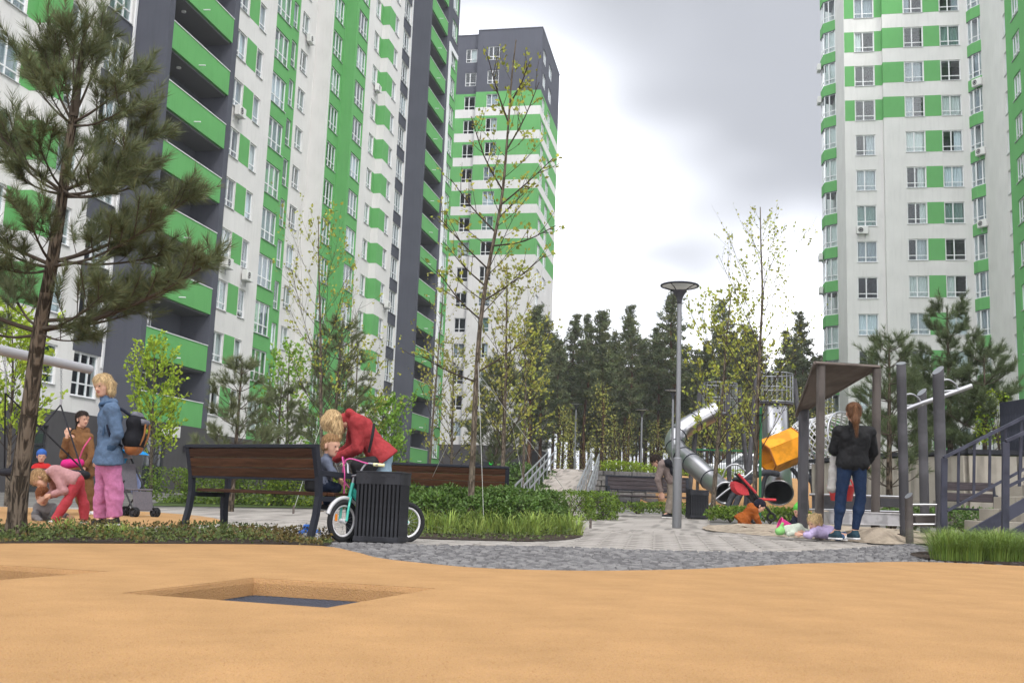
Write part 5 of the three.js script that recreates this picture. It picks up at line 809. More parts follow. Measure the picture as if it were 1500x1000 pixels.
// creeping cover in the left bed and under the shrubs
function cover(name, label, ring, n, leaf, hMax, m, red) { const T = new Tris(), xs = ring.map((p) => p[0]), ys = ring.map((p) => p[1]), x0 = Math.min(...xs), x1 = Math.max(...xs), y0 = Math.min(...ys), y1 = Math.max(...ys); for (let i = 0; i < n; i++) { const x = rr(x0, x1), y = rr(y0, y1); if (!inside(ring, x, y)) continue; const f = fbm3(x * 2.2, 5, y * 2.2, 3); if (f < 0.4 - 0.2 * RV()) continue; const h = hMax * sstep(0.38, 0.68, f) * RV(), k = vary(0.35); if (red && fbm3(x * 3.1, 9, y * 3.1, 2) > 0.58) { k[0] *= 1.4; k[1] *= 0.85; } T.leaf(V(x, G(x, -y) + 0.03 + h, -y), rdir().add(V(0, 0.5, 0)).normalize(), rdir(), leaf * rr(0.5, 1.2), k, 0.3); } const o = obj(name, T.geo(), m); o.userData.kind = 'stuff'; o.userData.label = label; o.userData.category = 'ground cover'; return o; }
cover('ground_cover', 'low creeping green and reddish ground cover in the bed under the bench', bedL, 17000, 0.036, 0.1, mCover, true);
cover('ground_cover', 'low leafy ground cover under the shrubs', bedC, 9000, 0.04, 0.09, mCover, false);

// ---------- forest beyond ----------
{
  const proto = (h, seed) => {
    const o = new THREE.Group(), T = new Tris(), r = 0.011 * h + 0.03, bend = [V(0, -1, 0), V(rr(-0.2, 0.2), h * 0.4, rr(-0.2, 0.2)), V(rr(-0.3, 0.3), h * 0.75, rr(-0.3, 0.3)), V(rr(-0.3, 0.3), h, rr(-0.3, 0.3))], c = new THREE.CatmullRomCurve3(bend), lim = [taperTube(bend, r, 0.03, 18, 7)], st = rr(0.38, 0.58);
    for (let i = 0; i < 46; i++) { const t = mix(st, 0.985, (i + RV()) / 46), p = c.getPointAt(t), a = i * 2.4 + rr(-0.5, 0.5), L2 = (0.2 + h * 0.135 * (1.02 - (t - st) / (1 - st))) * rr(0.4, 1.2), e = p.clone().add(V(Math.cos(a) * L2, L2 * rr(-0.1, 0.45), Math.sin(a) * L2)); lim.push(taperTube([p, p.clone().lerp(e, 0.5).add(V(0, 0.08, 0)), e], 0.035, 0.012, 3, 4));
      const nc = 5 + L2 * 4 | 0; for (let k = 0; k < nc; k++) { const q = p.clone().lerp(e, mix(0.3, 1.05, (k + RV()) / nc)).add(V(rr(-0.3, 0.3), rr(-0.1, 0.3), rr(-0.3, 0.3))), kk = vary(0.3); for (let s = 0; s < 13; s++) { const d = rdir(); d.y = Math.abs(d.y) * 0.8 + 0.1; const sd = d.clone().cross(rdir()).normalize().multiplyScalar(0.045), b = q.clone().add(rdir().multiplyScalar(0.16)); T.tri(b.clone().add(sd), b.clone().sub(sd), b.clone().addScaledVector(d, rr(0.25, 0.48)), kk); } } }
    for (let i = 0; i < 5; i++) { const p = c.getPointAt(rr(0.2, st)), a = rr(0, 6.28); lim.push(cyl(p, p.clone().add(V(Math.cos(a) * 0.7, rr(-0.2, 0.2), Math.sin(a) * 0.7)), 0.025, 0.01, 4)); }
    o.name = 'forest_pine'; const tr = new THREE.Mesh(join(lim), mBarkF), cr = new THREE.Mesh(join(T.geo()), mNeedle); tr.name = 'trunk'; cr.name = 'crown'; cr.userData.kind = 'stuff'; for (const q of [tr, cr]) { q.castShadow = q.receiveShadow = true; o.add(q); } return o;
  };
  const protos = [14.5, 15.6, 13.2, 14, 16.2, 12.6].map(proto), n = 130;
  for (let i = 0; i < n; i++) { const px = mix(770, 1235, (i * 0.618) % 1) + rr(-6, 6), d = mix(80, 140, (i / n)), p = spot(px, d); p.y = TER; if (p.x > 9 && p.z < -78 && p.z > -97) continue; if (p.x < -17.5 && p.z < -105) continue; const o = protos[i % 6].clone(); o.name = numbered('forest_pine'); o.position.copy(p); o.rotation.y = rr(0, 6.28); o.scale.setScalar(rr(0.86, 1.08) * (d > 115 ? 1.08 : 0.98)); scene.add(o); tag(o, 'tall forest pine with reddish bare trunk in the wood between the towers', 'pine tree', 'pines of the wood beyond the terrace'); }
  // light understorey trees at the edge of the wood
  const uproto = (h) => { const o = new THREE.Group(), T = new Tris(), tp = [V(0, -0.5, 0), V(rr(-0.2, 0.2), h * 0.5, 0), V(rr(-0.3, 0.3), h, rr(-0.3, 0.3))], c = new THREE.CatmullRomCurve3(tp), tw = [taperTube(tp, 0.07, 0.015, 10, 6)]; for (let i = 0; i < 34; i++) { const t = mix(0.16, 0.98, i / 34), p = c.getPointAt(t), a = i * 2.4, L2 = (0.5 + h * 0.16 * Math.sin(Math.PI * Math.min(1, t + 0.12))) * rr(0.6, 1.1), e = p.clone().add(V(Math.cos(a) * L2 * 0.75, L2 * 0.75, Math.sin(a) * L2 * 0.75)); tw.push(taperTube([p, e], 0.018, 0.006, 2, 4)); for (let k = 0; k < 17; k++) { const q = p.clone().lerp(e, rr(0.15, 1.1)).add(rdir().multiplyScalar(rr(0.05, 0.4))); T.leaf(q, rdir(), rdir().add(V(0, 0.6, 0)).normalize(), rr(0.09, 0.17), vary(0.3)); } } o.name = 'understorey_tree'; const tr = new THREE.Mesh(join(tw), mTwigD), cr = new THREE.Mesh(join(T.geo()), mLeafO); tr.name = 'trunk'; cr.name = 'leaves'; cr.userData.kind = 'stuff'; for (const q of [tr, cr]) { q.castShadow = q.receiveShadow = true; o.add(q); } return o; };
  const up = [5.2, 6.2, 5.6, 4.4].map(uproto);
  for (let i = 0; i < 18; i++) { const px = mix(800, 1215, (i * 0.618 + 0.2) % 1), d = mix(50, 80, (i * 0.37) % 1), p = spot(px, d); p.y = TER; const o = up[i % 4].clone(); o.name = numbered('understorey_tree'); o.position.copy(p); o.rotation.y = rr(0, 6.28); o.scale.setScalar(rr(0.75, 1.1)); scene.add(o); tag(o, 'thin yellow green tree at the edge of the pine wood', 'tree', 'understorey trees at the wood edge'); }
}
// ---------- people ----------
// surface of a distance field on a grid (surface nets)
function nets(f, lo, hi, c) {
  const nx = Math.ceil((hi.x - lo.x) / c) + 1, ny = Math.ceil((hi.y - lo.y) / c) + 1, nz = Math.ceil((hi.z - lo.z) / c) + 1, F = new Float32Array(nx * ny * nz), id = (i, j, k) => (k * ny + j) * nx + i;
  for (let k = 0; k < nz; k++) for (let j = 0; j < ny; j++) for (let i = 0; i < nx; i++) F[id(i, j, k)] = f(lo.x + i * c, lo.y + j * c, lo.z + k * c);
  const vid = new Int32Array(nx * ny * nz).fill(-1), P = [], I = [];
  for (let k = 0; k + 1 < nz; k++) for (let j = 0; j + 1 < ny; j++) for (let i = 0; i + 1 < nx; i++) {
    let n = 0, x = 0, y = 0, z = 0; const v = []; let s = 0; for (let q = 0; q < 8; q++) { const d = F[id(i + (q & 1), j + ((q >> 1) & 1), k + (q >> 2))]; v.push(d); if (d < 0) s++; } if (s === 0 || s === 8) continue;
    for (let a = 0; a < 8; a++) for (const bit of [1, 2, 4]) { if (a & bit) continue; const b = a | bit; if ((v[a] < 0) === (v[b] < 0)) continue; const t = v[a] / (v[a] - v[b]); x += (a & 1) + (bit === 1 ? t : 0); y += ((a >> 1) & 1) + (bit === 2 ? t : 0); z += (a >> 2) + (bit === 4 ? t : 0); n++; }
    vid[id(i, j, k)] = P.length / 3; P.push(lo.x + (i + x / n) * c, lo.y + (j + y / n) * c, lo.z + (k + z / n) * c);
  }
  for (let k = 1; k + 1 < nz; k++) for (let j = 1; j + 1 < ny; j++) for (let i = 1; i + 1 < nx; i++) {
    const d0 = F[id(i, j, k)] < 0; const quad = (a, b, e, g, fl) => { if (a < 0 || b < 0 || e < 0 || g < 0) return; if (fl) I.push(a, b, e, a, e, g); else I.push(a, e, b, a, g, e); };
    if (d0 !== F[id(i + 1, j, k)] < 0) quad(vid[id(i, j - 1, k - 1)], vid[id(i, j, k - 1)], vid[id(i, j, k)], vid[id(i, j - 1, k)], d0);
    if (d0 !== F[id(i, j + 1, k)] < 0) quad(vid[id(i - 1, j, k - 1)], vid[id(i - 1, j, k)], vid[id(i, j, k)], vid[id(i, j, k - 1)], d0);
    if (d0 !== F[id(i, j, k + 1)] < 0) quad(vid[id(i - 1, j - 1, k)], vid[id(i, j - 1, k)], vid[id(i, j, k)], vid[id(i - 1, j, k)], d0);
  }
  const g = new THREE.BufferGeometry(); g.setAttribute('position', new THREE.Float32BufferAttribute(P, 3)); g.setIndex(I); g.computeVertexNormals(); return g;
}
const smin = (a, b, k) => { const h = Math.max(k - Math.abs(a - b), 0) / k; return Math.min(a, b) - h * h * k * 0.25; };
function cone(a, b, ra, rb = ra) { const dx = b.x - a.x, dy = b.y - a.y, dz = b.z - a.z, L2 = dx * dx + dy * dy + dz * dz || 1e-9; return { lo: V(Math.min(a.x, b.x), Math.min(a.y, b.y), Math.min(a.z, b.z)), hi: V(Math.max(a.x, b.x), Math.max(a.y, b.y), Math.max(a.z, b.z)), r: Math.max(ra, rb), f: (x, y, z) => { const px = x - a.x, py = y - a.y, pz = z - a.z, t = clamp((px * dx + py * dy + pz * dz) / L2), u = px - dx * t, v = py - dy * t, w = pz - dz * t; return Math.sqrt(u * u + v * v + w * w) - (ra + (rb - ra) * t); } }; }
function blob(prims, c, k, mod) { // smooth union of tapered limbs, meshed
  const lo = V(9, 9, 9), hi = V(-9, -9, -9), r = Math.max(...prims.map((p) => p.r)) + 2.5 * c; for (const p of prims) { lo.min(p.lo.clone().subScalar(p.r + 2.5 * c)); hi.max(p.hi.clone().addScalar(p.r + 2.5 * c)); }
  const f = (x, y, z) => { let d = 9; for (const p of prims) d = d > 8 ? p.f(x, y, z) : smin(d, p.f(x, y, z), k); return mod && d < 0.08 ? mod(d, x, y, z) : d; };
  return nets(f, lo, hi, c);
}
const folds = (amp, fr, dir = 1) => (d, x, y, z) => { const n = fbm3(x * fr, y * fr * dir, z * fr, 2), w = fbm3((x + y * 0.6) * fr * 1.9 + 9, (y - x * 0.4) * fr * 0.8, z * fr * 1.9, 2); return d + amp * (n - 0.5) * 1.3 + amp * 1.1 * (Math.abs(w - 0.5) * 2 - 0.35); };
const skinM = M([0.56, 0.33, 0.24], 0.55), mLip = M([0.42, 0.13, 0.11], 0.5), mEye = M([0.03, 0.02, 0.018], 0.25), mEyeW = M([0.7, 0.68, 0.66], 0.35), mBrow = M([0.12, 0.07, 0.045], 0.9);
function headGeo(c, fw, up, s, cell = 0.006) { // skull, jaw, nose, ears, brow in the head's own axes
  const F = fw.clone().normalize(), R = F.clone().cross(up).normalize().negate(), U = F.clone().cross(R).normalize(), Q = (x, y, z) => c.clone().addScaledVector(R, x * s).addScaledVector(U, y * s).addScaledVector(F, z * s);
  if (U.dot(up) < 0) U.negate();
  const W = (x, y, z) => c.clone().addScaledVector(R, x * s).addScaledVector(U, y * s).addScaledVector(F, z * s);
  const pr = [cone(W(0, 0.035, -0.028), W(0, 0.035, 0.018), 0.076 * s), cone(W(0, 0.02, 0.02), W(0, -0.055, 0.035), 0.068 * s, 0.044 * s), cone(W(-0.02, -0.075, 0.045), W(0.02, -0.075, 0.045), 0.03 * s), cone(W(0, -0.085, 0.055), W(0, -0.088, 0.058), 0.02 * s), cone(W(-0.03, 0.028, 0.068), W(0.03, 0.028, 0.068), 0.019 * s), cone(W(-0.037, -0.028, 0.052), W(0.037, -0.028, 0.052), 0.026 * s)];
  const sharp = [cone(W(0, 0.012, 0.085), W(0, -0.026, 0.106), 0.008 * s, 0.0125 * s), cone(W(-0.011, -0.032, 0.092), W(0.011, -0.032, 0.092), 0.009 * s), cone(W(-0.078, 0.005, -0.012), W(-0.08, -0.028, -0.004), 0.014 * s, 0.011 * s), cone(W(0.078, 0.005, -0.012), W(0.08, -0.028, -0.004), 0.014 * s, 0.011 * s), cone(W(-0.017, -0.057, 0.083), W(0.017, -0.057, 0.083), 0.008 * s)];
  const all = [...pr, ...sharp], lo = V(9, 9, 9), hi = V(-9, -9, -9); for (const p of all) { lo.min(p.lo.clone().subScalar(p.r + 0.02)); hi.max(p.hi.clone().addScalar(p.r + 0.02)); }
  const g = nets((x, y, z) => { let d = 9; for (const p of pr) d = d > 8 ? p.f(x, y, z) : smin(d, p.f(x, y, z), 0.035 * s); for (const p of sharp) d = smin(d, p.f(x, y, z), 0.012 * s); return d; }, lo, hi, cell * Math.max(s, 0.7));
  return { g, W, F, U, R };
}
function handGeo(w, dir, palm, s, curl, side) { // palm, four fingers of unequal length, thumb from the side
  const D = dir.clone().normalize(), N = palm.clone().addScaledVector(D, -palm.dot(D)).normalize(), S = D.clone().cross(N).normalize().multiplyScalar(side), W = (x, y, z) => w.clone().addScaledVector(S, x * s).addScaledVector(D, y * s).addScaledVector(N, z * s), pr = [cone(W(0, -0.03, 0), W(0, 0.02, 0), 0.025 * s, 0.023 * s)];
  for (const x of [-0.026, -0.009, 0.009, 0.025]) pr.push(cone(W(x * 0.7, 0.02, 0), W(x, 0.085, 0), 0.0135 * s, 0.0115 * s));
  [[-0.028, 0.058, 0.0078], [-0.0095, 0.07, 0.0084], [0.0095, 0.074, 0.0086], [0.028, 0.066, 0.0084]].forEach(([x, l, r]) => { let p = [x, 0.088, 0], a = curl * 0.5; for (const q of [0.45, 0.32, 0.23]) { const e = [p[0] * 1.04, p[1] + l * q * Math.cos(a), p[2] + l * q * Math.sin(a)]; pr.push(cone(W(...p), W(...e), r * s, r * 0.9 * s)); p = e; a += curl; } });
  pr.push(cone(W(0.02, 0.02, 0.004), W(0.045, 0.05, 0.014), 0.0135 * s, 0.011 * s), cone(W(0.045, 0.05, 0.014), W(0.055, 0.082, 0.024), 0.0105 * s, 0.0088 * s));
  return blob(pr, 0.0042 * Math.max(s, 0.65), 0.011 * s);
}
// joints are given as picture points and a step towards the viewer, at the person's own distance
function person(sp) {
  const o = thing('person', sp.label, 'person', spot(sp.px, sp.d), faceCam); if (sp.y !== undefined) o.position.y = sp.y;
  const l = loc(o), s = sp.s ?? 1, J = {}; for (const k in sp.J) { const [x, y, z = 0] = sp.J[k]; J[k] = l(x, y, sp.d - z); }
  const fat = sp.fat ?? 1, hs = sp.head ?? s, parts = [];
  const mid = (a, b, t = 0.5) => a.clone().lerp(b, t), neck = J.nk, sh = mid(J.sL, J.sR), hp = mid(J.hL, J.hR);
  const ax = hp.clone().sub(sh).normalize();
  const side = (A, t, f) => mid(J['s' + A], J['h' + A], t).lerp(mid(sh, hp, t), f);
  const torso = (q, e) => { const R = (r) => r * s * q * fat + e, out = [cone(J.sL, J.sR, 0.058 * s * q + e)]; for (const A of ['L', 'R']) out.push(cone(side(A, 0.16, 0.42), side(A, 0.55, 0.42), R(0.096), R(0.08)), cone(side(A, 0.55, 0.42), J['h' + A].clone().addScaledVector(ax, -0.05 * s), R(0.08), R(0.098))); out.push(cone(mid(sh, hp, 0.1), mid(sh, hp, 0.9), R(0.092), R(0.094))); return out; };
  const arm = (q, e, A) => [cone(J['s' + A], J['e' + A], 0.053 * s * q + e, 0.042 * s * q + e), cone(J['e' + A], J['w' + A], 0.041 * s * q + e, 0.028 * s * q + e)];
  const leg = (q, e, A) => [cone(J['h' + A], J['k' + A], 0.085 * s * q * fat + e, 0.056 * s * q + e), cone(J['k' + A], mid(J['k' + A], J['a' + A], 0.35), 0.054 * s * q + e, 0.056 * s * q + e), cone(mid(J['k' + A], J['a' + A], 0.35), J['a' + A], 0.055 * s * q + e, 0.036 * s * q + e)];
  const H = headGeo(J.hd, l(...addv(sp.J.hd, sp.look), sp.d - ((sp.J.hd[2] || 0) + (sp.look[2] || 0))).sub(J.hd), sp.up ? V(...sp.up) : J.hd.clone().sub(neck), hs);
  const body = [blob([...torso(0.82, 0), ...arm(0.8, 0, 'L'), ...arm(0.8, 0, 'R'), ...leg(0.8, 0, 'L'), ...leg(0.8, 0, 'R'), cone(neck.clone().lerp(sh, 0.5), H.W(0, -0.05, -0.015), 0.058 * s, 0.05 * hs), cone(J.aL, J.tL, 0.03 * s), cone(J.aR, J.tR, 0.03 * s)], 0.018, 0.03), H.g];
  for (const A of ['L', 'R']) if (!sp['hide' + A]) { const dir = J['w' + A].clone().sub(J['e' + A]).normalize(), f = sp['hand' + A] ? V(...sp['hand' + A]) : dir; body.push(handGeo(J['w' + A].clone().addScaledVector(dir, 0.03 * s), f, sp['palm' + A] ? V(...sp['palm' + A]) : V(0, 0, -1), s * 0.98, sp.curl ?? 0.45, A === 'L' ? 1 : -1)); }
  obj('body', body, skinM, o);
  const B = obj('eyes', [-1, 1].map((k) => new THREE.SphereGeometry(0.013 * hs, 10, 8).scale(1, 0.7, 1).translate(...H.W(k * 0.032, 0.008, 0.0865).toArray())), mEye, o);
  obj('eyebrows', [-1, 1].map((k) => cyl(H.W(k * 0.017, 0.031, 0.091), H.W(k * 0.047, 0.031, 0.082), 0.006 * hs, 0.004 * hs, 5)), mBrow, o);
  obj('lips', [tube([H.W(-0.022, -0.052, 0.084), H.W(0, -0.056, 0.092), H.W(0.022, -0.052, 0.084)], 0.0065 * hs, 8, 6)], mLip, o);
  // clothing
  const t = sp.top; if (t) { const e = t.e ?? 0.014; let pr = torso(1, e * s); if (!t.vest) pr.push(...arm(1, e * s * 0.75, 'L'), ...arm(1, e * s * 0.75, 'R')); pr.push(cone(neck.clone().lerp(sh, 0.55), neck.clone().lerp(J.hd, 0.12), 0.066 * s, 0.062 * s)); if (t.hem) pr.push(cone(J.hL.clone().addScaledVector(ax, -0.03), J.hL.clone().addScaledVector(ax, t.hem), 0.116 * s + e, 0.134 * s + e), cone(J.hR.clone().addScaledVector(ax, -0.03), J.hR.clone().addScaledVector(ax, t.hem), 0.116 * s + e, 0.134 * s + e), cone(mid(J.hL, J.hR).addScaledVector(ax, 0), mid(J.hL, J.hR).addScaledVector(ax, t.hem), 0.1 * s + e)); if (t.hood) pr.push(...t.hood.map(([a, b, r]) => cone(l(a[0], a[1], sp.d - (a[2] || 0)), l(b[0], b[1], sp.d - (b[2] || 0)), r)));
    const hemP = hp.clone().addScaledVector(ax, (t.hem ?? 0.02) + 0.02); const wr = ['L', 'R'].filter((A) => !sp['hide' + A]).map((A) => [J['w' + A], J['w' + A].clone().sub(J['e' + A]).normalize()]);
    const fm = folds(t.fold ?? 0.015, t.fr ?? 11); obj(t.name || 'jacket', blob(pr, 0.011, 0.016, (d, x, y, z) => { d = fm(d, x, y, z); const q = (x - hemP.x) * ax.x + (y - hemP.y) * ax.y + (z - hemP.z) * ax.z; let near = 1; for (const [w, wd] of wr) { const u = (x - w.x) * wd.x + (y - w.y) * wd.y + (z - w.z) * wd.z, rd = Math.hypot(x - w.x, y - w.y, z - w.z); if (rd < 0.12) { near = 0; if (u > 0.0) d = Math.max(d, u); } } if (near && q > 0) d = Math.max(d, q); return d; }), t.m, o); }
  const b = sp.legs; if (b) { const e = (b.e ?? 0.01) * s, pr = [cone(J.hL.clone().addScaledVector(ax, -0.05 * s), J.hR.clone().addScaledVector(ax, -0.05 * s), 0.103 * s * fat + e * 0.6), ...leg(1, e, 'L'), ...leg(1, e, 'R')]; if (b.wide) for (const A of ['L', 'R']) pr.push(cone(J['k' + A], J['a' + A], 0.06 * s + b.wide, 0.05 * s + b.wide)); const fm = folds(b.fold ?? 0.013, b.fr ?? 10, 0.8), an = ['L', 'R'].map((A) => [J['a' + A], J['a' + A].clone().sub(J['k' + A]).normalize()]); obj(b.name || 'trousers', blob(pr, 0.012, 0.025, (d, x, y, z) => { d = fm(d, x, y, z); for (const [a, ad] of an) { const u = (x - a.x) * ad.x + (y - a.y) * ad.y + (z - a.z) * ad.z, rd = Math.hypot(x - a.x, y - a.y, z - a.z); if (rd < 0.14 && u > -0.005) d = Math.max(d, u + 0.005); } return d; }), b.m, o); }
  if (sp.shoes) for (const A of ['L', 'R']) { const a = J['a' + A], q = J['t' + A], dn = V(0, 1, 0), f = q.clone().sub(a).setY(0).normalize(), fl = Math.min(a.y, q.y) - 0.045 * s, heel = a.clone().addScaledVector(f, -0.035 * s); const up = blob([cone(V(heel.x, fl + 0.045 * s, heel.z), V(q.x, fl + 0.04 * s, q.z), 0.041 * s, 0.036 * s), cone(V(a.x, fl + 0.06 * s, a.z), V(a.x, fl + 0.085 * s, a.z), 0.044 * s, 0.042 * s), cone(V(a.x, fl + 0.06 * s, a.z), V(mix(a.x, q.x, 0.6), fl + 0.05 * s, mix(a.z, q.z, 0.6)), 0.043 * s, 0.035 * s)], 0.008, 0.02, (d, x, y, z) => Math.max(d, fl + 0.012 * s - y)); const so = obj('shoe', up, sp.shoes, o); obj('sole', blob([cone(V(heel.x, fl + 0.012 * s, heel.z), V(q.x, fl + 0.012 * s, q.z), 0.046 * s, 0.041 * s)], 0.008, 0.01, (d, x, y, z) => Math.max(d, y - (fl + 0.022 * s), fl - y)), sp.sole || mEyeW, so); }
  if (sp.hair) { const pr = sp.hair.map(([a, b2, ra, rb]) => cone(H.W(...a), H.W(...b2), ra * hs, (rb ?? ra) * hs)); const st = sp.strand ?? 70; const hm = obj(sp.hairName || 'hair', blob(pr, 0.008, 0.02 * hs, (d, x, y, z) => d + (sp.hairName ? 0.002 : 0.006) * (fbm3(x * st, y * 8, z * st, 2) - 0.5) * 2), sp.hairM, o); if (!sp.hairName) strands(hm, hs, sp.locks ?? 2600, sp.lock ?? 0.05, o); }
  return [o, l, J, H];
}
// loose strands lying over the hair mass, combed downwards
function strands(mesh, hs, n, len, o) {
  const p = mesh.geometry.attributes.position, nn = mesh.geometry.attributes.normal, T = new Tris(), c = mesh.material.color;
  for (let i = 0; i < n; i++) {
    const k = Math.floor(RV() * p.count), N = V(nn.getX(k), nn.getY(k), nn.getZ(k)).normalize(), q = V(p.getX(k), p.getY(k), p.getZ(k)).addScaledVector(N, 0.001); let d = V(rr(-0.35, 0.35), -1, rr(-0.35, 0.35)); d.addScaledVector(N, -d.dot(N)); if (d.lengthSq() < 0.02) d = rdir().cross(N); d.normalize();
    const l = len * hs * rr(0.5, 1.25), s = N.clone().cross(d).multiplyScalar(0.0014 * rr(0.6, 1.3)), m = q.clone().addScaledVector(d, l * 0.5).addScaledVector(N, 0.005 * RV()), e = q.clone().addScaledVector(d, l).addScaledVector(N, rr(-0.004, 0.009)).add(V(0, -0.006, 0)), v = rr(0.6, 1.25), kk = [c.r * v, c.g * v * 0.98, c.b * v * 0.95];
    T.tri(q.clone().add(s), q.clone().sub(s), m.clone().add(s), kk); T.tri(q.clone().sub(s), m.clone().sub(s), m.clone().add(s), kk); T.tri(m.clone().add(s), m.clone().sub(s), e, kk);
  }
  const h = obj('hair_strands', T.geo(), mStrand, o); h.userData.kind = 'stuff';
}
const mStrand = M([1, 1, 1], 0.5, { vertexColors: true });
function addv(a, b) { return [a[0] + b[0], a[1] + b[1]]; }
const cap = (r = 0.086) => [[[0, 0.05, -0.035], [0, 0.05, 0.008], r], [[0, 0.0, -0.045], [0, 0.03, -0.04], r * 0.93]];
const cl = (c, r = 0.9, o = {}) => M(c, r, { map: rep(tCloth, 6), bumpMap: rep(tGrainB, 14), bumpScale: 0.0012, ...o });
const hairMat = (c) => M(c, 0.5, { map: rep(tHair, 6, 6), bumpMap: rep(tHairB, 6, 6), bumpScale: 0.006 });
const hBlond = hairMat([0.62, 0.46, 0.26]), hBrown = hairMat([0.17, 0.085, 0.045]), hDark = hairMat([0.035, 0.024, 0.02]), hFair = hairMat([0.4, 0.25, 0.13]), hRed = hairMat([0.3, 0.11, 0.045]);
const mShoeW = M([0.6, 0.6, 0.6], 0.6), mShoeK = M([0.025, 0.025, 0.028], 0.6);
const strap = (o, pts, w, m, name = 'strap') => obj(name, [tube(pts, w, 18, 6)], m, o);

// woman in a denim jacket with a backpack, beside the pine
{
  const [o, l] = person({ label: 'woman in blue denim jacket and loose pink trousers wearing a dark backpack', px: 156, d: 11.6, s: 1, y: 0.02, J: { hd: [151, 565], nk: [155, 587], sL: [163, 600, 0.15], sR: [158, 601, -0.16], eL: [172, 636, 0.2], wL: [159, 660, 0.17], eR: [154, 638, -0.24], wR: [146, 662, -0.2], hL: [160, 669, 0.1], hR: [157, 669, -0.09], kL: [166, 714, 0.1], aL: [168, 757, 0.1], tL: [158, 764, 0.24], kR: [150, 716, -0.06], aR: [149, 758, -0.06], tR: [138, 765, 0.06] },
    look: [-14, 3, 0.13], hideL: true, top: { m: M([0.1, 0.15, 0.235], 0.9, { map: rep(tDenim, 2.5), bumpMap: rep(tGrainB, 14), bumpScale: 0.001 }), e: 0.024, hem: 0.05, fold: 0.014, fr: 16, hood: [[[150, 594, 0.05], [166, 590, 0.02], 0.05]] }, legs: { m: cl([0.56, 0.2, 0.37], 0.9), e: 0.03, wide: 0.03, fold: 0.024, fr: 8 }, shoes: mShoeK, sole: mShoeW,
    hair: [[[0, 0.05, -0.035], [0, 0.055, 0.012], 0.088], [[-0.075, 0.02, -0.02], [-0.085, -0.075, 0.005], 0.035, 0.03], [[0.075, 0.02, -0.02], [0.085, -0.075, 0.005], 0.035, 0.03], [[-0.05, 0.0, -0.07], [-0.05, -0.085, -0.055], 0.05, 0.042], [[0.05, 0.0, -0.07], [0.05, -0.085, -0.055], 0.05, 0.042], [[-0.05, 0.085, 0.045], [0.02, 0.11, 0.03], 0.02]], hairM: hBlond });
  const mD = cl([0.05, 0.09, 0.16]), P = (x, y, z) => l(x, y, 11.6 - z);
  obj('collar', [blob([cone(P(147, 592, 0.1), P(160, 590, 0.12), 0.022, 0.02), cone(P(160, 590, 0.12), P(170, 594, 0.03), 0.02, 0.018)], 0.008, 0.02)], mD, o);
  obj('cuff', blob([cone(P(164, 652, 0.19), P(160, 659, 0.18), 0.05, 0.05)], 0.009, 0.01), mD, o);
  obj('hem_band', tube([P(143, 677, 0.1), P(152, 679, 0.2), P(168, 678, 0.2), P(176, 676, 0.06)], 0.014, 20, 8), mD, o);
  obj('chest_pocket', rb(0.1, 0.12, 0.012, ...P(150, 630, 0.16).toArray(), 0.004, 2, [0, -0.9, 0]), mD, o);
  const q = thing('backpack', 'black backpack with tan leather base on the denim jacket', 'backpack', l(199, 640, 11.6).applyMatrix4(o.matrixWorld), faceCam); q.rotation.z = -0.16;
  obj('bag', blob([cone(V(-0.03, 0.15, 0.09), V(-0.03, 0.15, -0.09), 0.085), cone(V(-0.01, -0.04, 0.09), V(-0.01, -0.04, -0.09), 0.1)], 0.012, 0.1, folds(0.008, 12)), cl([0.02, 0.02, 0.024]), q);
  obj('leather_base', blob([cone(V(0.0, -0.125, 0.08), V(0.0, -0.125, -0.08), 0.075)], 0.011, 0.05, folds(0.006, 12)), M([0.3, 0.11, 0.04], 0.5), q);
  obj('flap', blob([cone(V(-0.05, 0.235, 0.08), V(-0.05, 0.235, -0.08), 0.04), cone(V(0.06, 0.17, 0.08), V(0.06, 0.17, -0.08), 0.03)], 0.011, 0.12), cl([0.17, 0.17, 0.2]), q);
  for (const z of [0.07, -0.07]) strap(q, [V(0.09, 0.16, z), V(0.105, 0.03, z), V(0.085, -0.08, z)], 0.011, M([0.3, 0.13, 0.05], 0.6), 'buckle_strap');
  strap(q, [V(-0.1, 0.22, 0.06), V(-0.24, 0.27, 0.13), V(-0.28, 0.12, 0.2), V(-0.19, -0.08, 0.16), V(-0.1, -0.13, 0.07)], 0.016, cl([0.025, 0.03, 0.05]), 'shoulder_strap');
}
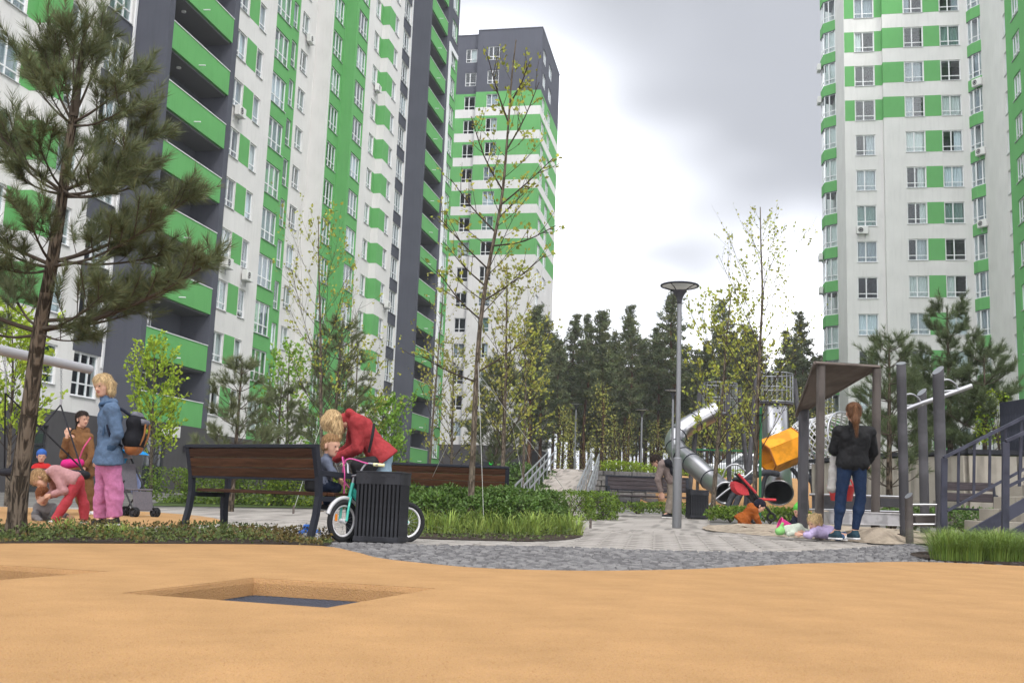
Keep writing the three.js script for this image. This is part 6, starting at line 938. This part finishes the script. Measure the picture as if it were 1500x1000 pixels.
// woman in brown holding the swing rope
{
  const [o, l] = person({ label: 'woman in brown tracksuit with pink bag holding the swing rope', px: 117, d: 16.4, s: 1, J: { hd: [120, 614], nk: [117, 629], sL: [104, 641, 0.05], sR: [129, 641, 0.02], eL: [92, 667, 0.1], wL: [97, 641, 0.16], eR: [134, 668, 0.1], wR: [124, 684, 0.18], hL: [110, 692, 0], hR: [124, 692, 0], kL: [116, 722, 0.06], aL: [122, 748, 0], tL: [128, 753, 0.14], kR: [130, 722, 0.02], aR: [132, 749, 0], tR: [140, 753, 0.1] }, look: [12, 2, 0.1], handL: [0.1, 1, 0.1], curl: 0.9, top: { m: cl([0.2, 0.1, 0.045]), e: 0.02, hem: 0.03, name: 'sweatshirt', hood: [[[110, 634, -0.05], [126, 632, -0.03], 0.06]] }, legs: { m: cl([0.21, 0.11, 0.05]), e: 0.022 }, shoes: mShoeW, hair: [...cap(0.084), [[0, 0.0, -0.08], [0, -0.16, -0.09], 0.035, 0.025]], hairM: hDark });
  const q = thing('shoulder_bag', 'bright pink shoulder bag carried by the woman in brown', 'bag', l(106, 680, 16.1).applyMatrix4(o.matrixWorld), faceCam); obj('pouch', blob([cone(V(-0.1, 0, 0.02), V(0.12, 0.03, 0.02), 0.075, 0.06)], 0.01, 0.05, folds(0.006, 14)), cl([0.6, 0.03, 0.2]), q); strap(q, [V(0.12, 0.06, 0.08), V(0.19, 0.25, 0.12), V(0.26, 0.42, 0.06)], 0.012, cl([0.62, 0.1, 0.22]));
}
// toddler in the nest swing
person({ label: 'toddler in blue cap and red and blue suit sitting in the nest swing', px: 62, d: 15.25, s: 0.52, head: 0.74, fat: 1.15, J: { hd: [60, 668], nk: [60, 679], sL: [52, 684, 0.02], sR: [69, 684, 0], eL: [46, 692, 0.1], wL: [52, 697, 0.16], eR: [76, 692, 0.08], wR: [72, 697, 0.16], hL: [57, 703, 0], hR: [66, 703, 0], kL: [54, 702, 0.18], aL: [50, 706, 0.34], tL: [50, 701, 0.38], kR: [69, 702, 0.18], aR: [73, 706, 0.34], tR: [73, 701, 0.38] }, look: [2, 3, 0.2], up: [0, 1, 0], top: { m: cl([0.5, 0.03, 0.03]), e: 0.03, name: 'jacket', hood: [[[52, 686, 0.02], [67, 686, 0.02], 0.062]] }, legs: { m: cl([0.03, 0.06, 0.3]), e: 0.02 }, shoes: mShoeK, hair: cap(0.094), hairM: cl([0.05, 0.13, 0.42]), hairName: 'cap' });
// girl bending over
person({ label: 'girl in pale pink sweater and coral trousers bending forward', px: 97, d: 12.3, s: 0.66, head: 0.88, J: { hd: [58, 701, 0.05], nk: [70, 692, 0.02], sL: [78, 690, 0.1], sR: [76, 692, -0.11], eL: [93, 719, 0.14], wL: [76, 724, 0.12], eR: [80, 722, -0.15], wR: [68, 728, -0.1], hL: [113, 704, 0.07], hR: [113, 704, -0.07], kL: [97, 735, 0.1], aL: [79, 762, 0.1], tL: [69, 766, 0.14], kR: [122, 738, -0.06], aR: [123, 762, -0.06], tR: [117, 767, 0.04] }, look: [-6, 13, 0.04], up: [-0.9, 0.3, 0.1], top: { m: cl([0.44, 0.24, 0.24]), e: 0.04, name: 'sweater', fold: 0.014 }, legs: { m: cl([0.5, 0.07, 0.09]), e: 0.02, wide: 0.012 }, shoes: mShoeW, hair: [...cap(0.088), [[-0.05, 0.02, -0.07], [-0.07, -0.08, -0.04], 0.04, 0.03], [[0.05, 0.02, -0.07], [0.08, -0.1, -0.03], 0.04, 0.03]], hairM: hFair });
// crouching child below her
person({ label: 'red haired child in grey crouching below the girl in pink', px: 66, d: 12.6, s: 0.6, head: 0.86, J: { hd: [62, 727, 0.08], nk: [66, 738, 0.02], sL: [55, 743, 0.05], sR: [77, 743, 0.02], eL: [50, 756, 0.14], wL: [60, 764, 0.2], eR: [86, 752, 0.12], wR: [98, 756, 0.2], hL: [60, 764, -0.05], hR: [72, 764, -0.05], kL: [52, 752, 0.12], aL: [54, 767, 0.02], tL: [50, 768, 0.12], kR: [82, 748, 0.1], aR: [80, 767, 0.02], tR: [84, 768, 0.12] }, look: [2, 9, 0.14], up: [0, 1, 0.4], top: { m: cl([0.2, 0.19, 0.19]), e: 0.028, name: 'hoodie' }, legs: { m: cl([0.16, 0.16, 0.17]), e: 0.02 }, shoes: mShoeW, hair: cap(0.088), hairM: hRed, lock: 0.02 });
// mother in red bending to the boy on the bench
{
  const [o, l] = person({ label: 'woman in red fleece jacket bending over the boy on the bench', px: 556, d: 10.7, s: 1, y: 0, J: { hd: [490, 620], nk: [507, 613], sL: [524, 618, 0.17], sR: [520, 621, -0.17], eL: [523, 657, 0.2], wL: [490, 672, 0.1], eR: [514, 655, -0.18], wR: [492, 668, -0.06], hL: [560, 669, 0.09], hR: [558, 669, -0.09], kL: [560, 730, 0.1], aL: [560, 784, 0.1], tL: [542, 791, 0.14], kR: [556, 730, -0.1], aR: [556, 784, -0.1], tR: [538, 791, -0.08] }, look: [-9, 14, 0.02], up: [-0.75, 0.7, 0], top: { m: cl([0.36, 0.05, 0.055], 0.95), e: 0.024, hem: 0.03, fold: 0.013, fr: 16, hood: [[[512, 604, 0.05], [524, 614, 0.04], 0.042], [[512, 605, -0.05], [524, 616, -0.05], 0.042]] }, legs: { m: M([0.3, 0.42, 0.52], 0.9, { map: rep(tDenim, 2.5) }), e: 0.018, wide: 0.02, fold: 0.014, name: 'jeans' }, shoes: mShoeW, curl: 0.6,
    hair: [[[0, 0.05, -0.035], [0, 0.055, 0.012], 0.09], [[-0.075, 0.03, 0.0], [-0.07, -0.11, 0.07], 0.036, 0.022], [[0.075, 0.03, 0.0], [0.07, -0.12, 0.08], 0.038, 0.022], [[-0.05, 0.0, -0.06], [-0.07, -0.09, 0.0], 0.05, 0.03], [[0.05, 0.0, -0.06], [0.075, -0.1, 0.02], 0.05, 0.03], [[0, 0.11, 0.02], [0, 0.06, 0.085], 0.035, 0.02], [[-0.03, 0.08, 0.06], [-0.05, -0.06, 0.11], 0.024, 0.014], [[0.035, 0.08, 0.06], [0.06, -0.07, 0.11], 0.024, 0.014]], hairM: hBlond, strand: 90 });
  const P = (x, y, z) => l(x, y, 10.7 - z); strap(o, [P(548, 620, 0.24), P(545, 640, 0.27), P(540, 662, 0.24)], 0.016, mShoeK, 'bag_strap');
  const q = thing('handbag', 'black handbag hanging at the side of the red jacket', 'bag', P(536, 682, 0.25).applyMatrix4(o.matrixWorld), faceCam); obj('pouch', blob([cone(V(-0.09, 0, 0), V(0.06, 0.03, 0), 0.07, 0.07), cone(V(-0.08, -0.06, 0), V(0.05, -0.05, 0), 0.05)], 0.01, 0.05, folds(0.006, 12)), M([0.018, 0.018, 0.02], 0.5), q);
}
// boy on the bench
person({ label: 'small fair haired boy in striped top sitting on the bench', px: 478, d: 10.25, s: 0.6, head: 0.86, y: 0.0, J: { hd: [484, 653], nk: [480, 668], sL: [477, 676, 0.09], sR: [477, 676, -0.09], eL: [486, 690, 0.12], wL: [495, 700, 0.08], eR: [486, 690, -0.12], wR: [495, 700, -0.08], hL: [474, 712, 0.06], hR: [474, 712, -0.06], kL: [492, 714, 0.02], aL: [476, 738, -0.05], tL: [488, 744, -0.05], kR: [494, 714, -0.12], aR: [470, 738, -0.2], tR: [480, 744, -0.2] }, look: [13, 3, 0.05], up: [0, 1, 0], top: { m: cl([0.14, 0.16, 0.22]), e: 0.02, name: 'striped_top' }, legs: { m: cl([0.02, 0.03, 0.06]), e: 0.015 }, shoes: mShoeK, hair: [[[0, 0.055, -0.03], [0, 0.058, 0.012], 0.083], [[0, 0.0, -0.045], [0, 0.03, -0.04], 0.08]], hairM: hFair, lock: 0.014, locks: 1400 });
// person with a backpack bending at the far bench
{
  const [o, l] = person({ label: 'person in taupe jacket and beige trousers bending behind the lamp post', px: 981, d: 22.4, s: 1, J: { hd: [961, 675], nk: [967, 675], sL: [970, 680, 0.17], sR: [970, 680, -0.17], eL: [964, 702, 0.2], wL: [969, 720, 0.2], eR: [966, 702, -0.2], wR: [968, 720, -0.2], hL: [985, 700, 0.09], hR: [985, 700, -0.09], kL: [984, 728, 0.1], aL: [979, 751, 0.1], tL: [972, 755, 0.14], kR: [984, 728, -0.1], aR: [981, 751, -0.1], tR: [974, 755, -0.06] }, look: [-8, 8, 0], up: [-0.6, 0.8, 0], top: { m: cl([0.22, 0.17, 0.155]), e: 0.03, hem: 0.03 }, legs: { m: cl([0.27, 0.23, 0.19]), e: 0.03, wide: 0.02 }, shoes: mShoeK, hair: cap(0.088), hairM: hDark });
  const q = thing('backpack', 'black backpack on the bending person by the lamp', 'backpack', l(983, 684, 22.3).applyMatrix4(o.matrixWorld), faceCam); obj('bag', blob([cone(V(-0.08, 0.08, 0.1), V(-0.08, 0.08, -0.1), 0.09), cone(V(0.06, -0.1, 0.1), V(0.06, -0.1, -0.1), 0.09)], 0.016, 0.1, folds(0.01, 12)), cl([0.02, 0.02, 0.025]), q);
}
// children in the sand
person({ label: 'child in rust orange jacket kneeling and digging in the sand', px: 1095, d: 17.6, s: 0.6, head: 0.84, y: 0.1, fat: 1.15, J: { hd: [1113, 741, 0.02], nk: [1107, 744], sL: [1104, 747, 0.1], sR: [1103, 747, -0.1], eL: [1108, 758, 0.12], wL: [1113, 768, 0.1], eR: [1108, 758, -0.12], wR: [1113, 768, -0.1], hL: [1087, 763, 0.06], hR: [1087, 763, -0.06], kL: [1098, 770, 0.1], aL: [1082, 771, 0.09], tL: [1076, 771, 0.09], kR: [1098, 770, -0.1], aR: [1082, 771, -0.09], tR: [1076, 771, -0.09] }, look: [10, 8, 0.02], up: [0.4, 0.9, 0], top: { m: cl([0.3, 0.085, 0.02]), e: 0.06, hem: 0.02, fold: 0.016, hood: [[[1100, 742, 0.03], [1100, 742, -0.03], 0.06]] }, legs: { m: cl([0.3, 0.08, 0.015]), e: 0.03 }, shoes: mShoeK, hair: cap(0.092), hairM: cl([0.02, 0.02, 0.03]), hairName: 'cap' });
person({ label: 'child in dark suit and bright green hat crouching by the dark post', px: 1168, d: 15.8, s: 0.55, head: 0.82, y: 0.1, J: { hd: [1170, 748, 0.02], nk: [1169, 756], sL: [1164, 760, 0.03], sR: [1175, 760, 0], eL: [1160, 767, 0.08], wL: [1154, 769, 0.12], eR: [1178, 768, 0.06], wR: [1172, 773, 0.12], hL: [1166, 774, -0.05], hR: [1173, 774, -0.05], kL: [1163, 766, 0.12], aL: [1165, 777, 0.02], tL: [1162, 778, 0.1], kR: [1175, 766, 0.12], aR: [1174, 777, 0.02], tR: [1174, 778, 0.1] }, look: [-3, 6, 0.16], up: [0, 1, 0.2], top: { m: cl([0.02, 0.022, 0.035]), e: 0.028 }, legs: { m: cl([0.02, 0.022, 0.035]), e: 0.022 }, shoes: mShoeK, hair: [...cap(0.094), [[0, 0.1, -0.02], [0, 0.12, -0.02], 0.05]], hairM: cl([0.12, 0.5, 0.08]), hairName: 'hat' });
person({ label: 'blond child in lilac jacket lying on the sand beside the standing woman', px: 1208, d: 13.3, s: 0.6, head: 0.85, y: 0.12, J: { hd: [1194, 766, 0.02], nk: [1196, 773], sL: [1193, 779, 0.1], sR: [1199, 775, -0.08], eL: [1186, 784, 0.16], wL: [1177, 783, 0.14], eR: [1190, 780, -0.14], wR: [1180, 780, -0.1], hL: [1219, 781, 0.05], hR: [1219, 778, -0.05], kL: [1226, 786, 0.14], aL: [1236, 785, 0.08], tL: [1240, 789, 0.1], kR: [1228, 784, -0.02], aR: [1240, 783, -0.06], tR: [1245, 787, -0.04] }, look: [-11, 4, 0.06], up: [0, 1, 0], top: { m: cl([0.46, 0.38, 0.58]), e: 0.032, name: 'jacket' }, legs: { m: cl([0.08, 0.14, 0.26]), e: 0.016, name: 'jeans' }, shoes: mShoeW, hair: [...cap(0.09), [[-0.07, 0.08, -0.03], [-0.11, 0.12, -0.03], 0.03, 0.02], [[0.07, 0.08, -0.03], [0.11, 0.12, -0.04], 0.03, 0.02]], hairM: hairMat([0.62, 0.46, 0.25]) });
// woman in a black leather jacket seen from behind
{
  const mLea = M([0.012, 0.012, 0.013], 0.55);
  const [o, l] = person({ label: 'woman with brown ponytail in black leather jacket and blue jeans', px: 1244, d: 12.85, s: 1, y: 0.1, J: { hd: [1251, 605], nk: [1251, 622], sL: [1275, 633, -0.02], sR: [1229, 632, -0.02], eL: [1280, 662, -0.06], wL: [1272, 677, -0.16], eR: [1221, 659, -0.06], wR: [1228, 668, -0.22], hL: [1259, 684, 0], hR: [1238, 683, 0], kL: [1261, 731, 0.0], aL: [1253, 776, 0.02], tL: [1245, 784, -0.1], kR: [1232, 731, -0.02], aR: [1227, 776, 0.0], tR: [1218, 784, -0.12] }, look: [-5, 1, -0.2], top: { m: mLea, e: 0.018, fold: 0.012, fr: 18 }, legs: { m: M([0.018, 0.032, 0.07], 0.9, { map: rep(tDenim, 2.2) }), e: 0.006, fold: 0.009, fr: 14, name: 'jeans' }, shoes: cl([0.03, 0.06, 0.08]), sole: mShoeW,
    hair: [...cap(0.087), [[0, 0.05, -0.1], [0, 0.07, -0.14], 0.03, 0.026], [[0, 0.07, -0.14], [0.01, -0.08, -0.15], 0.034, 0.042], [[0.01, -0.08, -0.15], [-0.005, -0.26, -0.13], 0.044, 0.012]], hairM: hBrown, strand: 110 });
  const P = (x, y, z) => l(x, y, 12.85 - z);
  const q = thing('folded_coat', 'pale grey coat hanging from the arm of the woman in leather', 'coat', P(1222, 690, -0.12).applyMatrix4(o.matrixWorld), faceCam); obj('cloth', blob([cone(V(0.02, 0.16, 0), V(-0.01, -0.02, 0.02), 0.06, 0.05), cone(V(-0.01, -0.02, 0.02), V(-0.02, -0.2, 0), 0.05, 0.06)], 0.011, 0.04, folds(0.022, 9, 0.3)), cl([0.42, 0.4, 0.38]), q);
  const c2 = thing('toy_bucket', 'red plastic play bucket on the sand tray board', 'bucket', P(1233, 722, -0.55).applyMatrix4(o.matrixWorld), faceCam); obj('bucket', lathe([[0.001, -0.1], [0.13, -0.1], [0.17, 0.1], [0.18, 0.1], [0.18, 0.08]], 20), M([0.5, 0.03, 0.03], 0.4), c2); obj('handle', new THREE.TorusGeometry(0.15, 0.01, 6, 20, Math.PI).translate(0, 0.08, 0), M([0.5, 0.03, 0.03], 0.4), c2);
}
// ---------- small things ----------
// child's bicycle leaning between bench and bin
{
  const c = spot(549, 10.15), o = thing('child_bicycle', 'mint green child bicycle with white rims behind the litter bin', 'bicycle', c, faceCam + Math.PI + 0.52), mMint = M([0.05, 0.5, 0.4], 0.35, { clearcoat: 0.6 }), mTyre = M([0.03, 0.03, 0.032], 0.85), mRim = M([0.75, 0.74, 0.76], 0.4), mPink = M([0.6, 0.1, 0.3], 0.5), mOr = M([0.8, 0.25, 0.02], 0.4), r = 0.2;
  const wheel = (parent, x) => { const w = new THREE.Group(); w.name = 'wheel'; w.position.set(x, r, 0); parent.add(w); obj('tyre', new THREE.TorusGeometry(r - 0.026, 0.027, 10, 40), mTyre, w); obj('rim', [new THREE.TorusGeometry(r - 0.055, 0.013, 8, 40), new THREE.CylinderGeometry(0.022, 0.022, 0.07, 12).rotateX(Math.PI / 2)], mRim, w); const sp = []; for (let i = 0; i < 18; i++) { const a = i / 18 * 6.2832; sp.push(cyl(V(Math.cos(a) * 0.02, Math.sin(a) * 0.02, i % 2 ? 0.02 : -0.02), V(Math.cos(a) * (r - 0.055), Math.sin(a) * (r - 0.055), 0), 0.0016, 0.0016, 4)); } obj('spokes', sp, mGalv, w); obj('reflector', rb(0.03, 0.07, 0.012, 0.09, 0.03, 0.004, 0.006), mOr, w); return w; };
  wheel(o, -0.34); const st = new THREE.Group(); st.name = 'front_fork'; st.position.set(0.26, 0, 0); st.rotation.y = 0.42; o.add(st);
  const fw = new THREE.Group(); const wf = wheel(st, 0.08); wf.name = 'front_wheel';
  obj('fork', [tube([V(0.08, r, 0.045), V(0.06, 0.33, 0.045), V(0.01, 0.43, 0.02)], 0.013, 10, 8), tube([V(0.08, r, -0.045), V(0.06, 0.33, -0.045), V(0.01, 0.43, -0.02)], 0.013, 10, 8), cyl(V(0.01, 0.42, 0), V(-0.02, 0.56, 0), 0.019, 0.019, 10)], mMint, st);
  obj('handlebar', [cyl(V(-0.02, 0.56, 0), V(-0.03, 0.63, 0), 0.014, 0.014, 10), tube([V(-0.1, 0.74, 0.25), V(-0.06, 0.745, 0.13), V(-0.02, 0.64, 0.06), V(-0.02, 0.64, -0.06), V(-0.06, 0.745, -0.13), V(-0.1, 0.74, -0.25)], 0.011, 30, 8)], mGalv, st);
  for (const s of [1, -1]) obj('grip', cyl(V(-0.14, 0.738, s * 0.29), V(-0.085, 0.742, s * 0.2), 0.017, 0.017, 10), M([0.75, 0.72, 0.4], 0.6), st);
  obj('brake_cable', [tube([V(-0.06, 0.75, 0.15), V(0.1, 0.8, 0.04), V(0.12, 0.66, -0.02), V(0.06, 0.46, 0.03)], 0.007, 24, 6), tube([V(-0.06, 0.75, -0.15), V(0.11, 0.78, -0.03), V(0.08, 0.6, 0.03), V(-0.1, 0.45, 0.02)], 0.007, 24, 6)], mPink, st);
  obj('front_fender', tube(Array.from({ length: 9 }, (_, i) => { const a = 0.3 + i * 0.25; return V(0.08 + Math.cos(a) * 0.215, r + Math.sin(a) * 0.215, 0); }), 0.02, 20, 8), M([0.55, 0.55, 0.56], 0.4), st);
  obj('frame', [tube([V(0.24, 0.5, 0), V(0.1, 0.36, 0), V(-0.06, 0.26, 0)], 0.022, 14, 10), tube([V(0.24, 0.46, 0), V(0.05, 0.25, 0), V(-0.04, 0.19, 0)], 0.019, 14, 10), cyl(V(-0.05, 0.18, 0), V(-0.13, 0.46, 0), 0.018, 0.018, 10), cyl(V(-0.05, 0.19, 0.03), V(-0.34, r, 0.045), 0.011, 0.011, 8), cyl(V(-0.05, 0.19, -0.03), V(-0.34, r, -0.045), 0.011, 0.011, 8), cyl(V(-0.11, 0.4, 0.02), V(-0.34, r, 0.045), 0.01, 0.01, 8), cyl(V(-0.11, 0.4, -0.02), V(-0.34, r, -0.045), 0.01, 0.01, 8)], mMint, o);
  obj('saddle', blob([cone(V(-0.2, 0.5, 0.03), V(-0.2, 0.5, -0.03), 0.04), cone(V(-0.17, 0.5, 0), V(-0.05, 0.505, 0), 0.03, 0.016)], 0.009, 0.04), M([0.4, 0.3, 0.35], 0.7), o);
  obj('chain_guard', rb(0.3, 0.09, 0.02, -0.18, 0.2, 0.045, 0.01), mRim, o); obj('crank', [cyl(V(-0.05, 0.18, -0.08), V(-0.05, 0.18, 0.08), 0.012, 0.012, 8), bar(V(-0.05, 0.18, 0.08), V(0.03, 0.12, 0.08), 0.016), bar(V(-0.05, 0.18, -0.08), V(-0.13, 0.24, -0.08), 0.016), rb(0.07, 0.02, 0.08, 0.03, 0.12, 0.12, 0.005), rb(0.07, 0.02, 0.08, -0.13, 0.24, -0.12, 0.005)], mSteelDk, o);
}
// strollers
{
  const o = thing('stroller', 'grey and blue umbrella stroller with a colourful bag behind the denim jacket', 'stroller', spot(190, 16), faceCam + 1.15), mF = M([0.04, 0.04, 0.045], 0.5), mB = cl([0.02, 0.22, 0.5]), mGy = cl([0.16, 0.15, 0.17]);
  for (const s of [-0.22, 0.22]) { obj('side_frame', [cyl(V(s, 0.08, 0.3), V(s, 0.98, -0.34), 0.014, 0.014, 8), cyl(V(s, 0.08, -0.3), V(s, 0.55, 0.05), 0.014, 0.014, 8), tube([V(s, 0.98, -0.34), V(s, 1.03, -0.4), V(s, 1.01, -0.46)], 0.016, 6, 7)], mF, o); for (const z of [0.3, -0.3]) { const w = obj('wheel', [-0.025, 0.025].map((q) => new THREE.TorusGeometry(0.062, 0.018, 8, 20).rotateY(Math.PI / 2).translate(s + q, 0.08, z)), M([0.025, 0.025, 0.027], 0.8), o); obj('hub', new THREE.CylinderGeometry(0.03, 0.03, 0.08, 10).rotateZ(Math.PI / 2).translate(s, 0.08, z), mF, w); } }
  obj('seat', [rb(0.42, 0.03, 0.3, 0, 0.42, 0.08, 0.01), rb(0.4, 0.4, 0.03, 0, 0.62, -0.13, 0.01, 2, [-0.25, 0, 0]), rb(0.4, 0.3, 0.02, 0, 0.25, 0.24, 0.01, 2, [-0.2, 0, 0])], mGy, o);
  const can = new THREE.CylinderGeometry(0.3, 0.3, 0.46, 18, 1, true, 0, 2.0).rotateZ(Math.PI / 2).rotateX(-0.9).translate(0, 0.72, -0.12); obj('canopy', can, mB, o); obj('canopy_rear', rb(0.44, 0.12, 0.02, 0, 0.95, -0.28, 0.01, 2, [-0.5, 0, 0]), cl([0.3, 0.26, 0.28]), o);
  obj('hanging_bag', blob([cone(V(0.3, 0.62, -0.2), V(0.3, 0.4, -0.2), 0.05, 0.075)], 0.011, 0.04, folds(0.01, 14)), cl([0.25, 0.3, 0.5]), o);
}
{
  const o = thing('stroller', 'red and black folding stroller tilted beside the child in orange', 'stroller', spot(1106, 18.4), faceCam), l = loc(o), D = 18.3, P = (x, y, z = 0) => l(x, y, D - z), mR = cl([0.55, 0.06, 0.07]), mF = M([0.02, 0.02, 0.022], 0.5);
  for (const z of [-0.2, 0.2]) { obj('side_frame', [cyl(P(1077, 693, z), P(1131, 752, z), 0.02, 0.02, 9), cyl(P(1100, 720, z), P(1108, 762, z), 0.016, 0.016, 8), cyl(P(1112, 732, z), P(1136, 732, z), 0.014, 0.014, 8)], mF, o); for (const [x, y] of [[1130, 757], [1106, 760]]) { const w = obj('wheel', new THREE.TorusGeometry(0.065, 0.02, 8, 20).translate(...P(x, y, z).toArray()), mF, o); } }
  obj('back_rest', bar(P(1079, 700), P(1108, 733), 0.36, 0.06), mF, o);
  const hoodPts = []; for (let i = 0; i <= 8; i++) { const a = -0.4 + i / 8 * 2.3; hoodPts.push(a); } const hc = P(1091, 711), hv = []; for (let i = 0; i < 8; i++) for (const [z0, z1] of [[-0.18, 0.18]]) { const q = (a, z) => [hc.x - Math.cos(a) * 0.2 - 0.02, hc.y - Math.sin(a) * 0.17, hc.z + z], A = q(hoodPts[i], z0), B = q(hoodPts[i + 1], z0), C = q(hoodPts[i + 1], z1), D = q(hoodPts[i], z1); hv.push(...A, ...B, ...C, ...A, ...C, ...D); for (const z of [z0, z1]) hv.push(...q(hoodPts[i], z), ...q(hoodPts[i + 1], z), hc.x, hc.y, hc.z + z); }
  obj('red_canopy', T3(hv), mR, o);
  obj('red_trim', [cyl(P(1082, 694, 0.22), P(1108, 722, 0.22), 0.022, 0.022, 8), cyl(P(1112, 731, 0.22), P(1137, 732, 0.22), 0.022, 0.022, 8)], mR, o);
  obj('seat', [blob([cone(P(1108, 734, 0.12), P(1108, 734, -0.12), 0.06), cone(P(1118, 738, 0.12), P(1118, 738, -0.12), 0.05)], 0.014, 0.1)], mF, o);
}
// toys on the sand and under the bench
{
  const b = thing('toy_bucket', 'small pink toy bucket lying on its side in the sand', 'bucket', spot(1150, 15.2).add(V(0, 0.13, 0)), faceCam); b.rotation.z = 1.2; obj('bucket', lathe([[0.001, -0.08], [0.065, -0.08], [0.09, 0.08], [0.1, 0.08], [0.085, 0.06], [0.06, -0.07]], 20), M([0.62, 0.03, 0.22], 0.4), b); obj('rim', new THREE.TorusGeometry(0.092, 0.01, 8, 24).rotateX(Math.PI / 2).translate(0, 0.08, 0), M([0.62, 0.03, 0.22], 0.4), b);
  const s = thing('soft_toy', 'green and white soft toy lying on the sand by the lilac jacket', 'soft toy', spot(1163, 13.5).add(V(0, 0.13, 0)), faceCam); obj('body', blob([cone(V(-0.1, 0, 0), V(0.06, 0.02, 0), 0.06, 0.075), cone(V(0.08, 0, 0), V(0.2, -0.01, 0.03), 0.045, 0.03), cone(V(0.0, -0.03, 0.06), V(-0.1, -0.05, 0.12), 0.035, 0.03)], 0.01, 0.03, folds(0.008, 16)), cl([0.55, 0.6, 0.5]), s); obj('head', blob([cone(V(-0.17, -0.01, 0.02), V(-0.2, -0.02, 0.03), 0.055, 0.05), cone(V(-0.17, 0.04, 0.02), V(-0.15, 0.08, 0.02), 0.02)], 0.009, 0.02), cl([0.25, 0.55, 0.18]), s);
  const h = thing('toy_car', 'small blue and white toy car on the ground under the bench', 'toy', spot(456, 9.95).add(V(0, 0.02, 0)), faceCam + 0.4); obj('body', [rb(0.2, 0.06, 0.1, 0, 0.06, 0, 0.02), rb(0.11, 0.055, 0.085, -0.01, 0.11, 0, 0.02)], M([0.03, 0.15, 0.55], 0.35), h); for (const x of [-0.06, 0.06]) for (const z of [-0.05, 0.05]) obj('wheel', new THREE.CylinderGeometry(0.03, 0.03, 0.025, 14).rotateX(Math.PI / 2).translate(x, 0.03, z), mShoeW, h);
  const g = thing('tote_bag', 'black patterned bag standing on the bench seat', 'bag', spot(459, 10.2).setY(0.52), faceCam + 0.4); obj('pouch', rb(0.2, 0.15, 0.1, 0, 0.02, 0, 0.035, 3), M([0.02, 0.02, 0.022], 0.7), g);
}
// outdoor air conditioner units
for (const [x, y, z] of [[-25.5, 20.9, 50.5], [-25.5, 12.45, 50.4], [-25.5, 12.3, 52.9], [-28.15, 32.2, 65.6], [-26.08, 32.2, 74.6], [-25.5, 15.6, 78.2]]) addAc(V(x, y, -z), Math.PI / 2, 'white air conditioner unit fixed below a window of the long balcony tower');
for (const [x, y, z, t] of [[11.2, 21.75, 80.48, 0], [19.55, 32.6, 78.95, -0.93], [19.62, 27.2, 78.85, -0.93], [19.6, 21.75, 78.88, -0.93]]) addAc(V(x, y, -z), t, 'white air conditioner unit on the white tower with corner bays');
for (const y of [37.9, 35, 21.4, 18.6]) addAc(V(9.1, y, -87.5), -Math.PI / 2, 'air conditioner unit sticking out from the outer corner bay');
addAc(V(-26.9, 14.9, -108.28), 0, 'air conditioner unit on the plain white part of the far banded tower');
// lit letter sign on the far tower
{
  const o = thing('shop_sign', 'black upright shop sign with two green letters on the far tower base', 'sign', V(-22.55, 4.86, -107.74)); obj('panel', rb(0.7, 1.5, 0.08, 0, 0, 0, 0.04), M([0.01, 0.02, 0.012], 0.5), o);
  const font = await new FontLoader().loadAsync('fonts/droid/droid_sans_bold.typeface.json'), mL = M([0.02, 0.55, 0.05], 0.5, { emissive: L(0.02, 0.5, 0.04), emissiveIntensity: 0.6 });
  for (const [ch, y] of [['b', 0.1], ['o', -0.6]]) { const g = new TextGeometry(ch, { font, size: 0.62, depth: 0.05, curveSegments: 4 }); g.computeBoundingBox(); g.translate(-(g.boundingBox.max.x + g.boundingBox.min.x) / 2, y, 0.045); obj('letter', g, mL, o); }
}
renderer.render(scene, camera);
